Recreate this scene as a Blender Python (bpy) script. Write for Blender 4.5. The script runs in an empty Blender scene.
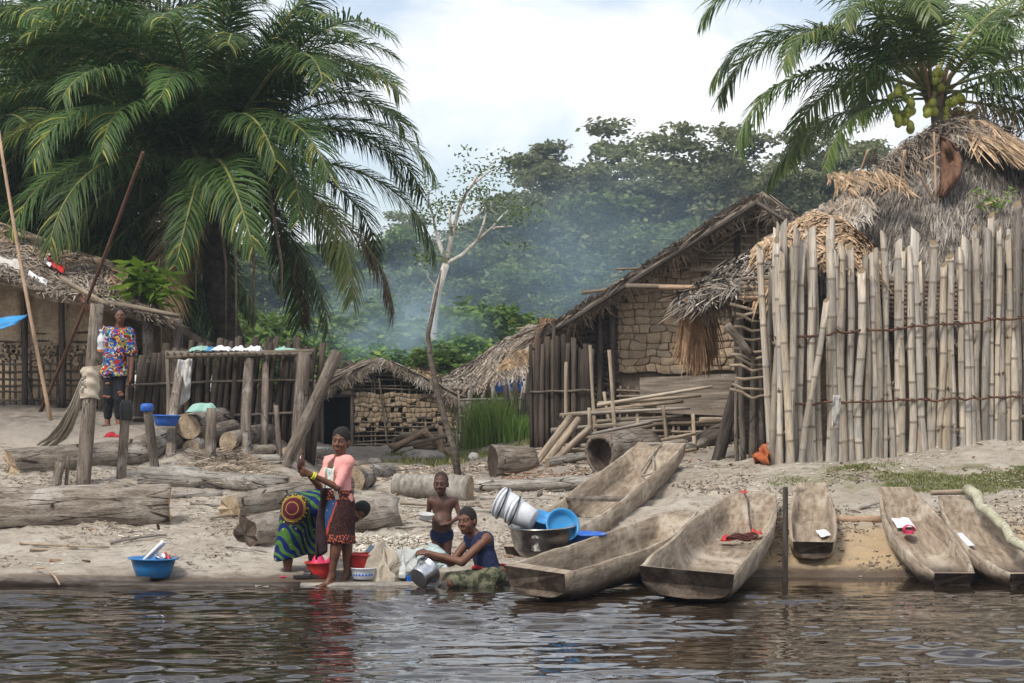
import bpy, bmesh, math, random
import numpy as np
from mathutils import Vector, Matrix, Quaternion
random.seed(7); RNG = np.random.default_rng(7)
R = math.radians
SC = bpy.context.scene
COL = SC.collection

# ------------------------------------------------------------------ camera
F, CX, HY, H = 2000.0, 512.0, 400.0, 1.85       # focal length in pixels, horizon row, eye height above the river
cam = bpy.data.cameras.new('camera'); camo = bpy.data.objects.new('camera', cam); COL.objects.link(camo)
camo.location = (0, 0, H); camo.rotation_euler = (R(90), 0, 0)
cam.sensor_width = 36; cam.lens = F/1024*36; cam.shift_y = (HY-341.5)/1024; cam.clip_end = 3000; cam.clip_start = .1
SC.camera = camo
# ------------------------------------------------------------------ sky
def nd(nt, typ, ins=None, **props):
    n = nt.nodes.new(typ)
    for k, v in props.items(): setattr(n, k, v)
    for k, v in (ins or {}).items():
        s = n.inputs[k]
        if isinstance(v, bpy.types.NodeSocket): nt.links.new(v, s)
        else: s.default_value = v
    return n
SUN_EL, SUN_AZ = 52, 215        # overcast noon light, coming over the photographer's left shoulder
W = bpy.data.worlds.new('World'); SC.world = W; W.use_nodes = True
nt = W.node_tree; nt.nodes.clear()
sky = nd(nt, 'ShaderNodeTexSky', sky_type='NISHITA', sun_disc=False, sun_elevation=R(SUN_EL), sun_rotation=R(SUN_AZ), dust_density=2.0)
bg1 = nd(nt, 'ShaderNodeBackground', {'Color': sky.outputs[0], 'Strength': .12})
tc = nd(nt, 'ShaderNodeTexCoord')
mp = nd(nt, 'ShaderNodeMapping', {'Vector': tc.outputs['Generated'], 'Scale': (1, 1, 2.6), 'Location': (.35, .1, .62)})
n1 = nd(nt, 'ShaderNodeTexNoise', {'Vector': mp.outputs[0], 'Scale': 4.6, 'Detail': 7, 'Roughness': .55, 'Distortion': .4})
rp = nd(nt, 'ShaderNodeMapRange', {'Value': n1.outputs[0], 'From Min': .40, 'From Max': .60, 'To Min': .28, 'To Max': 1.0}, interpolation_type='SMOOTHSTEP')
n2 = nd(nt, 'ShaderNodeTexNoise', {'Vector': mp.outputs[0], 'Scale': 9, 'Detail': 5})
cc = nd(nt, 'ShaderNodeMix', {0: n2.outputs[0], 6: (.90, .92, .96, 1), 7: (1.0, .99, .98, 1)}, data_type='RGBA')
bg2 = nd(nt, 'ShaderNodeBackground', {'Color': cc.outputs[2], 'Strength': .90})
mx = nd(nt, 'ShaderNodeMixShader', {0: rp.outputs[0], 1: bg1.outputs[0], 2: bg2.outputs[0]})
nd(nt, 'ShaderNodeOutputWorld', {0: mx.outputs[0]})
# ------------------------------------------------------------------ sun behind thin cloud
sl = bpy.data.lights.new('sun', 'SUN'); sl.energy = 2.4; sl.angle = R(13); sl.color = (1, .95, .88)
so = bpy.data.objects.new('sun', sl); COL.objects.link(so); so.location = (-20, -30, 60)
sd = Vector((math.sin(R(SUN_AZ))*math.cos(R(SUN_EL)), math.cos(R(SUN_AZ))*math.cos(R(SUN_EL)), math.sin(R(SUN_EL))))
so.rotation_euler = sd.to_track_quat('Z', 'Y').to_euler()
vs = SC.view_settings; vs.view_transform = 'Standard'; vs.look = 'None'; vs.gamma = 1; vs.exposure = 0.5; vs.use_curve_mapping = False
cy = SC.cycles
cy.use_denoising = True; cy.max_bounces = 6; cy.diffuse_bounces = 3; cy.glossy_bounces = 3; cy.transmission_bounces = 4
cy.volume_bounces = 1; cy.transparent_max_bounces = 8; cy.caustics_reflective = False; cy.caustics_refractive = False
cy.use_adaptive_sampling = True; cy.adaptive_threshold = .02

# ------------------------------------------------------------------ geometry helpers
def P(u, v, Y): return Vector(((u-CX)*Y/F, Y, H-(v-HY)*Y/F))
def _hash(ix, iy, s):
    h = np.sin(ix*127.1+iy*311.7+s*74.7)*43758.5453
    return h-np.floor(h)
def vnoise(x, y, s=0):
    x = np.asarray(x, float); y = np.asarray(y, float)
    ix = np.floor(x); iy = np.floor(y); fx = x-ix; fy = y-iy
    fx = fx*fx*(3-2*fx); fy = fy*fy*(3-2*fy)
    a = _hash(ix, iy, s); b = _hash(ix+1, iy, s); c = _hash(ix, iy+1, s); d = _hash(ix+1, iy+1, s)
    return (a+(b-a)*fx)*(1-fy)+(c+(d-c)*fx)*fy-.5
PROF = {
 -400: [(20.0,.03),(20.3,.12),(22.5,.40),(24.5,.68),(26.5,1.05),(28,1.30),(30,1.5),(34,1.85),(60,2.0)],
 0: [(20.0,.03),(20.3,.12),(22.5,.40),(24.5,.68),(26.5,1.05),(28,1.30),(30,1.52),(34,1.85),(60,1.9)],
 150: [(20.0,.03),(20.3,.12),(22.5,.40),(24.5,.66),(26.5,1.0),(28,1.28),(30,1.53),(34,1.7),(60,1.7)],
 270: [(20.0,.03),(20.3,.12),(22.5,.38),(24.5,.62),(26.5,.85),(28,1.05),(30,1.3),(34,1.3),(60,1.2)],
 335: [(20.0,.03),(20.3,.11),(22.5,.37),(24.5,.57),(26.5,.68),(28,.74),(34,.76),(60,.9)],
 450: [(20.1,.02),(20.4,.10),(22,.33),(24,.5),(26,.62),(28,.70),(32,.72),(46,.76),(60,.9)],
 560: [(20.3,.02),(20.7,.10),(24,.5),(26,.66),(28,.8),(30,.95),(34,1.1),(60,1.2)],
 700: [(20.7,.02),(21.0,.10),(22,.35),(23.5,.65),(25,.92),(27,1.05),(30,1.1),(34,1.2),(60,1.2)],
 800: [(20.9,.02),(21.2,.13),(22.3,.45),(23.3,.72),(24.2,.93),(25,1.05),(27,1.2),(30,1.3),(60,1.4)],
 1024: [(21.0,.02),(21.4,.13),(22.3,.45),(23.2,.74),(24.2,.97),(25.2,1.2),(26,1.36),(28,1.45),(60,1.5)],
 1500: [(21.2,.02),(21.6,.13),(22.3,.45),(23.2,.74),(24.2,.97),(25.2,1.2),(26,1.36),(28,1.45),(60,1.5)],
}
PK = sorted(PROF)
def th(x, y):
    x = np.asarray(x, float); y = np.asarray(y, float)
    u = np.clip(x/np.maximum(y, 8)*F+CX, PK[0], PK[-1])
    Z = np.stack([np.interp(y, [-60, p[0][0]-6, p[0][0]-.5, p[0][0]-.12]+[q[0] for q in p]+[400], [-1.5, -1.2, -.16, -.04]+[q[1] for q in p]+[p[-1][1]+.2]) for p in (PROF[k] for k in PK)], -1)
    i = np.clip(np.searchsorted(PK, u)-1, 0, len(PK)-2)
    k0 = np.array(PK)[i]; k1 = np.array(PK)[i+1]; t = np.clip((u-k0)/(k1-k0), 0, 1); t = t*t*(3-2*t)
    z = np.take_along_axis(Z, i[..., None], -1)[..., 0]*(1-t)+np.take_along_axis(Z, i[..., None]+1, -1)[..., 0]*t
    amp = np.clip((y-19.8)/1.5, 0.1, 1)
    return z+amp*(.10*vnoise(x*.7, y*.7, 1)+.06*vnoise(x*1.9, y*1.9, 2)+.05*vnoise(x*5, y*5, 3)+.028*vnoise(x*12, y*12, 4))
def TZ(x, y): return float(th(np.array([x]), np.array([y]))[0])
def G(u, Y, dz=0):
    x = (u-CX)*Y/F
    return Vector((x, Y, TZ(x, Y)+dz))
_YS = np.concatenate([np.arange(19.6, 32, .02), np.arange(32, 62, .1)])
def GV(u, v, dz=0):
    x = (u-CX)*_YS/F; z = th(x, _YS); vv = HY+(H-z)*F/_YS
    k = np.argmax(vv <= v) if (vv <= v).any() else len(_YS)-1
    return Vector((x[k], _YS[k], z[k]+dz))

class MB:
    def __init__(s): s.v = []; s.f = []; s.m = []
    def add(s, vs, fs, m=0):
        b = len(s.v); s.v += [tuple(p) for p in vs]; s.f += [tuple(b+i for i in f) for f in fs]; s.m += [m]*len(fs)
    def box(s, c, size, M=None, m=0):
        x, y, z = size[0]/2, size[1]/2, size[2]/2
        pts = [Vector((a*x, b*y, d*z)) for a in (-1, 1) for b in (-1, 1) for d in (-1, 1)]
        if M is not None: pts = [M @ p for p in pts]
        s.add([Vector(c)+p for p in pts], [(0,1,3,2),(4,6,7,5),(0,4,5,1),(2,3,7,6),(0,2,6,4),(1,5,7,3)], m)
    def tube(s, pts, rad, n=7, m=0, cap=True, jit=0, capm=None, flat=1):
        pts = [Vector(p) for p in pts]; k = len(pts)
        if not hasattr(rad, '__len__'): rad = [rad]*k
        t0 = (pts[1]-pts[0]).normalized(); up = Vector((0,0,1)) if abs(t0.z) < .9 else Vector((1,0,0))
        a = t0.cross(up).normalized(); ring = []
        for i in range(k):
            t = (pts[min(i+1, k-1)]-pts[max(i-1, 0)]).normalized()
            a = (a-t*a.dot(t)).normalized(); b = t.cross(a)
            for j in range(n):
                an = 2*math.pi*j/n; r = rad[i]*(1+(random.uniform(-jit, jit) if jit else 0))
                ring.append(pts[i]+(a*math.cos(an)+b*math.sin(an)*flat)*r)
        fs = [(i*n+j, i*n+(j+1) % n, (i+1)*n+(j+1) % n, (i+1)*n+j) for i in range(k-1) for j in range(n)]
        base = len(s.v); s.add(ring, fs, m)
        if cap:
            s.f += [tuple(base+j for j in range(n))[::-1], tuple(base+(k-1)*n+j for j in range(n))]
            s.m += [m if capm is None else capm]*2
    def lathe(s, prof, n=28, m=0, M=None, closed=False):
        vs = []
        for r, z in prof:
            for j in range(n):
                a = 2*math.pi*j/n; p = Vector((r*math.cos(a), r*math.sin(a), z)); vs.append(M @ p if M is not None else p)
        k = len(prof)
        s.add(vs, [(i*n+j, i*n+(j+1) % n, (i+1)*n+(j+1) % n, (i+1)*n+j) for i in range(k-1) for j in range(n)], m)
    def sheet(s, fn, nu, nv, m=0):
        vs = [fn(i/nu, j/nv) for j in range(nv+1) for i in range(nu+1)]
        s.add(vs, [(j*(nu+1)+i, j*(nu+1)+i+1, (j+1)*(nu+1)+i+1, (j+1)*(nu+1)+i) for j in range(nv) for i in range(nu)], m)
    def mesh(s, name, mats, origin=(0,0,0), smooth=False):
        me = bpy.data.meshes.new(name); o = Vector(origin)
        me.from_pydata([(p[0]-o.x, p[1]-o.y, p[2]-o.z) for p in s.v], [], s.f)
        for mt in (mats if isinstance(mats, (list, tuple)) else [mats]): me.materials.append(mt)
        if len(me.materials) > 1: me.polygons.foreach_set('material_index', s.m)
        if smooth: me.polygons.foreach_set('use_smooth', [True]*len(me.polygons))
        me.update(); return me
    def build(s, name, mats, parent=None, origin=None, smooth=False, solid=0):
        if parent is not None: o = link(name, s.mesh(name, mats, parent_origin(parent), smooth), parent)
        else:
            if origin is None:
                a = np.array(s.v); origin = (float(a[:,0].mean()), float(a[:,1].mean()), float(a[:,2].min()))
            o = link(name, s.mesh(name, mats, origin, smooth)); o.location = origin
        if solid:
            md = o.modifiers.new('thickness', 'SOLIDIFY'); md.thickness = solid; md.offset = 0
        return o
def parent_origin(p):
    o = Vector((0,0,0))
    while p is not None: o = o+p.location; p = p.parent
    return o
def link(name, me, parent=None, M=None):
    o = bpy.data.objects.new(name, me); COL.objects.link(o)
    if parent is not None: o.parent = parent
    if M is not None: o.matrix_local = M
    return o
def tag(o, label=None, cat=None, group=None, kind=None):
    if label: o['label'] = label
    if cat: o['category'] = cat
    if group: o['group'] = group
    if kind: o['kind'] = kind
    return o
def empty(name, loc, label, cat, group=None):
    o = bpy.data.objects.new(name, None); COL.objects.link(o); o.location = loc; o.empty_display_size = .2
    return tag(o, label, cat, group)
def frame(p0, p1, up=(0,0,1)):
    """matrix whose X axis runs from p0 to p1"""
    p0 = Vector(p0); x = (Vector(p1)-p0).normalized(); up = Vector(up)
    if abs(x.dot(up)) > .98: up = Vector((0,1,0))
    y = up.cross(x).normalized(); z = x.cross(y)
    M = Matrix((x, y, z)).transposed().to_4x4(); M.translation = p0; return M

ORD = ['first','second','third','fourth','fifth','sixth','seventh','eighth','ninth','tenth','eleventh','twelfth','thirteenth','fourteenth','fifteenth','sixteenth','seventeenth','eighteenth','nineteenth','twentieth','twenty-first','twenty-second']
# ------------------------------------------------------------------ materials
def newmat(name):
    m = bpy.data.materials.new(name); m.use_nodes = True; m.node_tree.nodes.clear(); return m, m.node_tree
def c4(c): return (c[0], c[1], c[2], 1)
def pbsdf(t, col, rough=.8, spec=.3, metal=0, normal=None, **kw):
    ins = {'Base Color': col if isinstance(col, bpy.types.NodeSocket) else c4(col), 'Roughness': rough, 'Specular IOR Level': spec, 'Metallic': metal}
    if normal is not None: ins['Normal'] = normal
    ins.update(kw); b = nd(t, 'ShaderNodeBsdfPrincipled', ins)
    nd(t, 'ShaderNodeOutputMaterial', {0: b.outputs[0]}); return b
def mixc(t, fac, a, b, blend='MIX'):
    f = lambda c: c if isinstance(c, bpy.types.NodeSocket) else c4(c)
    return nd(t, 'ShaderNodeMix', {0: fac, 6: f(a), 7: f(b)}, data_type='RGBA', blend_type=blend).outputs[2]
def rng(t, val, a, b, c=0.0, d=1.0, smooth=True):
    return nd(t, 'ShaderNodeMapRange', {'Value': val, 'From Min': a, 'From Max': b, 'To Min': c, 'To Max': d}, interpolation_type='SMOOTHSTEP' if smooth else 'LINEAR').outputs[0]
def tnoise(t, vec, scale, detail=4, rough=.55, dist=0):
    return nd(t, 'ShaderNodeTexNoise', {'Vector': vec, 'Scale': scale, 'Detail': detail, 'Roughness': rough, 'Distortion': dist}).outputs[0]
def mat_var(name, c1, c2, scale=6, stretch=(1,1,1), bump=.3, bdist=.02, rough=.85, spec=.25, rnd=.25, island=0, c3=None, s3=2.0, metal=0, translucent=0, wear=None, contrast=(.3,.7), satv=0, crack=0):
    """two-tone procedural surface: stretched noise grain, patches of a third colour, per-object and per-piece tint"""
    m, t = newmat(name); tc = nd(t, 'ShaderNodeTexCoord')
    oi = nd(t, 'ShaderNodeObjectInfo')
    off = nd(t, 'ShaderNodeVectorMath', {0: tc.outputs['Object'], 1: nd(t, 'ShaderNodeVectorMath', {0: (17.3, 9.1, 5.7), 'Scale': oi.outputs['Random']}, operation='SCALE').outputs[0]}, operation='ADD').outputs[0]
    mp = nd(t, 'ShaderNodeMapping', {'Vector': off, 'Scale': stretch}).outputs[0]
    n1 = tnoise(t, mp, scale, 6, .62)
    col = mixc(t, rng(t, n1, contrast[0], contrast[1]), c1, c2)
    if c3 is not None: col = mixc(t, rng(t, tnoise(t, off, s3, 5, .6), .5, .68), col, c3)
    if wear is not None:
        col = mixc(t, rng(t, tnoise(t, mp, scale*3.1, 3), .58, .72), col, wear)
    fine = tnoise(t, mp, scale*7.3, 4, .7)
    col = nd(t, 'ShaderNodeHueSaturation', {'Color': col, 'Value': rng(t, fine, .25, .75, .68, 1.3)}).outputs[0]
    if crack:
        ve = nd(t, 'ShaderNodeTexVoronoi', {'Vector': nd(t, 'ShaderNodeMapping', {'Vector': off, 'Scale': (.35,2.6,2.6)}).outputs[0], 'Scale': crack}, feature='DISTANCE_TO_EDGE').outputs['Distance']
        ck = nd(t, 'ShaderNodeMath', {0: rng(t, ve, .035, .008), 1: rng(t, tnoise(t, off, 3, 3), .42, .58)}, operation='MULTIPLY').outputs[0]
        col = mixc(t, ck, col, (.03,.024,.019)); fine = nd(t, 'ShaderNodeMath', {0: fine, 1: nd(t, 'ShaderNodeMath', {0: ck, 1: 1.2}, operation='MULTIPLY').outputs[0]}, operation='SUBTRACT').outputs[0]
    if satv:
        fr = nd(t, 'ShaderNodeMath', {0: nd(t, 'ShaderNodeMath', {0: oi.outputs['Random'], 1: 13.7}, operation='MULTIPLY').outputs[0]}, operation='FRACT').outputs[0]
        col = nd(t, 'ShaderNodeHueSaturation', {'Color': col, 'Saturation': rng(t, fr, 0, 1, 1-satv, 1+satv*.4, False)}).outputs[0]
    if rnd:
        v = rng(t, oi.outputs['Random'], 0, 1, 1-rnd, 1+rnd, False)
        col = nd(t, 'ShaderNodeHueSaturation', {'Color': col, 'Value': v}).outputs[0]
    if island:
        ge = nd(t, 'ShaderNodeNewGeometry')
        col = nd(t, 'ShaderNodeHueSaturation', {'Color': col, 'Value': rng(t, ge.outputs['Random Per Island'], 0, 1, 1-island, 1+island, False)}).outputs[0]
    bp = nd(t, 'ShaderNodeBump', {'Height': nd(t, 'ShaderNodeMath', {0: n1, 1: nd(t, 'ShaderNodeMath', {0: fine, 1: .45}, operation='MULTIPLY').outputs[0]}, operation='ADD').outputs[0], 'Strength': bump, 'Distance': bdist}).outputs[0] if bump else None
    b = pbsdf(t, col, rough, spec, metal, bp)
    if translucent:
        out = [n for n in t.nodes if n.type == 'OUTPUT_MATERIAL'][0]
        tr = nd(t, 'ShaderNodeBsdfTranslucent', {'Color': col})
        ms = nd(t, 'ShaderNodeMixShader', {0: translucent, 1: b.outputs[0], 2: tr.outputs[0]})
        t.links.new(ms.outputs[0], out.inputs[0])
    return m
def mat_leaf(name, c1, c2, c3=None, p3=.9, rough=.5, spec=.35, tr=.3, ornd=.2):
    """foliage: each leaflet its own tint, some of them yellowed"""
    m, t = newmat(name); ge = nd(t, 'ShaderNodeNewGeometry'); oi = nd(t, 'ShaderNodeObjectInfo')
    r = ge.outputs['Random Per Island']
    col = mixc(t, r, c1, c2)
    if c3 is not None:
        wn = nd(t, 'ShaderNodeTexWhiteNoise', {'W': r}, noise_dimensions='1D').outputs[0]
        col = mixc(t, nd(t, 'ShaderNodeMath', {0: wn, 1: p3}, operation='GREATER_THAN').outputs[0], col, c3)
    col = nd(t, 'ShaderNodeHueSaturation', {'Color': col, 'Value': rng(t, oi.outputs['Random'], 0, 1, 1-ornd, 1+ornd, False), 'Hue': rng(t, oi.outputs['Random'], 0, 1, .49, .51, False)}).outputs[0]
    b = nd(t, 'ShaderNodeBsdfPrincipled', {'Base Color': col, 'Roughness': rough, 'Specular IOR Level': spec})
    tb = nd(t, 'ShaderNodeBsdfTranslucent', {'Color': col})
    ms = nd(t, 'ShaderNodeMixShader', {0: tr, 1: b.outputs[0], 2: tb.outputs[0]})
    nd(t, 'ShaderNodeOutputMaterial', {0: ms.outputs[0]}); return m
def mat_plain(name, col, rough=.5, spec=.4, metal=0, dirt=.15, tr=0):
    m, t = newmat(name); tc = nd(t, 'ShaderNodeTexCoord')
    n = tnoise(t, tc.outputs['Object'], 14, 5, .6)
    cc = mixc(t, rng(t, n, .45, .75, 0, dirt), col, (.25, .2, .15))
    b = pbsdf(t, cc, rough, spec, metal)
    if tr:
        out = [k for k in t.nodes if k.type == 'OUTPUT_MATERIAL'][0]
        ms = nd(t, 'ShaderNodeMixShader', {0: tr, 1: b.outputs[0], 2: nd(t, 'ShaderNodeBsdfTranslucent', {'Color': cc}).outputs[0]})
        t.links.new(ms.outputs[0], out.inputs[0])
    return m
M = {}
M['bark'] = mat_var('bark', (.135,.105,.08), (.33,.285,.235), 5, (.6,3,3), .9, .05, c3=(.40,.365,.32), s3=2.2, wear=(.10,.085,.07), crack=3)
M['greylog'] = mat_var('greylog', (.155,.14,.12), (.36,.33,.29), 6, (.5,3,3), .8, .04, c3=(.42,.39,.345), s3=2.5, wear=(.11,.1,.085), crack=3.5)
M['palmlog'] = mat_var('palmlog', (.17,.15,.125), (.38,.345,.295), 7, (3,1,1), .5, .02, c3=(.45,.42,.37), s3=2.5)
M['cutend'] = mat_var('cutend', (.25,.18,.115), (.44,.35,.24), 9, (1,1,1), .5, .02, rnd=.15, wear=(.2,.12,.07))
M['freshcut'] = mat_var('freshcut', (.36,.18,.065), (.46,.27,.12), 12, (1,1,1), .4, .02, rnd=.1)
M['post'] = mat_var('post', (.075,.058,.045), (.20,.165,.13), 6, (.4,4,4), .5, .02, c3=(.24,.21,.18), s3=3, crack=5)
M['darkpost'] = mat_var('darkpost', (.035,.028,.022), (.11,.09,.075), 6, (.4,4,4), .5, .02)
M['stick'] = mat_var('stick', (.14,.105,.075), (.32,.26,.19), 6, (.3,3,3), .35, .01, rnd=.4)
M['redpole'] = mat_var('redpole', (.085,.042,.028), (.16,.085,.055), 5, (.3,3,3), .2, .01, rnd=.1)
M['tanpole'] = mat_var('tanpole', (.30,.20,.13), (.44,.31,.21), 5, (.3,3,3), .2, .01, rnd=.1)
M['lattice'] = mat_var('lattice', (.11,.085,.062), (.25,.20,.155), 6, (3,3,3), .3, .01, rnd=.3, island=.35)
M['bamboo'] = mat_var('bamboo', (.205,.165,.122), (.43,.365,.28), 3, (.25,5,5), .3, .006, rough=.65, spec=.25, rnd=.36, c3=(.27,.25,.22), s3=1.7, wear=(.13,.105,.08), contrast=(.22,.68), satv=.35)
M['bambend'] = mat_plain('bambend', (.22,.17,.11), .9, .1)
M['bambnode'] = mat_plain('bambnode', (.22,.185,.145), .8, .2)
M['darkbamboo'] = mat_var('darkbamboo', (.026,.020,.016), (.085,.065,.049), 4, (.3,4,4), .3, .008, rnd=.4)
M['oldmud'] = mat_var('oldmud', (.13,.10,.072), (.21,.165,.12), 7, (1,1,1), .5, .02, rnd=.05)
M['doorway_shade'] = mat_plain('doorway_shade', (.006,.006,.007), 1, 0, dirt=0)  # near-black colour standing in for the unlit inside of the hut
M['mud'] = mat_var('mud', (.29,.212,.135), (.43,.33,.22), 9, (1,1,1), .6, .02, rnd=.22, c3=(.36,.30,.23), s3=3)
M['mudwall'] = mat_var('mudwall', (.37,.28,.19), (.52,.415,.295), 4, (1,1,1), .4, .02, rnd=.08, c3=(.27,.2,.14), s3=3)
M['thatch'] = mat_var('thatch', (.15,.115,.085), (.32,.265,.205), 7, (1,1,1), 0, 0, rnd=.12, island=.5, c3=(.37,.33,.28), s3=1.3)
M['greythatch'] = mat_var('greythatch', (.075,.062,.051), (.17,.146,.12), 7, (1,1,1), 0, 0, rnd=.1, island=.6, c3=(.22,.195,.165), s3=1.5)
M['tanthatch'] = mat_var('tanthatch', (.25,.165,.095), (.46,.33,.21), 7, (1,1,1), 0, 0, rnd=.15, island=.35)
M['brownthatch'] = mat_var('brownthatch', (.22,.125,.07), (.38,.24,.14), 7, (1,1,1), 0, 0, rnd=.15, island=.4)
def canoe_material():
    """weathered adzed timber, soaked dark where it sits in the river"""
    m, t = newmat('canoe'); o = nd(t, 'ShaderNodeTexCoord').outputs['Object']; oi = nd(t, 'ShaderNodeObjectInfo').outputs['Random']
    o = nd(t, 'ShaderNodeVectorMath', {0: o, 1: nd(t, 'ShaderNodeVectorMath', {0: (17.3,9.1,5.7), 'Scale': oi}, operation='SCALE').outputs[0]}, operation='ADD').outputs[0]
    g = tnoise(t, nd(t, 'ShaderNodeMapping', {'Vector': o, 'Scale': (.5,4,4)}).outputs[0], 5, 7, .68)
    col = mixc(t, rng(t, g, .3, .7), (.16,.118,.082), (.35,.285,.212))
    col = mixc(t, rng(t, tnoise(t, o, 2.4, 6, .65), .5, .66), col, (.41,.355,.28))
    col = mixc(t, rng(t, tnoise(t, o, 5.5, 5, .7), .56, .70, 0, .85), col, (.105,.082,.062))
    ad = nd(t, 'ShaderNodeTexVoronoi', {'Vector': nd(t, 'ShaderNodeMapping', {'Vector': o, 'Scale': (.6,1,1)}).outputs[0], 'Scale': 11}).outputs['Distance']
    z = nd(t, 'ShaderNodeSeparateXYZ', {0: nd(t, 'ShaderNodeNewGeometry').outputs['Position']}).outputs[2]
    wet = rng(t, nd(t, 'ShaderNodeMath', {0: z, 1: nd(t, 'ShaderNodeMath', {0: g, 1: .16}, operation='MULTIPLY').outputs[0]}, operation='SUBTRACT').outputs[0], .08, -.03)
    col = mixc(t, wet, col, (.045,.032,.024))
    hh = nd(t, 'ShaderNodeMath', {0: g, 1: ad}, operation='ADD').outputs[0]
    pbsdf(t, col, rng(t, wet, 0, 1, .88, .4), .3, 0, nd(t, 'ShaderNodeBump', {'Height': hh, 'Strength': .6, 'Distance': .02}).outputs[0]); return m
M['canoe'] = canoe_material()
M['canoeend'] = mat_var('canoeend', (.030,.021,.016), (.085,.06,.045), 6, (1,1,1), .5, .02, rnd=.15, c3=(.13,.10,.075), s3=4)
M['leaf_palm'] = mat_leaf('leaf_palm', (.026,.056,.015), (.080,.145,.034), (.28,.27,.045), .94, .5, .25, .25, .25)
M['leaf_coco'] = mat_leaf('leaf_coco', (.055,.10,.022), (.14,.21,.05), (.24,.26,.06), .92, .42, .45, .3, .2)
M['leaf_yellow'] = mat_leaf('leaf_yellow', (.06,.10,.02), (.17,.19,.035), None, 1, .5, .3, .3, .15)
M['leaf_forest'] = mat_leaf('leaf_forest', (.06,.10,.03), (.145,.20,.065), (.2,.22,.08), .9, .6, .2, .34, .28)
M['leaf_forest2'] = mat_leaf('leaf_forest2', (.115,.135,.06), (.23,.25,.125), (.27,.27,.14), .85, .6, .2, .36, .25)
M['leaf_bush'] = mat_leaf('leaf_bush', (.06,.115,.024), (.15,.25,.05), (.2,.25,.05), .92, .55, .25, .3, .25)
M['leaf_bright'] = mat_leaf('leaf_bright', (.11,.22,.02), (.22,.36,.05), None, 1, .45, .35, .35, .1)
M['grass'] = mat_leaf('grass', (.11,.14,.035), (.21,.235,.075), (.30,.26,.13), .8, .6, .2, .25, .1)
M['reed'] = mat_leaf('reed', (.10,.19,.03), (.24,.36,.07), (.3,.3,.12), .93, .55, .25, .3, .1)
M['midrib'] = mat_var('midrib', (.10,.12,.035), (.21,.20,.07), 4, (1,1,1), 0, 0, rough=.5, rnd=.3)
M['drymidrib'] = mat_var('drymidrib', (.22,.17,.115), (.36,.29,.2), 4, (1,1,1), .2, .01, rnd=.2)
M['ptrunk'] = mat_var('ptrunk', (.04,.032,.025), (.12,.095,.07), 6, (1,1,1), .6, .04)
M['cocotrunk'] = mat_var('cocotrunk', (.13,.11,.09), (.27,.24,.2), 6, (1,1,4), .5, .03)
M['ftrunk'] = mat_var('ftrunk', (.17,.145,.115), (.35,.31,.26), 2, (2,2,.3), .4, .05, rnd=.25)
M['paletrunk'] = mat_var('paletrunk', (.42,.38,.33), (.60,.56,.5), 2, (2,2,.4), .3, .05, rnd=.1)
M['coconut'] = mat_var('coconut', (.26,.30,.035), (.40,.42,.07), 4, (1,1,1), .1, .01, rough=.45, spec=.4, rnd=.2)
M['white'] = mat_plain('white', (.78,.80,.84), .45, .4, dirt=.2, tr=.25)
M['whitecloth'] = mat_plain('whitecloth', (.48,.46,.43), .9, .1, dirt=.35)
M['paper'] = mat_plain('paper', (.72,.73,.76), .8, .2, dirt=.2)
M['blue'] = mat_plain('blue', (.014,.11,.46), .42, .4, dirt=.25)
M['cyan'] = mat_plain('cyan', (.025,.24,.52), .42, .4, dirt=.2)
M['basinblue'] = mat_plain('basinblue', (.018,.17,.42), .42, .4, dirt=.25)
M['red'] = mat_plain('red', (.46,.022,.02), .45, .4, dirt=.25)
M['darkred'] = mat_plain('darkred', (.30,.02,.03), .8, .1, dirt=.2)
M['pink'] = mat_plain('pink', (.62,.03,.12), .5, .4, dirt=.1)
M['black'] = mat_plain('black', (.012,.012,.014), .5, .4, dirt=.05)
M['green'] = mat_plain('green', (.25,.42,.36), .8, .2, dirt=.2)
M['rope'] = mat_var('rope', (.24,.21,.17), (.42,.38,.31), 20, (1,1,1), 0, 0, rnd=.2)
M['orange'] = mat_plain('orange', (.42,.12,.045), .85, .1, dirt=.3)
M['steel'] = mat_var('steel', (.33,.32,.31), (.52,.51,.49), 8, (1,1,1), .05, .01, rough=.3, spec=.5, rnd=.05, metal=1)
M['alu'] = mat_var('alu', (.42,.44,.47), (.62,.64,.68), 10, (1,1,1), .05, .01, rough=.35, spec=.5, rnd=.05, metal=1)
M['bagplastic'] = mat_plain('bagplastic', (.66,.68,.66), .35, .5, dirt=.2, tr=.3)
M['tanbag'] = mat_plain('tanbag', (.55,.48,.38), .5, .3, dirt=.3, tr=.2)
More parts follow.
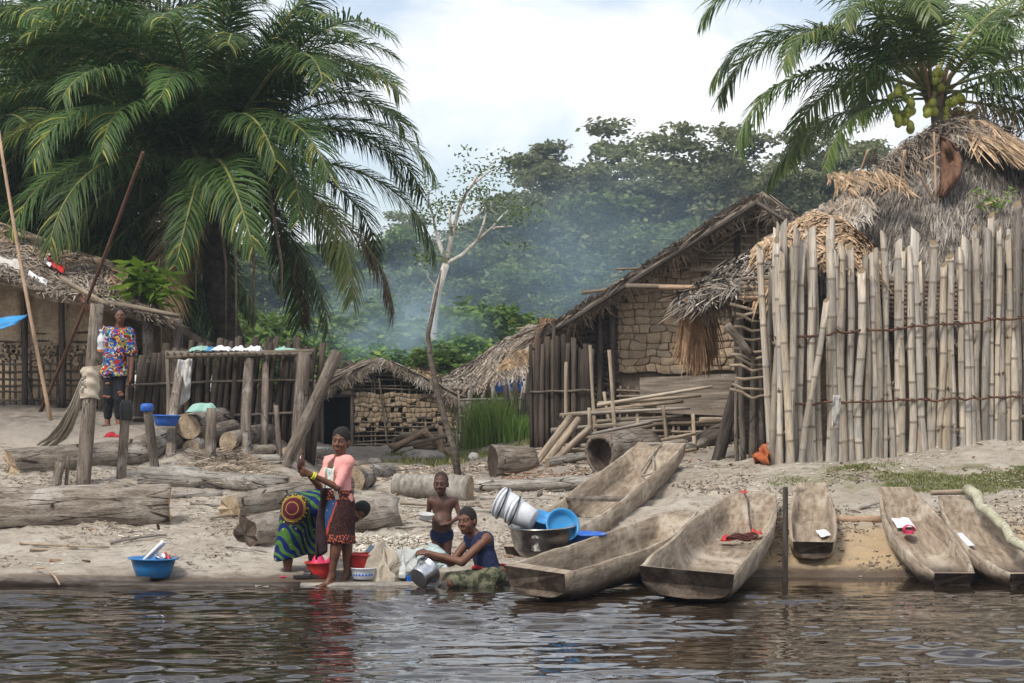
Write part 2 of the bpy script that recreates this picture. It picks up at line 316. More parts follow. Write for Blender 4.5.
# ================================================================== the setting
def grid_mesh(name, X, Y, Z, mat):
    ny, nx = X.shape
    v = np.stack([X, Y, Z], -1).reshape(-1, 3)
    i = np.arange(ny-1)[:, None]*nx+np.arange(nx-1)[None, :]
    f = np.stack([i, i+1, i+nx+1, i+nx], -1).reshape(-1, 4)
    me = bpy.data.meshes.new(name); me.vertices.add(len(v)); me.vertices.foreach_set('co', v.ravel())
    me.loops.add(f.size); me.loops.foreach_set('vertex_index', f.ravel().astype(np.int32))
    me.polygons.add(len(f)); me.polygons.foreach_set('loop_start', np.arange(0, f.size, 4, dtype=np.int32))
    me.polygons.foreach_set('loop_total', np.full(len(f), 4, np.int32)); me.polygons.foreach_set('use_smooth', np.ones(len(f), bool))
    me.materials.append(mat); me.update(calc_edges=True); return me
def ground_material():
    m, t = newmat('ground'); tc = nd(t, 'ShaderNodeTexCoord'); o = tc.outputs['Object']
    sx = nd(t, 'ShaderNodeSeparateXYZ', {0: o})
    st = nd(t, 'ShaderNodeMapping', {'Vector': o, 'Scale': (1, 1.6, 1)}).outputs[0]
    nA = tnoise(t, st, .9, 6, .6); nB = tnoise(t, st, 5.5, 7, .7, .3); nC = tnoise(t, o, 34, 4, .7)
    sand = mixc(t, rng(t, nA, .35, .65), (.30,.26,.21), (.41,.37,.31))
    sand = mixc(t, rng(t, nB, .48, .70), sand, (.195,.158,.12))            # trodden chips and fibre
    sand = mixc(t, rng(t, nC, .56, .72, 0, .8), sand, (.16,.125,.095))
    sand = mixc(t, rng(t, nC, .42, .30, 0, .7), sand, (.47,.43,.375))
    # ochre river sand on the right-hand landing
    ochre = nd(t, 'ShaderNodeMath', {0: rng(t, sx.outputs[0], 1.2, 2.6), 1: rng(t, sx.outputs[2], .62, .30)}, operation='MULTIPLY').outputs[0]
    sand = mixc(t, nd(t, 'ShaderNodeMath', {0: ochre, 1: rng(t, nA, .3, .6, .35, .9)}, operation='MULTIPLY').outputs[0], sand, (.42,.30,.17))
    # trodden dark earth of the village behind the bank
    earth = mixc(t, rng(t, nB, .35, .65), (.16,.135,.11), (.29,.25,.205))
    back = nd(t, 'ShaderNodeMath', {0: sx.outputs[1], 1: nd(t, 'ShaderNodeMath', {0: nA, 1: 6.0}, operation='MULTIPLY').outputs[0]}, operation='ADD').outputs[0]
    col = mixc(t, rng(t, back, 29.5, 33.5), sand, earth)
    # grass-stained soil
    gn = nd(t, 'ShaderNodeMath', {0: rng(t, sx.outputs[1], 23.4, 23.9), 1: rng(t, sx.outputs[1], 24.9, 24.5)}, operation='MULTIPLY').outputs[0]
    gn = nd(t, 'ShaderNodeMath', {0: gn, 1: rng(t, sx.outputs[0], 2.6, 4.0)}, operation='MULTIPLY').outputs[0]
    gn = nd(t, 'ShaderNodeMath', {0: gn, 1: rng(t, tnoise(t, o, 2.2, 6, .7), .4, .6)}, operation='MULTIPLY').outputs[0]
    col = mixc(t, gn, col, (.17,.165,.085))
    col = mixc(t, rng(t, sx.outputs[1], 60, 70), col, (.05,.06,.03))
    # soaked rim at the waterline
    wet = nd(t, 'ShaderNodeMath', {0: sx.outputs[2], 1: nd(t, 'ShaderNodeMath', {0: nB, 1: .10}, operation='MULTIPLY').outputs[0]}, operation='SUBTRACT').outputs[0]
    wf = rng(t, wet, .07, .0)
    col = mixc(t, wf, col, (.11,.08,.055))
    hgt = nd(t, 'ShaderNodeMath', {0: nB, 1: nd(t, 'ShaderNodeMath', {0: nC, 1: .5}, operation='MULTIPLY').outputs[0]}, operation='ADD').outputs[0]
    bp = nd(t, 'ShaderNodeBump', {'Height': hgt, 'Strength': .9, 'Distance': .035}).outputs[0]
    pbsdf(t, col, rng(t, wf, 0, 1, .95, .35), .25, 0, bp); return m
gu = np.concatenate([[-2000, -1600, -1200, -900], np.arange(-600, -40, 40), np.arange(-40, 1066, 2.4), np.arange(1066, 1700, 40), [1900, 2300, 2700, 3000]])
gy = np.concatenate([[-60, -30, -10, 5, 12, 16], np.arange(18, 19.5, .25), np.arange(19.5, 27, .045), np.arange(27, 34, .12), np.arange(34, 60, .6), [62, 66, 72, 80, 95, 120, 150, 190]])
YY, UU = np.meshgrid(gy, gu, indexing='ij'); XX = (UU-CX)/F*np.maximum(np.abs(YY), 25)
XX = np.where(YY < 12, (UU-CX)/F*25, (UU-CX)/F*np.maximum(YY, 14))*np.where(np.abs(UU-CX) > 1200, np.clip(150/np.maximum(YY, 14), 1, 4), 1)
tag(link('ground', grid_mesh('ground', XX, YY, th(XX, YY), ground_material())), kind='structure')

def water_material():
    m, t = newmat('water'); tc = nd(t, 'ShaderNodeTexCoord'); o = tc.outputs['Object']
    mp = nd(t, 'ShaderNodeMapping', {'Vector': o, 'Scale': (.75, 1, 1)}).outputs[0]
    a = tnoise(t, mp, 5.5, 3, .5, .4); b = tnoise(t, mp, 16, 2, .5)
    h = nd(t, 'ShaderNodeMath', {0: a, 1: nd(t, 'ShaderNodeMath', {0: b, 1: .28}, operation='MULTIPLY').outputs[0]}, operation='ADD').outputs[0]
    bp = nd(t, 'ShaderNodeBump', {'Height': h, 'Strength': 1.0, 'Distance': .002}).outputs[0]
    pbsdf(t, (.020,.013,.008), .03, .5, 0, bp, IOR=1.5); return m
wu = np.concatenate([[-40000, -20000, -6000, -2500, -1200, -500], np.arange(-60, 1090, 3.0), [1500, 2200, 3500, 7000, 20000, 41000]])
wy = np.concatenate([[-55, -30, -15, -5, 2, 6, 9], np.arange(11, 22.2, .026)])
YY, UU = np.meshgrid(wy, wu, indexing='ij'); XX = (UU-CX)/F*np.where(YY < 11, 11, YY)
def waves(x, y):
    g = np.random.default_rng(77); z = np.zeros_like(x); wx = x+.25*vnoise(x*.8, y*.8, 15); wy_ = y+.25*vnoise(x*.8, y*.8, 16)
    for i in range(40):
        lam = .13*(4.8**g.random()); a = np.pi/2+g.normal(0,.38); k = 2*np.pi/lam
        z += .0049*lam*np.sin(k*(wx*np.cos(a)+wy_*np.sin(a))+g.uniform(0,6.28))
    gust = np.clip(1.0+1.9*vnoise(x*.3, y*.75, 14)+.8*vnoise(x*.9, y*2.2, 18), .25, 1.8)
    calm = np.clip((20.8-y)/3.4, .25, 1.25)
    return z*gust*calm*np.where(y < 11, 0, 1)
tag(link('river', grid_mesh('river', XX, YY, waves(XX, YY), water_material())), kind='structure')

# ------------------------------------------------------------------ broadleaf forest on the far side of the village
def forest_tree_meshes(seed, height, spread, nlimb, flat, leafsize, nleaf, trunk_r, crown_lo=.38, clump=1.0):
    rs = random.Random(seed); tr = MB(); tips = []
    bend = [Vector((rs.uniform(-.4,.4), rs.uniform(-.4,.4), 0)) for _ in range(4)]
    tp = [Vector((0,0,-.4))]+[Vector((0,0,height*.62*k/4))+bend[k-1]*(k/2) for k in range(1, 5)]
    tr.tube(tp, [trunk_r*1.3, trunk_r, trunk_r*.85, trunk_r*.65, trunk_r*.4], 7)
    for i in range(nlimb):
        f = crown_lo+(1-crown_lo)*(i+rs.random())/nlimb
        k = min(f, .99)*3.99; j = int(k); base = tp[j]+(tp[j+1]-tp[j])*(k-j)
        az = i*2.4+rs.uniform(-.5,.5); reach = spread*(1.05-.55*abs(f-.55))*rs.uniform(.7,1.1)
        rise = height*(.10+.26*f)*rs.uniform(.8,1.15)
        end = base+Vector((math.cos(az)*reach, math.sin(az)*reach, rise))
        end.z = min(end.z, height)
        mid = base.lerp(end, .5)+Vector((0,0,-rise*.12))
        r = trunk_r*.42*(1.1-f*.5)
        tr.tube([base, base.lerp(mid,.5)+Vector((rs.uniform(-.2,.2),)*3), mid, mid.lerp(end,.6), end], [r, r*.8, r*.6, r*.4, r*.15], 5)
        tips.append((end, 1.0)); tips.append((mid.lerp(end,.55)+Vector((rs.uniform(-.6,.6), rs.uniform(-.6,.6), .3)), .8))
        for s in range(3):
            q = mid.lerp(end, rs.uniform(.1,.9)); a2 = az+rs.choice((-1,1))*rs.uniform(.5,1.3)
            e2 = q+Vector((math.cos(a2), math.sin(a2), rs.uniform(.15,.7)))*reach*rs.uniform(.3,.55)
            e2.z = min(e2.z, height*1.02)
            tr.tube([q, q.lerp(e2,.5)+Vector((0,0,-.1)), e2], [r*.45, r*.3, r*.1], 4); tips.append((e2, rs.uniform(.7,1)))
    g = np.random.default_rng(seed); V = []; 
    per = max(8, int(nleaf/len(tips)))
    for c, sc in tips:
        rad = spread*.26*sc*clump*g.uniform(.8,1.25)
        n = int(per*sc*g.uniform(.6,1.3))
        d = g.normal(size=(n,3)); d /= np.linalg.norm(d, axis=1)[:,None]
        d *= (g.random(n)**.45)[:,None]*rad; d[:,2] *= flat; d[:,2] += rad*flat*.2
        # lumpy: pull leaves towards a few sub-centres
        sub = g.normal(size=(5,3))*rad*.55; sub[:,2] *= flat
        k = g.integers(0,5,n); d = d*.75+sub[k]*.62
        V.append(d+np.array(c))
    C = np.concatenate(V); n = len(C)
    a = g.normal(size=(n,3)); a[:,2] *= .5; a /= np.linalg.norm(a,axis=1)[:,None]
    b = g.normal(size=(n,3)); b[:,2] *= .6; b -= a*(a*b).sum(1)[:,None]; b /= np.linalg.norm(b,axis=1)[:,None]
    s = leafsize*g.uniform(.6,1.35,n)[:,None]
    quad = np.stack([C-a*s, C-b*s*.55, C+a*s, C+b*s*.55], 1).reshape(-1,3)
    f = np.arange(4*n, dtype=np.int32)
    me = bpy.data.meshes.new('crown'); me.vertices.add(4*n); me.vertices.foreach_set('co', quad.ravel())
    me.loops.add(4*n); me.loops.foreach_set('vertex_index', f); me.polygons.add(n)
    me.polygons.foreach_set('loop_start', np.arange(0,4*n,4,dtype=np.int32)); me.polygons.foreach_set('loop_total', np.full(n,4,np.int32))
    me.update(calc_edges=True)
    return tr.mesh('trunk', M['ftrunk'], smooth=True), me
KINDS = {
 'tall':  [forest_tree_meshes(s, 20, 7.0, 14, .42, .21, 24000, .34, .40, .95) for s in (1, 2, 3)],
 'round': [forest_tree_meshes(s, 15, 6.0, 16, .6, .25, 20000, .3, .22, 1.0) for s in (4, 5, 6)],
 'bush':  [forest_tree_meshes(s, 6.5, 3.6, 12, .85, .26, 7000, .12, .12, 1.25) for s in (7, 8)],
}
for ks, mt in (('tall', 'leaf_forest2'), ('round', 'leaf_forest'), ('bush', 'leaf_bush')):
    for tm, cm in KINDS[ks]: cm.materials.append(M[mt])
def forest_tree(kind, u, v_top, Y, label, group, rot=None, trunk_mat=None, wide=1.0):
    hk = {'tall': 20, 'round': 15, 'bush': 6.5}[kind]
    x = (u-CX)*Y/F; z0 = TZ(x, Y); top = H-(v_top-HY)*Y/F; s = (top-z0)/hk*(.96 if kind == 'tall' else .95)
    tm, cm = random.choice(KINDS[kind])
    e = empty({'tall': 'forest_tree', 'round': 'forest_tree', 'bush': 'bush'}[kind], (x, Y, z0), label, 'bush' if kind == 'bush' else 'tree', group)
    e.rotation_euler = (0, 0, random.uniform(0, 6.28) if rot is None else rot); e.scale = (s*wide, s*wide, s)
    t = link('trunk', tm, e); link('crown', cm, e)
    return e
G1, G2, G3 = 'forest trees along the skyline', 'dark rounded forest trees behind the village', 'bushes at the forest edge'
L1 = 'tall feathery forest tree on the skyline between the palms and big mud house'
L2 = 'rounded dark green tree in the hazy forest behind the huts'
L3 = 'light green bush at the forest edge behind the small huts'
L4 = 'tall hazy forest tree behind the coconut palm and thatched right roof'
L5 = 'hazy forest tree glimpsed behind the big oil palm'
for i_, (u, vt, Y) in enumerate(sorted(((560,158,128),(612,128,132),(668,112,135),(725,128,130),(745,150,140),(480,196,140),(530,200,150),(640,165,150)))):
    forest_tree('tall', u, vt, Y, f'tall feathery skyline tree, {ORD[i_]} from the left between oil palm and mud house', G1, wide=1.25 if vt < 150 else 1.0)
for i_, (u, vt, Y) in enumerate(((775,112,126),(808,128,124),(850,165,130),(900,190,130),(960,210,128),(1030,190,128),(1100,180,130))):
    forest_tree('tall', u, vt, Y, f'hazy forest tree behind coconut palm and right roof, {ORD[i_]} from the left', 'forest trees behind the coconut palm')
for i_, (u, vt, Y) in enumerate(sorted(((455,222,112),(505,225,108),(555,205,104),(600,190,106),(650,200,108),(700,215,112),(740,228,110),(620,250,95),(560,262,92),(500,268,96),(672,262,94),(455,275,95),(590,225,99),(535,232,101)))):
    forest_tree('round', u, vt, Y, f'rounded dark green forest tree below the skyline, {ORD[i_]} from the left', G2, wide=1.15)
for i_, (u, vt, Y) in enumerate(sorted(((410,235,116),(365,225,118),(310,235,120),(255,235,118),(195,235,120),(130,230,120),(60,225,122),(-10,220,122),(-90,210,122),(-170,210,122),(340,285,96),(280,300,96),(220,300,96),(150,300,96),(400,280,94),(90,295,96),(20,290,96)))):
    forest_tree('round', u, vt, Y, f'hazy tree glimpsed behind the oil palms, {ORD[i_]} from the left', 'forest trees behind the oil palms', wide=1.15)
for i, u in enumerate(range(270, 620, 26)):
    forest_tree('bush', u+random.uniform(-8,8), random.uniform(305,345), random.uniform(66,80), f'light green bush at the forest edge, {ORD[i]} from the left', G3, wide=1.25)
for i, u in enumerate(range(290, 600, 34)):
    forest_tree('bush', u+random.uniform(-8,8), random.uniform(340,368), random.uniform(58,64), f'low pale green bush just behind the small huts, {ORD[i]} from the left', 'low bushes behind the huts', wide=1.35)
# the pale-limbed, almost leafless tree left of centre
def pale_tree():
    Y = 62; e = empty('pale_tree', G(432, Y), 'pale bare-limbed tree with sparse leaves right of the big oil palm', 'tree')
    t = MB(); p = lambda u, v, d=0: P(u, v, Y+d)
    t.tube([p(430,420), p(431,345), p(433,320), p(438,290), p(446,264)], [.22,.17,.14,.12,.11], 8)
    br = [([(446,264),(452,235),(460,205),(468,190),(478,175)],.09,.03), ([(446,264),(462,255),(478,240),(492,228),(512,226)],.08,.025),
          ([(446,264),(440,245),(435,228),(433,215)],.09,.03), ([(452,235),(450,220),(449,205)],.06,.02), ([(478,240),(484,222),(486,210),(482,200)],.05,.015),
          ([(468,190),(476,182),(488,172),(496,168)],.05,.015), ([(492,228),(500,218),(508,210)],.04,.012), ([(460,205),(466,214),(480,205)],.04,.012),
          ([(433,215),(428,200),(430,190)],.04,.012), ([(438,290),(428,278),(424,262)],.05,.015)]
    tips = []
    for pts, r0, r1 in br:
        q = [p(a, b, random.uniform(-.5,.5)*i) for i, (a, b) in enumerate(pts)]
        t.tube(q, [r0+(r1-r0)*i/(len(q)-1) for i in range(len(q))], 6); tips.append(q[-1])
    t.build('trunk', M['paletrunk'], e, smooth=True)
    lf = MB(); rs = random.Random(3)
    for c in tips:
        for s in range(5):
            cc = c+Vector((rs.gauss(0,.36), rs.gauss(0,.36), rs.gauss(.1,.2)))
            for k in range(26):
                q = cc+Vector((rs.gauss(0,.25), rs.gauss(0,.25), rs.gauss(0,.12))); a = Vector((rs.gauss(0,1), rs.gauss(0,1), rs.gauss(0,.5))).normalized()*.07; b = a.orthogonal().normalized()*.04
                lf.add([q-a, q-b, q+a, q+b], [(0,1,2,3)])
    lf.build('crown', M['leaf_forest'], e)
pale_tree()

# ------------------------------------------------------------------ palms
def frond_mesh(L, elev, droop, leaf_len, nleaf, hang, seed, width=.035, bare=.12, splay=.9):
    """one frond, base at the origin, heading along +X; returns (leaflets, midrib) meshes"""
    rs = random.Random(seed); N = 22; pts = []; p = Vector((0,0,0)); a = elev
    for i in range(N+1):
        pts.append(p.copy()); t = i/N
        p = p+Vector((math.cos(a), .02*math.sin(t*5+seed), math.sin(a)))*(L/N)
        a -= droop/N*(.4+1.5*t)
        a = max(a, -1.5)
    mr = MB(); mr.tube(pts, [.055*(1-.85*i/N)+.006 for i in range(N+1)], 5, flat=.6)
    lm = MB(); up = Vector((0,0,1))
    for i in range(nleaf):
        t = bare+(1-bare)*(i+.5)/nleaf
        k = t*N; j = min(int(k), N-1); c = pts[j].lerp(pts[j+1], k-j); tan = (pts[j+1]-pts[j]).normalized()
        side = Vector((0,1,0)); nrm = tan.cross(side).normalized()*-1
        if nrm.z < 0 and abs(tan.z) < .7: nrm = -nrm
        for s in (-1, 1):
            if rs.random() < .04: continue
            ll = leaf_len*(math.sin(math.pi*min(1, .12+.82*t))**.6)*rs.uniform(.82,1.1)
            fwd = (.35+.75*t)*rs.uniform(.8,1.2)
            d = (side*s*splay+tan*fwd+nrm*rs.uniform(-.15,.55)).normalized()
            w = width*rs.uniform(.75,1.2)
            wv = (tan-d*tan.dot(d)).normalized()
            q = c.copy(); row = []
            for m in range(4):
                ww = w*(.6,1,.75,.06)[m]
                row += [q-wv*ww*.5, q+wv*ww*.5]
                d = (d+Vector((0,0,-1))*hang*rs.uniform(.7,1.3)*(.25+.35*m)).normalized(); q = q+d*ll/3
            lm.add(row, [(0,1,3,2),(2,3,5,4),(4,5,7,6)])
    return lm, mr
def palm(name, base, crown, fronds, leafmat, label, trunk_r, trunkmat, variants, scale=1.0, yellow=(), group=None, dead=()):
    """base/crown world points; fronds: list of (azimuth, class, length factor)"""
    e = empty(name, base, label, 'palm tree', group)
    t = MB(); n = 12; pts = [Vector(base).lerp(Vector(crown), i/n)+Vector((.12*math.sin(i*.7),.05*math.sin(i),0)) for i in range(n+1)]; pts[0].z -= .3
    t.tube(pts, [trunk_r*(1.25 if i == 0 else 1+.08*math.sin(i*2.1)) for i in range(n+1)], 10, jit=.06)
    t.build('trunk', trunkmat, e, smooth=True)
    off = Vector(crown)-Vector(base)
    for i, (az, k, lf) in enumerate(fronds):
        lm, rm = variants[k]
        o = link('frond', lm, e); o.location = off+Vector((math.cos(az), math.sin(az), 0))*trunk_r*.7; o.location.z += random.uniform(-.15,.25)
        o.rotation_euler = (random.uniform(-.25,.25), 0, az); o.scale = (scale*lf,)*3
        link('midrib', rm, o)
        if i in dead: o.material_slots[0].link = 'OBJECT'; o.material_slots[0].material = M['deadfrond']
        if i in yellow:
            o.material_slots[0].link = 'OBJECT'; o.material_slots[0].material = M['leaf_yellow']
    return e, off
def variants(specs, leafmat, ribmat, **kw):
    out = []
    for i, (L, el, dr, ll, nl, hg) in enumerate(specs):
        lm, mr = frond_mesh(L, R(el), R(dr), ll, nl, hg, 50+i, **kw)
        out.append((lm.mesh('frond', leafmat), mr.mesh('midrib', ribmat, smooth=True)))
    return out
M['deadfrond'] = mat_leaf('deadfrond', (.09,.062,.035), (.19,.14,.08), None, 1, .8, .1, .15, .1)
OIL = variants([(5.6,82,62,1.05,145,.35),(5.6,66,88,1.1,145,.42),(5.5,50,95,1.1,145,.48),(5.4,32,92,1.1,145,.52),(5.2,12,85,1.1,140,.56),(5.0,-8,75,1.05,135,.6),(4.8,-32,52,1.0,130,.6),(5.6,74,108,1.1,145,.48)], M['leaf_palm'], M['midrib'], width=.034)
rs = random.Random(21)
fr = []
for k, (n, cls) in enumerate(((8,0),(11,1),(9,7),(12,2),(12,3),(10,4),(7,5),(5,6))):
    for i in range(n): fr.append((2*math.pi*(i+.37*k)/n+rs.uniform(-.22,.22), cls, rs.uniform(.88,1.12)))
Yp = 36.5
oil, off = palm('oil_palm', G(238, Yp), P(212, 172, Yp), fr, None, 'huge bushy oil palm with arching fronds behind the drying rack', .25, M['ptrunk'], OIL, .85, yellow=(45, 66), dead=(63, 67, 70, 72))
# pale dead leaf stalks hanging under its crown
for i, (u0, u1, v1) in enumerate(((216,226,335),(246,254,330),(205,196,300),(268,282,300),(232,236,345))):
    t = MB(); t.tube([P(u0,185,Yp-.8), P(u0*.6+u1*.4,215,Yp-1.0), P(u1,265,Yp-1.0), P(u1,v1,Yp-.9)], [.07,.06,.05,.015], 5, flat=.5); t.build('dead_stalk', M['drymidrib'], oil, smooth=True)
fr2 = []
for k, (n, cls) in enumerate(((5,0),(8,1),(8,7),(9,2),(10,3),(10,4),(10,5),(8,6))):
    for i in range(n): fr2.append((2*math.pi*(i+.31*k)/n+rs.uniform(-.25,.25), cls, rs.uniform(.85,1.1)))
palm('oil_palm', G(-20, 41), P(-25, 175, 41), fr2, None, 'oil palm at the left edge whose fronds rise above the left hut', .3, M['ptrunk'], OIL, .95)
palm('oil_palm', G(75, 48), P(80, 110, 48), [(a+.4, k, l) for a, k, l in fr2], None, 'dark oil palm crowded behind the left hut between the two other oil palms', .3, M['ptrunk'], OIL, 1.0)
palm('oil_palm', G(110, 42), P(118, 268, 42), [(a+.9, k, l) for a, k, l in fr2[13:]], None, 'young low oil palm filling the shade behind the left hut', .3, M['ptrunk'], OIL, .7)
COCO = variants([(5.2,80,60,1.1,125,.35),(5.6,60,112,1.2,130,.5),(5.4,42,100,1.2,130,.55),(5.0,20,92,1.15,125,.8),(4.8,-5,60,1.05,120,.9),(4.6,-35,45,1.0,115,.8)], M['leaf_coco'], M['midrib'], width=.05, bare=.16)
Yc = 38
cf = [(R(183),1,1.0),(R(178),2,.9),(R(196),3,.95),(R(150),2,.95),(R(214),2,.8),(R(120),0,.95),(R(60),1,.9),(R(-100),1,.72),(R(262),0,.6),(R(20),2,.9),(R(-15),3,.95),(R(-32),4,.9),(R(36),1,1.0),(R(5),1,.95),(R(-62),2,.75),(R(165),4,.8),(R(130),3,.9),(R(-5),4,.9),(R(-45),3,.85),(R(210),4,.7),(R(100),2,.9),(R(230),1,.7)]
coco, off = palm('coconut_palm', G(945, Yc), P(932, 98, Yc), cf, None, 'coconut palm heavy with green nuts rising behind the right thatched roof', .17, M['cocotrunk'], COCO, .98)
nut = MB(); nut.lathe([(.0,-.13),(.055,-.12),(.095,-.06),(.105,0),(.085,.075),(.045,.12),(.0,.13)], 10); nutm = nut.mesh('coconut', M['coconut'], smooth=True)
rs = random.Random(5)
for (u, v, n) in ((905,94,6),(938,78,5),(930,108,7),(952,112,7),(968,116,7),(902,114,7),(960,102,4),(900,124,4)):
    for i in range(n):
        w = P(u+rs.gauss(0,6), v+rs.gauss(0,6), Yc-.45+rs.uniform(-.35,.2))
        o = link('coconut', nutm, coco); o.location = w-coco.location; o.rotation_euler = (rs.uniform(-.6,.6), rs.uniform(-.6,.6), rs.uniform(0,6)); o.scale = (rs.uniform(.62,.82),)*3
for (u0, v0, u1, v1) in ((928,90,905,92),(938,85,938,72),(940,95,965,106),(932,95,935,112),(926,96,903,112)):
    t = MB(); t.tube([P(u0,v0,Yc-.1), P((u0+u1)/2,min(v0,v1)-3,Yc-.35), P(u1,v1,Yc-.45)], [.035,.03,.02], 5); t.build('fruit_stalk', M['midrib'], coco)
for i in range(5):   # brown fibrous sheaths at the leaf bases
    a = i*1.3; t = MB(); t.tube([P(935,95,Yc)+Vector((math.cos(a)*.1,math.sin(a)*.1,-.3)), P(935,80,Yc)+Vector((math.cos(a)*.3,math.sin(a)*.3,.1)), P(935,70,Yc)+Vector((math.cos(a)*.5,math.sin(a)*.5,.2))], [.12,.14,.03], 6, flat=.3); t.build('leaf_sheath', M['brownthatch'], coco)

# ------------------------------------------------------------------ damp air and wood smoke
def haze():
    b = MB(); b.box((0, 62, 15.5), (520, 262, 36))
    m, t = newmat('haze'); v = nd(t, 'ShaderNodeVolumePrincipled', {'Color': (.70,.84,1,1), 'Density': .0005, 'Anisotropy': .2}); nd(t, 'ShaderNodeOutputMaterial', {'Volume': v.outputs[0]})
    o = b.build('haze', m, origin=(0,62,0)); tag(o, kind='stuff')
haze()
# ================================================================== builders for timber, thatch and walls
def rod_mesh(L, r0, r1, mats, seg=6, n=8, bend=.0, lump=.06, seed=0, rings=0, endrough=.0):
    """a pole or log lying along +X; mats = [side, end]"""
    rs = random.Random(seed); b = MB(); k = seg+1; ring = []
    for i in range(k):
        t = i/seg; r = r0+(r1-r0)*t; off = bend*L*math.sin(math.pi*t)
        oy = off*math.cos(seed); oz = off*math.sin(seed)
        for j in range(n):
            a = 2*math.pi*j/n
            q = r*(1+lump*2*float(vnoise(t*L*2.2+seed*3.3, j*1.7/n*6+seed, 5))+lump*.8*math.sin(2*a+seed+t*2)+(rings*(i % 2)))
            ex = (rs.uniform(-endrough, endrough) if i in (0, k-1) else 0)
            ring.append((t*L+ex, oy+q*math.cos(a), oz+q*math.sin(a)))
    b.add(ring, [(i*n+j, i*n+(j+1) % n, (i+1)*n+(j+1) % n, (i+1)*n+j) for i in range(k-1) for j in range(n)], 0)
    for i, sgn in ((0, -1), (k-1, 1)):
        base = len(b.v); b.v.append((i/seg*L, sum(ring[i*n+j][1] for j in range(n))/n, sum(ring[i*n+j][2] for j in range(n))/n))
        for j in range(n):
            f = (i*n+j, i*n+(j+1) % n, base); b.f.append(f if sgn > 0 else f[::-1]); b.m.append(1)
    me = b.mesh('rod', mats)
    sm = [m == 0 for m in b.m]; me.polygons.foreach_set('use_smooth', sm)
    return me
_seed = [100]
def rod(name, p0, p1, r0, r1, mats, label=None, cat=None, group=None, parent=None, **kw):
    p0 = Vector(p0); p1 = Vector(p1); _seed[0] += 1
    me = rod_mesh((p1-p0).length, r0, r1, mats, seed=_seed[0], **kw); me.name = name
    Mx = frame(p0, p1)
    if parent is not None: Mx.translation = p0-parent_origin(parent)
    o = link(name, me, parent, Mx)
    if label: tag(o, label, cat, group)
    return o
def upright(name, base_uv, top_uv, rpx, mats, label, cat='post', group=None, taper=.85, lean=0, sink=.15, **kw):
    b = GV(*base_uv); Y = b.y; t = P(top_uv[0], top_uv[1], Y+lean); r = rpx*Y/F
    b = b+(b-t).normalized()*sink
    return rod(name, b, t, r, r*taper, mats, label, cat, group, **kw)

def strands(fn, n, length, width, jit=.25, lift=.03, seed=1, trange=(0,1), curl=.02, rows=0, down=None):
    """thatch: short blades laid down the slope fn(s,t) (t runs from ridge to eave)"""
    rs = random.Random(seed); b = MB(); e = 1e-3
    for i in range(n):
        s = rs.random(); t = trange[0]+(trange[1]-trange[0])*rs.random()
        if rows: t = (math.floor(t*rows)+rs.random()*.35)/rows
        p = Vector(fn(s, t)); t2 = min(t+.02, 1); t1 = t2-.02
        d = (Vector(fn(s, t2))-Vector(fn(s, t1)))
        if d.length < 1e-6: continue
        d.normalize(); s2 = min(s+.02, 1); sd = Vector(fn(s2, t))-Vector(fn(s2-.02, t))
        if sd.length < 1e-6: continue
        sd.normalize(); nr = sd.cross(d).normalized()
        if nr.z < 0: nr = -nr
        if down: d = (d+Vector(down)).normalized()
        d = (d+sd*rs.gauss(0, jit)+nr*rs.uniform(-.04,.10)).normalized()
        L = length*rs.uniform(.5,1.3); w = width*rs.uniform(.5,1.4)
        wv = d.cross(nr).normalized(); wv = (wv+nr*rs.uniform(-.5,.5)).normalized()
        q = p+nr*lift*rs.uniform(.1,1.4); m = q+d*L*.55+nr*curl*rs.uniform(-.4,1); z = q+d*L+nr*curl*rs.uniform(-1.2,.8)
        b.add([q-wv*w*.5, q+wv*w*.5, m-wv*w*.42, m+wv*w*.42, z-wv*w*.12, z+wv*w*.12], [(0,1,3,2),(2,3,5,4)])
    return b
def lerp2(pts, s):
    """polyline at parameter s"""
    k = s*(len(pts)-1); i = min(int(k), len(pts)-2); return Vector(pts[i]).lerp(Vector(pts[i+1]), k-i)
def slope(top, bot, sag=.06, wob=.05):
    def fn(s, t):
        p = lerp2(top, s).lerp(lerp2(bot, s), t)
        p.z += -sag*math.sin(math.pi*t)+wob*float(vnoise(s*7, t*4, 8))
        return p
    return fn
def thatch_roof(parent, fn, n, mat, length=.5, width=.03, seed=1, nu=18, nv=8, thick=.12, base=None, trange=(0,1.0), rows=0, jit=.25, **kw):
    b = MB(); b.sheet(fn, nu, nv); 
    r = b.build('roof', base or mat, parent)
    md = r.modifiers.new('thickness', 'SOLIDIFY'); md.thickness = thick; md.offset = -1
    if r.data.polygons[len(r.data.polygons)//2].normal.z < 0: r.data.flip_normals()
    st = strands(fn, n, length, width, seed=seed, trange=trange, rows=rows, jit=jit, **kw)
    o = st.build('thatch', mat, r); tag(o, kind='stuff')
    return r
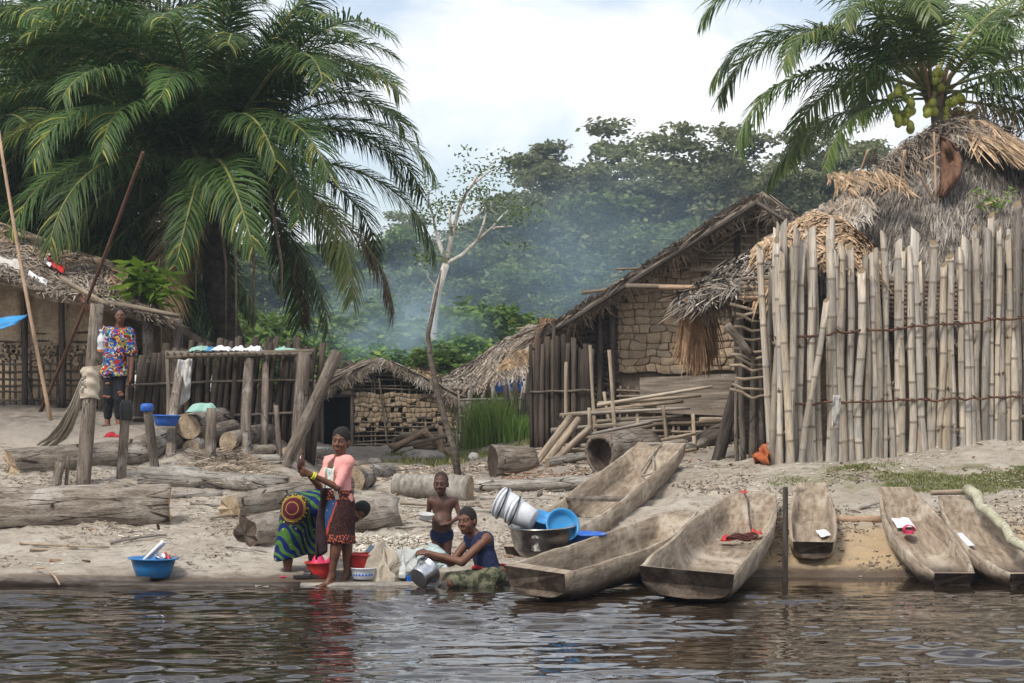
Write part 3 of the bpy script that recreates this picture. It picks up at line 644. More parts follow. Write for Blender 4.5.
def lattice(parent, bl, br, hfn, nv, nh, r, mat, skip=.06, seed=1, name='lattice', off=(0,0,0), jit=.02, vmin=0.0):
    """rough pole grid on a wall from bl to br (ground line) with height hfn(s)"""
    rs = random.Random(seed); b = MB(); bl = Vector(bl); br = Vector(br); o = Vector(off)
    for i in range(nv):
        s = (i+.5)/nv+rs.uniform(-.3,.3)/nv
        if rs.random() < skip: continue
        h = hfn(s); p = bl.lerp(br, s)+o
        b.tube([p+Vector((0,0,h*vmin)), p+Vector((rs.uniform(-jit,jit),0,h*(.5+vmin*.5))), p+Vector((rs.uniform(-jit,jit)*1.5,0,h))], [r*rs.uniform(.8,1.3)]*3, 5)
    H_ = max(hfn(i/20) for i in range(21)); nrm = (br-bl).cross(Vector((0,0,1))).normalized()
    for j in range(nh):
        z = H_*(vmin+(1-vmin)*(j+.5)/nh)+rs.uniform(-.03,.03)
        ss = [i/40 for i in range(41) if hfn(i/40) > z]
        if len(ss) < 3: continue
        s0, s1 = ss[0], ss[-1]
        if rs.random() < skip: s1 = s0+(s1-s0)*rs.uniform(.4,.8)
        b.tube([bl.lerp(br, s0+(s1-s0)*k/4)+o+nrm*r*1.2+Vector((0,0,z+rs.uniform(-jit,jit))) for k in range(5)], [r*rs.uniform(.7,1.1)]*5, 5)
    x = b.build(name, mat, parent); tag(x, kind='stuff'); return x
def lump_mesh(seed, mat):
    """hand-pressed lump of mud, about 1 x .4 x 1"""
    bm = bmesh.new(); bmesh.ops.create_cube(bm, size=1); bmesh.ops.subdivide_edges(bm, edges=bm.edges[:], cuts=1, use_grid_fill=True)
    rs = random.Random(seed)
    for v in bm.verts:
        c = v.co.copy(); n = c.normalized()*.62; v.co = c.lerp(n, .38)+Vector((rs.uniform(-.09,.09),)*1+(rs.uniform(-.09,.09), rs.uniform(-.09,.09)))
        v.co.y *= .6
    me = bpy.data.meshes.new('mud_block'); bm.to_mesh(me); bm.free(); me.materials.append(mat)
    me.polygons.foreach_set('use_smooth', [True]*len(me.polygons)); return me
LUMPS = [lump_mesh(i, M['mud']) for i in range(7)]
def mud_blocks(parent, u0, u1, v0, v1, Y, nu, nv, inside=lambda u, v: True, drop=.06, seed=1, fill=1.0):
    rs = random.Random(seed); du = (u1-u0)/nu; dv = (v1-v0)/nv
    for j in range(nv):
        for i in range(nu):
            u = u0+(i+.5+(.5 if j % 2 else 0)*.6+rs.uniform(-.12,.12))*du; v = v0+(j+.5+rs.uniform(-.1,.1))*dv
            if u > u1 or not inside(u, v) or rs.random() < drop: continue
            o = link('mud_block', rs.choice(LUMPS), parent); o.location = P(u, v, Y+rs.uniform(-.02,.02))-parent_origin(parent)
            o.scale = (du*Y/F*rs.uniform(1.0,1.18)*fill, .14, dv*Y/F*rs.uniform(1.02,1.18)*fill); o.rotation_euler = (rs.uniform(-.1,.1), rs.uniform(-.12,.12), rs.uniform(-.1,.1))
def mud_cells(parent, u0, u1, v0, v1, Y, nu, nv, inside=lambda u, v: True, drop=.05, seed=1, gap=.05, proud=.05):
    """cracked mud infill: irregular interlocking lumps, each its own piece"""
    rs = random.Random(seed); du = (u1-u0)/nu; dv = (v1-v0)/nv; o_ = parent_origin(parent)
    def warp(u, v): return u+du*.75*float(vnoise(u/du*.9+seed, v/dv*.9, 3)), v+dv*.8*float(vnoise(u/du*.8, v/dv*.8+seed, 4))
    for j in range(nv):
        i0 = 0
        x = -rs.random()*.5
        while x < nu:
            w = rs.uniform(.65,1.5); a, b = u0+max(x,0)*du, u0+min(x+w,nu)*du; x += w
            if b-a < du*.3: continue
            t0, t1 = v0+j*dv, v0+(j+1)*dv; cu, cv = (a+b)/2, (t0+t1)/2
            if not inside(cu, cv) or rs.random() < drop: continue
            ring = [(a,t0),((a+b)/2,t0),(b,t0),(b,cv),(b,t1),((a+b)/2,t1),(a,t1),(a,cv)]; ring = [warp(*p) for p in ring]; wc = (sum(p[0] for p in ring)/8, sum(p[1] for p in ring)/8)
            g = gap+rs.uniform(0,.05); dep = rs.uniform(-.015,.02); m = MB(); L1 = []; L2 = []; L3 = []
            for k, p in enumerate(ring):
                q = (p[0]+(wc[0]-p[0])*g, p[1]+(wc[1]-p[1])*g*1.3); r_ = (p[0]+(wc[0]-p[0])*(g+(.10 if k % 2 else .2)), p[1]+(wc[1]-p[1])*(g+(.12 if k % 2 else .24)))
                L1.append(P(q[0],q[1],Y+.06)-o_); L2.append(P(q[0],q[1],Y+dep)-o_); L3.append(P(r_[0],r_[1],Y-proud*.5+dep+rs.uniform(-.008,.008))-o_)
            c = P(wc[0],wc[1],Y-proud*.62+dep)-o_; cen = c.copy(); m.add([v_-cen for v_ in L1+L2+L3+[c]], [(k,(k+1)%8,8+(k+1)%8,8+k) for k in range(8)]+[(8+k,8+(k+1)%8,16+(k+1)%8,16+k) for k in range(8)]+[(16+k,16+(k+1)%8,24) for k in range(8)])
            ob = link('mud_block', m.mesh('mud_block', M['mud']), parent); ob.location = cen; ob.data.polygons.foreach_set('use_smooth', [False]*8+[True]*16)
def wall_sheet(parent, pts, mat, name='wall', thick=.08, nu=12, nv=6, wob=.02, seed=0):
    """pts = bl, br, tr, tl"""
    bl, br, tr, tl = [Vector(p) for p in pts]; b = MB()
    def fn(s, t):
        p = bl.lerp(br, s).lerp(tl.lerp(tr, s), t); p.y += wob*2*float(vnoise(s*6+seed, t*4+seed, 9)); return p
    b.sheet(fn, nu, nv); return b.build(name, mat, parent, smooth=True, solid=thick)
BARK = [M['bark'], M['cutend']]; GREY = [M['greylog'], M['cutend']]; POST = [M['post'], M['post']]; DPOST = [M['darkpost'], M['darkpost']]
STICK = [M['stick'], M['cutend']]

# ================================================================== left hut
def left_hut():
    e = empty('thatched_hut', G(40, 33), 'mud and lattice hut with sagging grey thatch at the left edge', 'hut')
    top = [P(-90,178,36), P(0,222,35.6), P(58,246,35.2), P(108,260,34.8), P(140,282,34), P(156,302,33.4)]
    bot = [P(-90,268,31.2), P(0,278,31.4), P(40,288,31.5), P(100,302,31.6), P(138,308,31.8), P(164,316,32)]
    fn = slope(top, bot, .05, .12)
    thatch_roof(e, fn, 5200, M['thatch'], .62, .030, seed=4, thick=.14, base=M['thatch'], jit=.35)
    t = strands(fn, 500, .9, .05, jit=.6, seed=9, trange=(0,.3)); o = t.build('ridge_straw', M['tanthatch'], e); tag(o, kind='stuff')
    back = [P(-90,178,36), P(0,222,35.6), P(108,260,34.8), P(156,302,33.4)]; bk = [Vector((p.x, 39.5, 3.0)) for p in back]
    thatch_roof(e, slope(back, bk), 500, M['thatch'], .6, .03, seed=5, thick=.12)
    zb = G(40,33).z
    for i, (ua, ub, va) in enumerate(((-70,22,268),(28,60,287),(66,92,296))):     # daubed panels between dark posts
        wall_sheet(e, [P(ua,346+random.uniform(-4,4),33), P(ub,346,33), P(ub,va+2,33), P(ua,va-3,33)], M['mudwall'], 'mud_panel', .09, 14, 10, .03, i*7)
        b = MB(); rs = random.Random(i)                                           # daub fallen away from the lattice
        for k in range(int((ub-ua)*.7)):
            c = P(rs.uniform(ua+2,ub-1), rs.triangular(343,366,345), 32.98); r = rs.uniform(.03,.075)
            b.tube([c+Vector((0,.03,0)), c+Vector((0,-.05,0))], [r, r*.7], 7, jit=.25)
        x = b.build('daub_patch', M['mudwall'], e); tag(x, kind='stuff')
    lattice(e, Vector(((-70-CX)*33/F,33,zb-.1)), Vector(((92-CX)*33/F,33,zb-.1)), lambda s: 1.35, 26, 11, .022, M['lattice'], seed=3)
    for u0, v0, u1, v1, r in ((25,410,25,282,3.2),(63,408,62,292,3),(95,408,96,300,3),(33,405,22,355,2.2),(58,410,66,352,2)):
        rod('wall_post', P(u0,v0,32.85), P(u1,v1,32.85), r*33/F, r*33/F*.8, DPOST, parent=e)
    wall_sheet(e, [P(-70,408,36.5), P(120,406,36.5), P(120,290,36.5), P(-70,250,36.5)], M['mudwall'], 'back_wall', .1)
    wall_sheet(e, [P(96,408,33.1), P(120,406,36.5), P(120,292,36.5), P(96,300,33.1)], M['mudwall'], 'side_wall', .1)
    for u0, v0, u1, v1, r in ((147,405,146,310,6),(163,410,178,318,5.5)):           # porch posts under the eave
        b = G(u0, 31.8); rod('porch_post', b-Vector((0,0,.1)), P(u1,v1,31.8), r*31.8/F, r*31.8/F*.8, DPOST if u0 > 150 else POST, parent=e, bend=.04, seg=8, lump=.14)
    for u0, v0, u1, v1 in ((60,278,108,305),(72,290,104,304),(0,283,44,290),(100,301,180,316)):
        rod('eave_pole', P(u0,v0,31.3), P(u1,v1,31.2), .045, .035, STICK, parent=e)
    return e
left_hut()
def flat_cloth(name, pts, mat, label, cat, amp=.03, nu=10, nv=8, solid=.012, parent=None, seed=0):
    a, b_, c, d = [Vector(p) for p in pts]; m = MB()
    nr = (b_-a).cross(d-a).normalized()
    m.sheet(lambda s, t: a.lerp(b_, s).lerp(d.lerp(c, s), t)+nr*amp*2*float(vnoise(s*4+seed, t*5+seed, 6))+nr*amp*float(vnoise(s*9, t*9+seed, 7)), nu, nv)
    o = m.build(name, mat, parent, smooth=True, solid=solid)
    return tag(o, label, cat) if label else o
flat_cloth('roof_rag', [P(29,271,32.2), P(48,281,31.9), P(46,285,31.7), P(28,275,32)], M['paper'], 'long white rag lying on the left hut thatch', 'rag', .02)
flat_cloth('roof_rag', [P(48,258,33.2), P(65,268,32.8), P(63,272,32.6), P(47,261,33)], M['red'], 'red rag lying on the left hut thatch', 'rag', .05)
flat_cloth('roof_rag', [P(45,259,33.1), P(52,264,32.9), P(50,266,32.8), P(44,261,33)], M['paper'], 'small white scrap beside the red rag on the left hut thatch', 'rag', .03)
flat_cloth('roof_rag', [P(-4,256,32.6), P(22,262,32.5), P(20,268,32.2), P(-4,262,32.3)], M['whitecloth'], 'grey crumpled rag over the eave at the left edge of the photo', 'rag', .07)
flat_cloth('tarp', [P(-40,322,30), P(28,315,30.2), P(14,324,30), P(-40,342,29.8)], M['cyan'], 'corner of a bright blue tarpaulin at the left edge', 'tarpaulin', .04)
rod('long_pole', GV(52,420)-Vector((0,0,.1)), P(-2,128,GV(52,420).y+.3), .034, .026, [M['tanpole']]*2, 'long smooth tan pole leaning up past the left hut roof', 'pole', seg=10, bend=.006)
rod('long_pole', GV(38,412)-Vector((0,0,.1)), P(143,152,29.3), .034, .024, [M['redpole']]*2, 'long thin dark red pole leaning right against the left hut eave', 'pole', seg=10, bend=.008)
def vine():
    e = empty('climbing_plant', P(145,300,32.6), 'bright green broad-leaved creeper on the right end of the left hut roof', 'plant')
    b = MB(); rs = random.Random(4); lf = MB()
    for k in range(9):
        p = [P(150,302,32.6), P(142+rs.uniform(-18,22),280+rs.uniform(-8,8),32.5), P(143+rs.uniform(-32,38),270+rs.uniform(-16,26),32.3+rs.uniform(-.4,.3))]
        b.tube(p, [.012,.009,.005], 5)
        for j in range(24):
            c = lerp2(p, rs.uniform(.25,1))+Vector((rs.gauss(0,.09), rs.gauss(0,.12), rs.gauss(0,.08))); d = Vector((rs.gauss(0,1), rs.gauss(-.5,.8), rs.uniform(-1.1,.2))).normalized(); w = d.cross(Vector((rs.gauss(0,.4),.3,1))).normalized(); L = rs.uniform(.2,.36)
            lf.add([c, c+d*L*.45-w*L*.27, c+d*L, c+d*L*.45+w*L*.27], [(0,1,2,3)])
    b.build('stem', M['midrib'], e); lf.build('foliage', M['leaf_bright'], e)
vine()
# ------------------------------------------------------------------ the stick fence behind the drying rack
def stick_fence(name, pts, tops, n, rpx, mat, label, rails, seed, leanpx=0, layers=2, leanvar=2):
    """pts: ground line as (u, Y); tops: (u, v) outline of the pole tops"""
    rs = random.Random(seed); e = empty(name, G(*pts[0]), label, 'fence')
    us = [p[0] for p in pts]; Ys = [p[1] for p in pts]; tu = [q[0] for q in tops]; tv = [q[1] for q in tops]
    for i in range(n):
        u = us[0]+(us[-1]-us[0])*(i+rs.uniform(.2,.8))/n; Y = float(np.interp(u, us, Ys))+rs.uniform(-.05,.05)*layers
        b = G(u, Y, -.12); v = float(np.interp(u, tu, tv))+rs.gauss(0,5); t = P(u+leanpx+rs.gauss(0,leanvar), v, Y+rs.uniform(-.05,.05)); r = rpx*Y/F*rs.uniform(.7,1.25)
        rod('fence_pole', b, t, r, r*.85, [mat, M['bambend']], parent=e, seg=4, n=7, bend=rs.uniform(-.01,.01))
    for (v0, v1) in rails:
        q = [P(us[0]+(us[-1]-us[0])*k/6, v0+(v1-v0)*k/6+rs.uniform(-1,1), float(np.interp(us[0]+(us[-1]-us[0])*k/6, us, Ys))-.12) for k in range(7)]
        m = MB(); m.tube(q, .022, 6); m.build('rail', M['post'], e, smooth=True)
    return e
stick_fence('pole_fence', [(126,30.6),(200,30.4),(312,30.2)], [(126,352),(160,352),(200,345),(260,343),(312,352)], 62, 3.6, M['darkbamboo'], 'dark weathered pole fence behind the drying rack left of centre', ((385,380),(418,412)), 5, leanpx=9, leanvar=4)
# ------------------------------------------------------------------ drying rack
def rack():
    e = empty('drying_rack', G(240,29), 'rough pole drying rack with a flat top in front of the dark fence', 'rack')
    for u0, v0, u1, v1, r in ((170,462,183,354,5),(245,462,250,352,5.5),(262,455,266,352,4),(167,440,167,355,2.5),(300,448,300,356,3)):
        b = GV(u0, v0); Y = min(b.y, 29.4); rod('rack_post', P(u0,v0,Y)-Vector((0,0,.15)), P(u1,v1,29), r*29/F, r*29/F*.85, POST, parent=e, bend=.015, lump=.1)
    for k in range(7):
        rod('top_pole', P(165,355-k*.4,28.8+k*.2), P(312,354-k*.4,28.8+k*.22), .03, .026, POST, parent=e, bend=random.uniform(-.006,.006))
    for k in range(22):
        u = 167+k*6.8; rod('cross_stick', P(u,353.2,28.7), P(u+random.uniform(-2,2),351,30.3), .018, .016, POST, parent=e, seg=3, n=6)
    rod('beam', P(166,357,28.75), P(314,351,28.85), .035, .03, STICK, parent=e)
    return e
rack()
rs = random.Random(11)
for i, (u, w, h, mt, lb) in enumerate(((200,20,5,'green','pale green cloth bundle at the left end of the drying rack top'),(222,18,5,'paper','white and blue packet second from the left on the drying rack'),(240,14,5,'paper','white packet in the middle of the drying rack top'),(254,16,5,'paper','crumpled white packet right of the middle of the drying rack'),(286,22,4,'green','flat green and white cloth at the right end of the drying rack'),(211,8,4,'cyan','small blue packet between the green bundle and white packets on the rack'))):
    c = P(u, 351, 29.1); b = MB(); ww = w*29/F/2; hh = h*29/F
    b.sheet(lambda s, t: c+Vector(((s-.5)*2*ww*(1+.4*float(vnoise(t*4,i))), (t-.5)*.5, hh*.75*(math.sin(math.pi*s)*math.sin(math.pi*t))**.5*(1+1.6*float(vnoise(s*5+i*3,t*4,3)))+.03*float(vnoise(s*11+i*3,t*9,3)))), 16, 10)
    tag(b.build('packet', M[mt], smooth=True, solid=.01), lb, 'packet')
flat_cloth('hanging_cloth', [P(178,360,28.55), P(192,359,28.6), P(190,398,28.5), P(174,412,28.4)], M['whitecloth'], 'long grey-white cloth hanging over the front left rack post', 'cloth', .09, 12, 14)
# ------------------------------------------------------------------ posts on the left bank
pb = upright('thick_post', (83,486), (97,304), 8, POST, 'thick upright post wound with cloth in front of the left hut', lump=.08, seg=10, n=12)
upright('short_post', (121,478), (126,404), 5.5, POST, 'short post with a blackened top left of the capped post', lump=.1)
upright('short_post', (155,470), (147,405), 5, POST, 'short leaning post wearing a blue plastic cap', lump=.1)
upright('short_post', (210,468), (212,408), 5.5, POST, 'short grey post rising from the log pile below the rack', lump=.12)
upright('leaning_post', (285,466), (338,352), 7.5, POST, 'thick post leaning right at the right end of the log pile', lean=.3, lump=.1, n=10)
upright('tall_post', (297,462), (304,352), 7.5, POST, 'upright thick post crossed by the leaning post right of the rack', lump=.1, n=10)
upright('tall_post', (280,462), (276,405), 3.2, POST, 'mossy short stake between the log pile and the leaning post', lump=.15)
upright('dark_stake', (66,486), (69,455), 2.2, POST, 'small stake beside the foot of the cloth-wound post')
upright('stub_post', (56,486), (60,462), 5, POST, 'grey stump stub just left of the cloth-wound post', lump=.2)
def capped(u, v, Y, rpx, mat, name, label, hpx=6):
    b = MB(); c = P(u, v, Y); r = rpx*Y/F; h = hpx*Y/F
    b.lathe([(r*1.0,-h),(r*1.12,-h*.6),(r*1.1,0),(r*.8,h*.25),(0.001,h*.3)], 12)
    b.v = [(p[0]*(1+.1*math.sin(k))+c.x, p[1]+c.y, p[2]+c.z) for k, p in enumerate(b.v)]
    tag(b.build(name, mat, smooth=True), label, 'wrapping')
capped(147, 405, GV(155,470).y, 6.2, M['blue'], 'blue_wrapping', 'blue plastic wrapping on top of the short leaning post')
capped(126, 404, GV(121,478).y, 6, M['black'], 'black_wrapping', 'black wrapping on top of the short post by the hut', 16)
# cloth wound round the thick post and a hammock-like net hanging from it
b0 = GV(83,486); Yb = b0.y
w = MB(); ax0 = P(89,398,Yb); ax1 = P(91,366,Yb); rr = 8.4*Yb/F
w.sheet(lambda s, t: ax0.lerp(ax1, t)+Vector((math.cos(2*math.pi*s), math.sin(2*math.pi*s), 0))*rr*(1.12+.10*math.sin(t*19+2.2*math.sin(2*math.pi*s+1))+.28*float(vnoise(s*9, t*6, 4)))+Vector((0,0,.05*float(vnoise(s*5,t*3,6)))), 36, 26)
tag(w.build('cloth_binding', M['tanbag'], smooth=True), 'pale cloth wound round the thick post before the left hut', 'cloth')
w = MB()
for k in range(11):
    a = P(84+random.uniform(-2,2), 376+k*1.5, Yb-.12); z = GV(38+k*2.2, 447+random.uniform(-2,3))+Vector((0,0,.04)); mid = a.lerp(z,.5)+Vector((0,0,-.12-random.uniform(0,.05)))
    w.tube([a, a.lerp(mid,.5)+Vector((0,0,-.04)), mid, mid.lerp(z,.5)+Vector((0,0,-.03)), z], .022, 5, flat=.6)
tag(w.build('hanging_net', M['rope'], smooth=True), 'pale net slung from the cloth-wound post down to the ground', 'net')
b = MB(); c = P(101,352,Yb-.05); s_ = 1.0
b.lathe([(.001,0),(.046,0),(.05,.015),(.05,.15),(.04,.19),(.018,.22),(.018,.25),(.022,.25),(.022,.28),(.001,.28)], 14, M=Matrix.Translation(c))
bo = b.build('plastic_bottle', M['white'], smooth=True, origin=c); tag(bo, 'white plastic bottle with orange base tied to the thick post', 'bottle')
b = MB(); b.lathe([(.0505,.005),(.0515,.03)], 14, M=Matrix.Translation(c)); b.build('base_band', M['orange'], bo)
b = MB(); b.lathe([(.0512,.06),(.0512,.13)], 14, M=Matrix.Translation(c)); b.build('bottle_label', mat_var('label_print', (.6,.6,.6), (.08,.08,.1), 30, rnd=0, bump=0), bo)
b = MB(); b.tube([c+Vector((0,0,.26)), c+Vector((-.02,.02,.33)), P(97,322,Yb)], .005, 4); b.build('bottle_string', M['rope'], bo)

# ================================================================== small hut in the middle distance
def middle_hut():
    Y = 45; e = empty('lattice_hut', G(385,Y), 'small lattice and mud hut with shaggy thatch and dark doorway', 'hut'); s = Y/F
    rf, rb = P(384,358,Y-.22), P(352,366,Y+4)
    lf, lb = P(292,408,Y-.22), P(268,408,Y+4); ef, eb = P(468,404,Y-.22), P(436,402,Y+4)
    lm, em = rf.lerp(lf,.5)+Vector((0,0,.04)), rf.lerp(ef,.5)+Vector((0,0,.04))
    thatch_roof(e, lambda a, t: (rb.lerp(rf,a)).lerp(lb.lerp(lf,a),t)+Vector((0,0,.05*math.sin(math.pi*t)+.09*float(vnoise(a*5,t*5)))), 2200, M['thatch'], .6, .035, seed=2, thick=.14, jit=.3)
    thatch_roof(e, lambda a, t: (rf.lerp(rb,a)).lerp(ef.lerp(eb,a),t)+Vector((0,0,.05*math.sin(math.pi*t)+.09*float(vnoise(a*5,t*5+9)))), 2200, M['thatch'], .6, .035, seed=3, thick=.14, jit=.3)
    fr = strands(lambda a, t: lerp2([lf, lm, rf, em, ef], a)+Vector((0,-.05,-.06*t)), 500, .22, .03, seed=4, jit=.7); tag(fr.build('verge_straw', M['thatch'], e), kind='stuff')
    bl, br = P(304,452,Y), P(456,450,Y); g = min(TZ(bl.x,Y), TZ(br.x,Y))-.1; bl.z = br.z = g
    top = lambda q: (H-(float(np.interp(304+q*152, [292,384,468], [406,362,403]))-HY)*s)-g
    door = lambda u: 322 < u < 352
    lattice(e, bl, br, top, 24, 19, .020, M['stick'], seed=6, skip=.05, jit=.03)
    mud_cells(e, 354, 454, 393, 432, Y-.05, 22, 8, lambda u, v: random.random() > max(0, (v-416)/22), drop=.10, seed=3, gap=.04, proud=.012)
    mud_cells(e, 312, 352, 384, 396, Y-.07, 5, 2, drop=.1, seed=8)
    # doorway: jambs round a flat panel whose black paints the shade inside
    for u in (322, 352): rod('door_jamb', P(u,450,Y-.06)-Vector((0,0,.1)), P(u,390,Y-.06), .04, .04, POST, parent=e)
    rod('lintel', P(318,396,Y-.07), P(356,395,Y-.07), .045, .04, POST, parent=e)
    b = MB(); b.box(P(337,424,Y-.03), (28*s, .03, 54*s)); b.build('doorway_shade_panel', M['doorway_shade'], e)
    for (u0, u1, y0, y1) in ((304,304,Y,Y+4),(456,436,Y,Y+4),(304,436,Y+4,Y+4)):
        a = P(u0,452,y0); c = P(u1,452,y1); a.z = c.z = g; h = 1.05 if y0 != y1 else 1.6
        wall_sheet(e, [a, c, c+Vector((0,0,h)), a+Vector((0,0,h))], M['mudwall'], 'wall', .08)
    rod('leaning_pole', P(388,448,Y-.25), P(379,378,Y-.12), .025, .02, STICK, parent=e)
    return e
middle_hut()
def far_roofs():
    Y = 53; e = empty('thatched_hut', G(340,Y), 'partly hidden hut whose bare roof frame shows left of the small hut', 'hut')
    a, r, c = P(318,400,Y), P(346,362,Y), P(372,388,Y)
    b = MB()
    for q in (0,1.4,2.8):
        d = Vector((-.5*q*.2, q, 0)); b.tube([a+d, r+d], .05, 5); b.tube([r+d, c+d], .05, 5)
    for k in range(6): t = (k+.5)/6; b.tube([a.lerp(r,t)+Vector((0,-.1,.04)), a.lerp(r,t)+Vector((-.3,2.9,.04))], .03, 5)
    for k in range(5): t = (k+.5)/5; b.tube([P(322+k*10,398,Y-.02), P(322+k*10,min(395,370+abs(k-2)*9),Y-.02)], .03, 5)
    b.build('roof_frame', M['lattice'], e)
    tag(strands(lambda s, t: r.lerp(c, t)+Vector((0, s*2.8, .05)), 260, .5, .05, seed=3).build('thatch', M['thatch'], e), kind='stuff')
    for u in (320, 370): rod('corner_post', G(u,Y,-.1), P(u,396,Y), .07, .06, POST, parent=e)
    wall_sheet(e, [G(320,Y+.1,-.1), G(370,Y+.1,-.1), P(370,394,Y+.1), P(320,400,Y+.1)], M['mudwall'], 'wall', .08)
    Y = 58; e = empty('thatched_hut', G(418,Y), 'distant little hut with a pale brown pointed roof above the small hut', 'hut')
    a = P(420,363,Y); L_, R_ = P(398,384,Y-1), P(446,386,Y-1)
    thatch_roof(e, lambda s, t: a.lerp(L_.lerp(R_, s), t)+Vector((0,0,.05*float(vnoise(s*5,t*4)))), 600, M['tanthatch'], .5, .05, seed=7, thick=.1)
    wall_sheet(e, [G(402,Y-.4,-.1), G(442,Y-.4,-.1), P(442,386,Y-.4), P(402,386,Y-.4)], M['mudwall'], 'wall', .1)
far_roofs()
def second_hut():
    Y = 50; e = empty('thatched_hut', G(500,Y), 'hut with long grey thatched slope and blue tarpaulin behind the reeds', 'hut')
    top = [P(436,383,Y+4), P(480,356,Y+3), P(510,336,Y+2.2), P(532,325,Y+1.6), P(560,332,Y+1.6)]
    bot = [P(440,392,Y-1), P(462,391,Y-1), P(490,380,Y-1), P(520,370,Y-1), P(560,362,Y-1)]
    thatch_roof(e, slope(top, bot, -.08, .1), 3600, M['thatch'], .7, .04, seed=12, thick=.2, jit=.25)
    for k, (u, v, w, h) in enumerate(((524,345,16,6),(530,352,14,5),(512,352,10,4),(538,344,12,6))):
        c = P(u, v+8, Y-.9); tag(strands(lambda s, t: c+Vector(((s-.5)*w*.03, 0, (.5-t)*h*.03)), 60, .5, .06, seed=k, jit=.7).build('loose_thatch', M['tanthatch'], e), kind='stuff')
    zg = G(500,Y).z
    lattice(e, P(462,452,Y).xyz*1 if False else Vector((P(462,0,Y).x,Y,zg-.1)), Vector((P(545,0,Y).x,Y,zg-.1)), lambda s: 1.5, 20, 12, .03, M['lattice'], seed=8)
    wall_sheet(e, [Vector((P(462,0,Y).x,Y+.7,zg-.1)), Vector((P(560,0,Y).x,Y+.7,zg-.1)), P(560,372,Y+.7), P(462,392,Y+.7)], M['mudwall'], 'wall', .1)
    for u in (463, 490, 515, 543): rod('wall_post', G(u,Y-.1,-.1), P(u,383,Y-.1), .06, .05, POST, parent=e)
    rod('beam', P(458,392,Y-.3), P(560,388,Y-.3), .09, .08, STICK, parent=e)
    flat_cloth('tarpaulin', [P(491,393,Y-1.15), P(536,389,Y-1.15), P(536,372,Y-1.1), P(492,382,Y-1.1)], M['blue'], None, None, .08, parent=e)
    return e
second_hut()
# leaning sticks in front of the second hut
rs = random.Random(3); sb = [M['greylog'], M['cutend']]
sf = empty('stick_fence', G(485,44), 'leaning pale sticks fencing the reeds before the second hut', 'fence')
for k in range(30):
    u = 462+k*2.9+rs.uniform(-2,2); lean = rs.uniform(-6,9)
    rod('fence_stick', G(u+lean*.5,44+rs.uniform(-.5,.5),-.1), P(u-lean, rs.uniform(376,408), 44), .035, .03, sb, parent=sf, seg=3, n=6)
for k in range(3): rod('fence_rail', P(460,400+k*16,43.9), P(545,398+k*16,43.9), .03, .03, sb, parent=sf, n=6)
for k in range(5):
    u = 505+k*9; rod('fence_post', G(u,43,-.1), P(u+rs.uniform(-3,3),rs.uniform(372,400),43), .09, .06, DPOST, parent=sf, n=7, bend=.03)
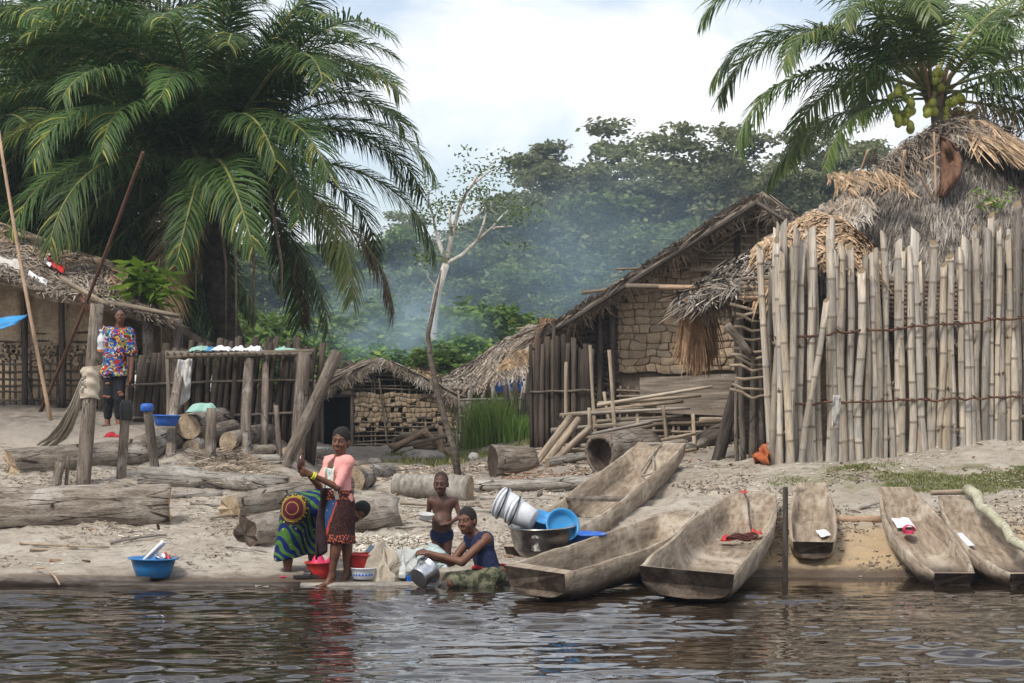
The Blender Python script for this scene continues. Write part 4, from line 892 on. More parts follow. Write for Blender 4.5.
# ================================================================== big mud house
def big_house():
    Y = 34; s = Y/F; e = empty('mud_house', G(680,Y), 'big mud-lump house with steep thatched gable right of centre', 'house')
    pk = (757,193); lE = (545,330); rE = (965,330)
    def edge(a, b, y): return P(a[0],a[1],y), P(b[0],b[1],y)
    def sl(a, b, y0, y1, wob):
        def fn(q, t):
            base = P(a[0],a[1],Y).lerp(P(b[0],b[1],Y), t); base.y = y0+(y1-y0)*q
            base.z += wob*float(vnoise(t*9, q*4, 3))-.12*math.sin(math.pi*t); return base
        return fn
    fl = sl(pk, lE, Y-.75, Y+6, .12); fr_ = sl(pk, rE, Y-.75, Y+6, .1)
    thatch_roof(e, fl, 4200, M['thatch'], .6, .035, seed=21, thick=.07, nu=10, nv=18, jit=.3)
    thatch_roof(e, fr_, 1500, M['thatch'], .6, .035, seed=22, thick=.07, nu=10, nv=18, jit=.3)
    for (a, b, sd) in ((pk,lE,1),(pk,rE,2)):                                 # ragged verge
        A, B = edge(a, b, Y-.8)
        tag(strands(lambda q, t: A.lerp(B, q)+Vector((0,-.02+.08*t,-.12*t+.05+.07*float(vnoise(q*14,0)))), 750, .45, .03, seed=sd, jit=1.2).build('verge_straw', M['thatch'], e), kind='stuff')
        rod('barge_pole', A-Vector((0,0,.16)), B-Vector((0,0,.12)), .035, .035, [M['darkpost']]*2, parent=e, seg=8)
    # soft fringe at the low left eave
    c = P(556,325,Y-.5); tag(strands(lambda q, t: c+Vector(((q-.5)*.55, (q-.5)*.4, .12-.2*t)), 420, .75, .03, seed=5, jit=.18, down=(0,0,-3)).build('eave_fringe', M['brownthatch'], e), kind='stuff')
    g = G(680,Y).z-.15
    def roofv(u): return float(np.interp(u, [545,757,965], [333,197,333]))
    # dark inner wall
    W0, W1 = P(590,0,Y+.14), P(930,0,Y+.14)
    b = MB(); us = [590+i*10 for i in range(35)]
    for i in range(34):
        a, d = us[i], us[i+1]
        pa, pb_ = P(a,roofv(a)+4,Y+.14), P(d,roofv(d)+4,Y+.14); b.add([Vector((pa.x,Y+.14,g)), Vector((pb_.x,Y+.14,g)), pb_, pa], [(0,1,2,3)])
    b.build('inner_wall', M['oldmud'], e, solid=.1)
    for (xa, ya, xb, yb) in ((590,Y+.1,590,Y+6),(930,Y+.1,930,Y+6)):
        a = P(xa,0,Y); c = P(xb,0,Y); wall_sheet(e, [Vector((a.x,ya,g)), Vector((c.x,yb,g)), Vector((c.x,yb,P(0,roofv(xb)+6,Y).z)), Vector((a.x,ya,P(0,roofv(xa)+6,Y).z))], M['mudwall'], 'side_wall', .1)
    # mud lumps: lower storey light, gable above
    mud_cells(e, 612, 800, 286, 372, Y, 18, 11, lambda u, v: v > roofv(u)+12, .03, 31, .018, .012)
    mud_cells(e, 600, 830, 212, 286, Y+.05, 19, 9, lambda u, v: v > roofv(u)+14, .08, 33, .02, .010)
    # lattice over the gable and the rafters seen in it
    hf = lambda q: max(.05, P(0,roofv(615+q*215)+5,Y).z-(g+3.0))
    lattice(e, Vector((P(615,0,Y).x,Y-.1,g+3.0)), Vector((P(830,0,Y).x,Y-.1,g+3.0)), hf, 15, 11, .022, M['stick'], seed=10, skip=.2)
    for u0, v0, u1, v1 in ((686,258,762,216),(699,258,758,222),(758,222,758,262),(700,258,775,258),(690,270,790,268)):
        rod('tie_pole', P(u0,v0,Y-.2), P(u1,v1,Y-.22), .028, .024, [M['stick']]*2, parent=e)
    # dark left bay and lower lattice
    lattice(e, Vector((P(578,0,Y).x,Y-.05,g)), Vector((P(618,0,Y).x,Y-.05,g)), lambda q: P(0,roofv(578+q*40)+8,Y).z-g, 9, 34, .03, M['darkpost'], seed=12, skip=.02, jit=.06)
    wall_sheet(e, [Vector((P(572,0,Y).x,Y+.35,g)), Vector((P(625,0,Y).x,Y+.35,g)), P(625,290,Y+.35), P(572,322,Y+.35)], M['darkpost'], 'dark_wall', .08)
    lattice(e, Vector((P(616,0,Y).x,Y-.12,g)), Vector((P(742,0,Y).x,Y-.12,g)), lambda q: 1.05, 15, 9, .026, M['lattice'], seed=13, skip=.05)
    b = MB(); c = P(688,395,Y-.26); b.sheet(lambda q, t: c+Vector(((q-.5)*96*s, .03*float(vnoise(q*6,t*6)), (t-.5)*(34+8*q)*s)), 20, 8); b.build('board', mat_var('oldboard', (.15,.12,.095), (.30,.255,.205), 5, (.4,1,6), .5, .02, rnd=0), e, solid=.05)
    for u in (600, 612, 737): rod('wall_post', Vector((P(u,0,Y).x,Y-.15,g)), P(u,roofv(u)+12,Y-.15), .06, .05, DPOST, parent=e)
    rod('long_beam', P(626,286,Y-.9), P(752,289,Y-1.3), .045, .04, [M['stick'], M['cutend']], parent=e)
    rod('beam_end', P(582,293,Y-.3), P(632,286,Y-.6), .03, .03, [M['stick'], M['cutend']], parent=e)
    return e
big_house()
# dark palm-leaf screen beside it
stick_fence('palm_screen', [(530,33.2),(592,33.0)], [(530,345),(560,338),(592,350)], 30, 3.2, M['darkbamboo'], 'dark palm-stalk screen under the left eave of the big house', ((392,390),), 15, leanpx=0, leanvar=1.5)
for k, (u0, v0, u1, v1, lb) in enumerate(((568,462,566,362,'thin forked stake standing before the dark screen'),(597,448,590,345,'thin pale stake leaning before the dark left bay of the house'),(616,446,609,350,'second thin pale stake right of the leaning one at the house'),(612,430,604,392,'short thin stick between the two pale stakes at the house'))):
    rod('thin_stake', P(u0,v0,32)-Vector((0,0,.1)), P(u1,v1,32.2), .035, .028, STICK, lb, 'stake', bend=.01, n=7)
# ------------------------------------------------------------------ collapsed rail heap in front of the big house
rs = random.Random(14)
Yr = 30.5
rails = [((533,468),(570,418),.06,'hollow pale bamboo log end sloping down at the left of the rail heap'),((540,470),(578,420),.06,'second bamboo log sloping down in the rail heap'),((548,466),(590,428),.05,'third bamboo log sloping down in the rail heap')]
for i, (a, c, r, lb) in enumerate(rails):
    rod('bamboo_log', P(*a,29.3), P(*c,30.6), r, r, [M['stick'], M['black']], lb, 'bamboo', n=10)
RL = 'thin pole laid across the rail heap before the big house'
for i in range(20):
    u0 = rs.uniform(550,600); u1 = u0+rs.uniform(70,130); v0 = 470-i*3.6+rs.uniform(-4,4); v1 = v0-rs.uniform(2,22); u1 = min(u1, 728)
    Y0 = 29.6+i*.1; rod('rail_pole', P(u0,v0,Y0), P(u1,v1,Y0+rs.uniform(.1,.6)), rs.uniform(.022,.045), .025, [M['stick'] if i % 3 else M['bamboo'], M['cutend']], f'thin pole laid across the rail heap, {ORD[i]} from the bottom', 'pole', 'poles in the rail heap', n=7, bend=.004)
for i in range(6):
    u = 565+i*26; rod('prop_stick', G(u,30.6,-.1), P(u+rs.uniform(-8,5),rs.uniform(398,428),30.9), .035, .03, STICK, f'upright prop stick in the rail heap, {ORD[i]} from the left', 'stick', 'prop sticks in the rail heap', n=7)
def hollow_log(name, p0, p1, r, mat, label, inner='canoeend', n=18):
    p0 = Vector(p0); p1 = Vector(p1); L = (p1-p0).length; b = MB()
    for q, m in ((1, 0), (.82, 1)):
        ring = []
        for i in range(9):
            for j in range(n):
                a = 2*math.pi*j/n; rr = r*q*(1+.05*math.sin(3*a+i*.6)+.03*math.sin(i*2.1)); ring.append((i/8*L, rr*math.cos(a), rr*math.sin(a)*.96))
        fs = [(i*n+j, i*n+(j+1) % n, (i+1)*n+(j+1) % n, (i+1)*n+j) for i in range(8) for j in range(n)]
        b.add(ring, fs if m == 0 else [f[::-1] for f in fs], m)
    o_ = 9*n
    for i0 in (0, 8*n): b.f += [(i0+j, i0+(j+1) % n, o_+i0+(j+1) % n, o_+i0+j) if i0 else (i0+(j+1) % n, i0+j, o_+i0+j, o_+i0+(j+1) % n) for j in range(n)]; b.m += [0]*n
    b.add([(L*.25, r*.83*math.cos(2*math.pi*j/n), r*.83*math.sin(2*math.pi*j/n)) for j in range(n)], [tuple(range(n))], 1)
    me = b.mesh(name, [M[mat], M[inner]]); me.polygons.foreach_set('use_smooth', [True]*len(me.polygons))
    return tag(link(name, me, None, frame(p0, p1)), label, 'log')
c0 = GV(607,474); hollow_log('hollow_log', c0+Vector((-.1,.1,.27)), c0+Vector((.62,.75,.34)), .29, 'post', 'short fat hollow log with banded bark behind the highest canoe')
c0 = GV(512,474); rod('stump', c0+Vector((-.28,0,.17)), c0+Vector((.32,.25,.20)), .22, .17, [M['post'], M['canoeend']], 'dark rounded stump lying at the edge of the reeds', 'stump', lump=.14, n=14, seg=8)
c0 = GV(634,470); rod('stump', c0+Vector((-.1,-.05,.0)), c0+Vector((.12,0,.3)), .12, .09, BARK, 'small gnarled tan stump beside the fat hollow log', 'stump', lump=.25, n=10)
rod('short_log', GV(547,467)+Vector((0,0,.06)), GV(590,462)+Vector((0,.2,.08)), .075, .07, GREY, 'thin log lying on the ground left of the fat hollow log', 'log')
rod('charred_log', P(692,446,31), P(735,428,31.6), .17, .19, DPOST, 'dark charred log end beneath the old board of the big house', 'log', n=12, lump=.1)
rod('short_log', P(660,460,30), P(705,442,31), .09, .08, GREY, 'grey log slanting up to the charred log by the big house', 'log', n=10)
for i, (u, v) in enumerate(((700,420),(712,436),(690,438))):
    c = P(u, v, 31.4); rod('plank', c, c+Vector((.7+.2*i,.2,.05*i)), .05, .05, STICK, f'broken board in the rubbish under the big house, {ORD[i]} from the left', 'board', 'broken boards under the big house', n=6)
# ================================================================== lean-to beside the bamboo fence
def lean_to():
    e = empty('lean_to', G(745,27), 'ragged palm-leaf lean-to between the mud house and bamboo fence', 'shelter')
    top = [P(820,211,28.6), P(824,212,28.2), P(850,222,28), P(872,244,27.6)]
    fnL = slope([P(818,212,28.6), P(770,238,28.4), P(725,268,28.2), P(676,300,28)], [P(800,250,26.4), P(770,268,26.2), P(745,285,26.2), P(684,306,26.6)], -.05, .08)
    thatch_roof(e, fnL, 1800, M['greythatch'], .6, .035, seed=41, thick=.1, jit=.4, base=M['thatch'])
    tag(strands(fnL, 700, .6, .035, seed=44, jit=.5).build('dry_leaf', M['thatch'], e), kind='stuff')
    fnR = slope([P(760,244,27.2), P(790,224,27.4), P(818,211,27.6), P(845,222,27.4), P(872,250,27)], [P(762,290,26), P(785,280,25.8), P(815,262,25.7), P(845,258,25.7), P(874,268,25.8)], -.06, .06)
    thatch_roof(e, fnR, 2600, M['tanthatch'], .55, .045, seed=42, thick=.08, jit=.3, base=M['brownthatch'])
    c = [P(684,302,26.7), P(700,306,26.6), P(716,300,26.8)]
    tag(strands(lambda s, t: lerp2(c, s)+Vector((0,0,.05-.3*t)), 800, .62, .028, seed=43, jit=.16, down=(0,0,-3)).build('fringe', M['brownthatch'], e), kind='stuff')
    tag(strands(lambda s, t: lerp2([P(700,300,26.5), P(760,286,26.1)], s)+Vector((0,0,.06-.12*t)), 260, .3, .03, seed=45, jit=.6).build('eave_straw', M['thatch'], e), kind='stuff')
    for i, (u, vt, r) in enumerate(((744,300,3),(752,296,3.6),(762,292,3.4),(770,285,4),(737,380,2.6),(758,350,3))):
        rod('wall_pole', G(u,26.1+.1*i,-.1), P(u+random.uniform(-4,4),vt,26.2), r*26/F, r*26/F*.8, POST, parent=e, bend=random.uniform(-.02,.02))
    rs = random.Random(8)
    for k in range(13):
        v = 300+k*8+rs.uniform(-2,2); a, c, d = P(732+rs.uniform(-4,6),v-rs.uniform(0,10),25.9), P(752,v+rs.uniform(-3,3),25.85), P(772,v+rs.uniform(-4,4),25.9)
        b = MB(); b.tube([a, a.lerp(c,.5)+Vector((0,0,rs.uniform(-.05,.05))), c, c.lerp(d,.5), d], [.022,.024,.022,.02,.016], 6); b.build('crooked_branch', M['stick'], e, smooth=True)
    rod('slant_branch', P(727,325,25.7), P(752,356,25.8), .06, .05, POST, parent=e)
    rod('ridge_beam', P(660,287,27.6), P(790,288,25.9), .032, .03, [M['tanpole'], M['cutend']], parent=e)
    for k in range(8):
        rod('stacked_pole', P(738+rs.uniform(0,12),279+k*2.6,25.9), P(776,279+k*2.6+rs.uniform(-1,1),25.7), .03, .03, [M['tanpole'] if k % 2 else M['stick'], M['cutend']], parent=e, n=7)
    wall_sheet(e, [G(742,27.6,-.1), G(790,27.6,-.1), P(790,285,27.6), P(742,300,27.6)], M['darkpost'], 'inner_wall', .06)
    return e
lean_to()
upright('leaning_post', (718,459), (738,382), 6.5, DPOST, 'dark thick post leaning right in front of the lean-to', lump=.08, n=10)
flat_cloth('orange_cloth', [GV(750,463)+Vector((0,0,.03)), GV(768,466)+Vector((0,-.05,.03)), P(770,447,GV(768,466).y), P(760,452,GV(750,463).y)], M['orange'], 'crumpled orange cloth at the foot of the bamboo fence corner', 'cloth', .12)
# ================================================================== bamboo fence
def bamboo_mesh(seed, L=3.0, r=.050, n=9):
    rs = random.Random(seed); b = MB(); x = 0; xs = [(0, 1)]; node = set()
    while x < L-.3:
        x += rs.uniform(.36,.62)
        if x > L-.06: break
        xs += [(x-.018, 1), (x, 1.055), (x+.018, 1)]; node.add(len(xs)-2)
    xs.append((L, .98)); k = len(xs); ring = []
    for i, (xx, q) in enumerate(xs):
        bend = .022*math.sin(xx*1.3+seed)+.012*math.sin(xx*3.1+seed*2)
        for j in range(n):
            a = 2*math.pi*j/n; rr = r*q*(1.06-.12*xx/L); top = (.05*math.cos(a*1+seed) if i == k-1 else 0)
            ring.append((xx+top, bend+rr*math.cos(a), .6*bend+rr*math.sin(a)))
    b.add(ring, [(i*n+j, i*n+(j+1) % n, (i+1)*n+(j+1) % n, (i+1)*n+j) for i in range(k-1) for j in range(n)])
    b.m = [1 if (i in node or i+1 in node) else 0 for i in range(k-1) for j in range(n)]
    base = len(b.v); b.v += [(p[0]-.06, p[1]*.75, p[2]*.75) for p in ring[-n:]]
    b.f += [((k-1)*n+j, (k-1)*n+(j+1) % n, base+(j+1) % n, base+j) for j in range(n)]+[tuple(base+j for j in range(n))]; b.m += [2]*(n+1)
    for q in range(rs.randint(0,2)):   # cut branch stubs at a node
        i = rs.choice(sorted(node)); a = rs.uniform(0,6.28); c = Vector((xs[i][0], r*math.cos(a), r*math.sin(a))); b.tube([c, c+Vector((.05,.03*math.cos(a),.03*math.sin(a)))], [.014,.01], 5, m=2)
    return b.mesh('bamboo_pole', [M['bamboo'], M['bambnode'], M['bambend']], smooth=True)
BAM = [bamboo_mesh(i) for i in range(9)]
def bamboo_fence():
    rs = random.Random(17)
    e = empty('bamboo_fence', G(785,25), 'tall palisade of thick grey bamboo poles along the right bank', 'fence')
    tops_u = [770,785,800,815,830,845,858,872,890,905,918,932,945,960,972,985,995,1008,1020,1040,1075]
    tops_v = [238,226,246,232,226,232,250,252,248,236,258,234,272,262,226,222,214,240,196,222,220]
    def line(u): return float(np.interp(u, [765,790,1024,1090], [25.35,25.0,26.0,26.4]))
    def put(u, Y, v, lean, rad):
        b = G(u, Y, -.15); t = P(u+lean, v, Y+rs.uniform(-.06,.06)); L = (t-b).length
        o = link('bamboo_pole', rs.choice(BAM), e); Mx = frame(b, t); Mx.translation = b-e.location
        o.matrix_local = Mx @ Matrix.Rotation(rs.uniform(0,6.28), 4, 'X') @ Matrix.Diagonal((L/3.0, rad, rad, 1))
    u = 772
    while u < 1080:
        rad = rs.uniform(.68,1.3)*.92
        put(u, line(u), float(np.interp(u, tops_u, tops_v))+rs.gauss(3,8), rs.gauss(-2.5,4.2), rad)
        u += rad*6.6*rs.uniform(.85,1.2)
    u = 768
    while u < 1080:                       # second row seen through the gaps
        rad = rs.uniform(.6,1.05)*.85; put(u, line(u)+.16, float(np.interp(u, tops_u, tops_v))+rs.uniform(-2,42), rs.gauss(-2,4), rad); u += rs.uniform(8,13)
    for (u, v, l, rad) in ((772,236,12,1.0),(778,222,6,.9),(793,250,-14,1.0),(788,228,10,.9),(782,240,-6,.8),(800,300,26,.8)): put(u, line(u)-.16, v, l, rad)
    for (v0, v1) in ((338,318),(405,396)):
        m = MB(); q = []
        for k in range(40):
            uu = 776+k*7.6; q.append(P(uu, v0+(v1-v0)*(uu-776)/250+rs.gauss(0,.8), line(uu)-.10-.02*math.sin(k)))
        m.tube(q, .016, 6); m.build('binding_rod', M['redpole'], e, smooth=True)
        m = MB(); m.tube([p+Vector((0,.26,.02)) for p in q], .014, 5); m.build('binding_rod', M['redpole'], e, smooth=True)
        for k in range(0, 40, 2):      # lashings
            m = MB(); c = q[k]; m.tube([c+Vector((.02*math.cos(a)*1.2,.02*math.sin(a),.03*math.sin(a*.5))) for a in [2*math.pi*j/8 for j in range(9)]], .006, 4); m.build('lashing', M['darkpost'], e)
    return e
bamboo_fence()
flat_cloth('grey_rag', [P(833,395,24.7), P(841,396,24.7), P(840,422,24.75), P(832,428,24.75)], M['whitecloth'], 'small grey rag pinned low on the bamboo fence', 'rag', .05)
# ================================================================== thatched house behind the fence
def right_house():
    e = empty('thatched_house', G(930,29), 'large round-shouldered grey thatched house behind the bamboo fence', 'house')
    top = [P(812,232,29.8), P(840,196,29.9), P(880,163,30), P(918,138,30.1), P(950,124,30.2), P(985,130,30.3), P(1015,146,30.5), P(1060,170,30.6), P(1110,200,30.7)]
    bot = [P(784,300,27), P(812,335,26.8), P(850,345,26.7), P(890,345,26.7), P(935,345,26.7), P(980,345,26.7), P(1020,345,26.8), P(1070,345,26.9), P(1130,345,27)]
    fn = slope(top, bot, -.18, .10)
    thatch_roof(e, fn, 11000, M['greythatch'], .42, .028, seed=51, thick=.15, nu=26, nv=14, rows=18, jit=.16, trange=(0,1), curl=.008, lift=.018)
    bk = [Vector((p.x, 34.5, 2.6)) for p in top]
    thatch_roof(e, slope(top, bk, .0, .05), 900, M['greythatch'], .5, .03, seed=52, thick=.12)
    # tan cap of fresh palm leaf along the ridge
    cap = lambda s, t: lerp2([P(868,172,29.6), P(905,146,29.8), P(930,133,29.9), P(952,122,29.9), P(985,126,30), P(1010,140,30.1), P(1060,166,30.2)], s)+Vector((0,-.34*t,-.20*t+.06*math.sin(math.pi*t)+.04+.05*float(vnoise(s*12,t*4))))
    tag(strands(cap, 1500, .6, .018, seed=53, jit=.45).build('ridge_cap', M['thatch'], e), kind='stuff')
    rt = lambda s, t: lerp2([P(958,124,29.7), P(985,128,29.7), P(1005,140,29.6), P(1024,158,29.4)], s)+Vector((0,-.3*t,-.32*t+.1))
    tag(strands(rt, 420, .7, .028, seed=57, jit=.4, down=(.9,0,-.2)).build('ridge_leaf', M['tanthatch'], e), kind='stuff')
    pt = lambda s, t: lerp2([P(826,178,28.4), P(850,174,28.3), P(875,172,28.3), P(898,180,28.2)], s)+Vector((.1*t,-.14*t,-.18*t+.04))
    tag(strands(pt, 110, .32, .036, seed=54, jit=.5, lift=.05).build('dry_leaf_patch', M['tanthatch'], e), kind='stuff')
    pt2 = lambda s, t: lerp2([P(800,220,28.2), P(830,205,28.2), P(870,200,28)], s)+Vector((0,-.25*t,-.3*t+.06))
    tag(strands(pt2, 380, .32, .028, seed=55, jit=.6).build('loose_thatch', M['thatch'], e), kind='stuff')
    # crumpled brown spathe hanging from the ridge
    b = MB()
    def sp(s, t):
        w = (5+17*math.sin(math.pi*min(1,t*1.05))**.8)*(1 if t > .02 else .4); u = 939+(s*w)+6*t*(1-t); return P(u, 136+t*62, 28.95-.35*t-.1*math.sin(math.pi*s)-.40*float(vnoise(s*3.5,t*5,4))-.15*float(vnoise(s*8,t*11,5)))
    b.sheet(sp, 10, 16); b.build('dead_leaf', mat_var('spathe', (.075,.038,.024), (.19,.10,.06), 7, (2,1,.5), .5, .03, rnd=0), e, smooth=True, solid=.02)
    for k, (u0, v0, u1, v1) in enumerate(((936,196,934,132),(918,172,936,205),(924,160,940,152),(905,150,900,190),(868,150,858,178),(880,196,890,188),(985,205,1000,200))):
        rod('roof_stick', P(u0,v0,28.4), P(u1,v1,28.6), .022, .014, [M['tanpole']]*2, parent=e, n=6)
    wall_sheet(e, [G(800,28,-.1), G(1100,28.2,-.1), P(1100,330,28.2), P(800,330,28)], M['mudwall'], 'wall', .12)
    wall_sheet(e, [G(800,28,-.1), G(800,34,-.1), P(800,330,33), P(800,330,28)], M['mudwall'], 'wall', .12)
    for k in range(9): rod('eave_lath', P(860,281+k*4.5,26.55), P(985,283+k*4.5,26.5), .02, .02, [M['redpole']]*2, parent=e, n=6)
right_house()
def sprig():
    e = empty('roof_sprig', P(990,212,27.4), 'small green leafy sprig growing from the right thatched roof', 'plant'); b = MB(); lf = MB(); rs = random.Random(2)
    for k in range(6):
        p = [P(992,225,27.4), P(990+rs.uniform(-12,14),205,27.4), P(990+rs.uniform(-30,24),194+rs.uniform(-8,10),27.3)]; b.tube(p, [.012,.008,.004], 4)
        for j in range(12):
            c = lerp2(p, rs.uniform(.45,1))+Vector((rs.gauss(0,.05), rs.gauss(0,.06), rs.gauss(0,.04))); d = Vector((rs.gauss(0,1), rs.gauss(0,1), rs.gauss(0,.6))).normalized()*.05; w = d.orthogonal().normalized()*.022
            lf.add([c-d, c-w, c+d, c+w], [(0,1,2,3)])
    b.build('stem', M['stick'], e); lf.build('foliage', M['leaf_bright'], e)
sprig()
# ================================================================== logs on the landing
def lg(name, u0, v0, u1, v1, r0, r1, mats, label, group=None, raise_=0, **kw):
    """a log lying on the bank: pixel-derived bearings, real ground contact"""
    out = []
    for u, v, r in ((u0,v0,r0),(u1,v1,r1)):
        g = GV(u, v+r*.92+raise_); rr = r*g.y/F; out.append((g+Vector((0, rr*.6, rr*.74+raise_*g.y/F)), rr))
    kw.setdefault('seg', 14); kw.setdefault('n', 16); kw.setdefault('lump', .07)
    return rod(name, out[0][0], out[1][0], out[0][1], out[1][1], mats, label, 'log', group, **kw)
FRESH = [M['bark'], M['freshcut']]; PALML = [M['palmlog'], M['cutend']]
lg('big_log', -40, 508, 167, 503, 25, 23, FRESH, 'massive barked log with a fresh orange cut end at the left', lump=.06, n=26, seg=22, endrough=.03)
lg('grey_log', 138, 475, 288, 484, 11, 8.5, GREY, 'long smooth grey log lying above the massive left log', bend=-.012, lump=.05)
lg('grey_log', 160, 471, 200, 473, 8, 6, GREY, 'short grey log half hidden behind the long smooth grey log')
lg('long_log', 8, 463, 143, 449, 15, 14, BARK, 'long weathered log with a frayed left end behind the posts', lump=.09, endrough=.1)
lg('long_log', 140, 449, 200, 428, 15, 14, BARK, 'thick pale log continuing the long weathered one under the blue basin', lump=.08)
lg('pile_log', 186, 424, 219, 417, 13, 12, BARK, 'thick short log on top of the pile at the left of the rack', raise_=14)
lg('pile_log', 190, 447, 207, 441, 8.5, 8, BARK, 'stubby log end low at the left of the pile', lump=.05)
lg('pile_log', 205, 434, 232, 428, 10, 10, BARK, 'pale log second from the left in the pile under the rack', raise_=8)
lg('pile_log', 227, 440, 259, 432, 9.5, 9, BARK, 'round log with a cut face in the middle of the pile', raise_=10)
lg('pile_log', 259, 433, 300, 428, 8.5, 8, FRESH, 'tan-ended log at the right of the pile under the rack', raise_=10)
lg('pile_log', 238, 452, 272, 449, 6.5, 6, BARK, 'thin log beneath the round cut-faced log in the pile')
lg('pile_log', 250, 460, 277, 459, 6, 5.5, GREY, 'lowest thin log at the right foot of the pile')
lg('pile_log', 188, 450, 216, 468, 4, 4, GREY, 'thin pole-like log slanting down from the pile to the grey log')
lg('pile_log', 286, 452, 330, 452, 6, 6, GREY, 'log lying behind the crossed posts right of the pile')
lg('cut_log', 229, 507, 345, 483, 14, 12, BARK, 'log with a shaggy tan cut end behind the bending woman', lump=.08, endrough=.03)
lg('broken_log', 243, 533, 388, 508, 17, 20, [M['bark'], M['canoeend']], 'broken log with a charred left stub behind the two women', lump=.10, endrough=.06)
lg('log_stub', 352, 478, 364, 477, 13, 12, BARK, 'short brown log stub just right of the standing woman', lump=.1)
lg('log_stub', 364, 472, 388, 470, 8, 8, GREY, 'small grey log beyond the short brown stub')
lg('palm_log', 394, 483, 470, 488, 11.5, 14, PALML, 'grey palm log with a pale round end behind the boy', rings=.05, lump=.03, seg=18)
lg('thin_log', 476, 486, 594, 481, 7, 6, GREY, 'long thin grey log behind the seated woman and buckets', lump=.1)
lg('thin_log', 168, 496, 222, 494, 3.5, 3, GREY, 'thin pale pole between the massive log and cut log')
lg('thin_log', 500, 470, 530, 466, 5, 4, GREY, 'short thin log beside the dark stump near the reeds')
lg('shore_log', -30, 580, 150, 583, 8, 6, [M['canoe'], M['canoeend']], 'flat worn log along the waterline at the left corner', lump=.12)
lg('shore_log', 90, 586, 300, 586, 5, 5, [M['canoe'], M['canoeend']], 'worn log along the waterline below the blue basin', lump=.12)
lg('shore_log', 255, 587, 480, 585, 4.5, 5, [M['greylog'], M['canoeend']], 'dark wet log along the waterline under the women', lump=.12)
lg('bamboo_log', 716, 519, 884, 519, 4, 3.6, [M['tanpole'], M['cutend']], 'straight bamboo roller lying behind the smallest canoe', lump=.02)
rod('mooring_stake', Vector((P(785,0,20.4).x,20.4,-.5)), P(785.5,487,20.4), .032, .028, DPOST, 'thin dark mooring stake standing in the water between canoes', 'stake')
b = MB(); Yt = GV(460,476).y
b.tube([GV(460,476)-Vector((0,0,.2)), P(454,448,Yt), P(445,420,Yt), P(437,390,Yt), P(430,355,Yt), P(428,335,Yt), P(434,305,Yt), P(441,270,Yt)], [.06,.052,.047,.043,.04,.035,.028,.012], 8)
b.tube([P(437,390,Yt), P(432,384,Yt), P(430,380,Yt)], [.03,.02,.01], 5)
tag(b.build('crooked_sapling', M['post'], smooth=True, origin=GV(460,476)), 'thin crooked bare trunk standing alone left of centre', 'trunk')
# ------------------------------------------------------------------ firewood, stones
rs = random.Random(6)
for i in range(15):
    u = rs.uniform(388,420); v = 458-i*1.7; Y = 40+rs.uniform(-.3,.3)
    rod('firewood_stick', P(u,v+rs.uniform(0,3),Y), P(u+rs.uniform(22,48),v-rs.uniform(-6,16),Y+rs.uniform(-.4,.4)), rs.uniform(.035,.06), .035, [M['stick'] if i % 3 else M['tanpole'], M['cutend']], f'split stick in the firewood heap, {ORD[i]} from the bottom', 'firewood', 'sticks in the firewood heap', n=7, bend=.02)
for u0, v0, u1, v1, lb in ((392,448,428,430,'long pale stick sloping up left out of the firewood heap'),(441,456,440,426,'upright tan stake at the right of the firewood heap'),(425,432,452,458,'stick sloping down right at the firewood heap')):
    rod('firewood_stick', P(u0,v0,39.6), P(u1,v1,39.8), .06, .05, [M['tanpole'], M['cutend']], lb, 'firewood', n=8)
def rock(name, u, v, w, h, mat, label, cat='stone', Y=None, seed=0):
    g = GV(u, v) if Y is None else G(u, Y); bm = bmesh.new(); bmesh.ops.create_icosphere(bm, subdivisions=3, radius=1); ww = w*g.y/F/2; hh = h*g.y/F
    for q in bm.verts:
        k = 1+.35*float(vnoise(q.co.x*1.7+seed*3+q.co.z, q.co.y*1.7+seed, 2)); q.co = Vector((q.co.x*ww*k, q.co.y*ww*.8*k, q.co.z*hh*k*(.9 if q.co.z > 0 else .25)))
    me = bpy.data.meshes.new(name); bm.to_mesh(me); bm.free(); me.materials.append(mat); me.polygons.foreach_set('use_smooth', [True]*len(me.polygons))
    o = link(name, me); o.location = g; return tag(o, label, cat)
rock('stone', 425, 461, 44, 13, M['greylog'], 'low grey hump under the firewood heap')
rock('stone', 474, 460, 11, 8, M['whitecloth'], 'white stone at the edge of the reeds')
rock('stone', 375, 463, 14, 6, M['greylog'], 'flat grey stone left of the firewood heap')
rock('stone', 360, 466, 12, 5, M['post'], 'dark flat stone right of the standing woman')
rock('mud_clod', 540, 496, 6, 5, M['post'], 'dark clod on the sand behind the white buckets', 'clod')
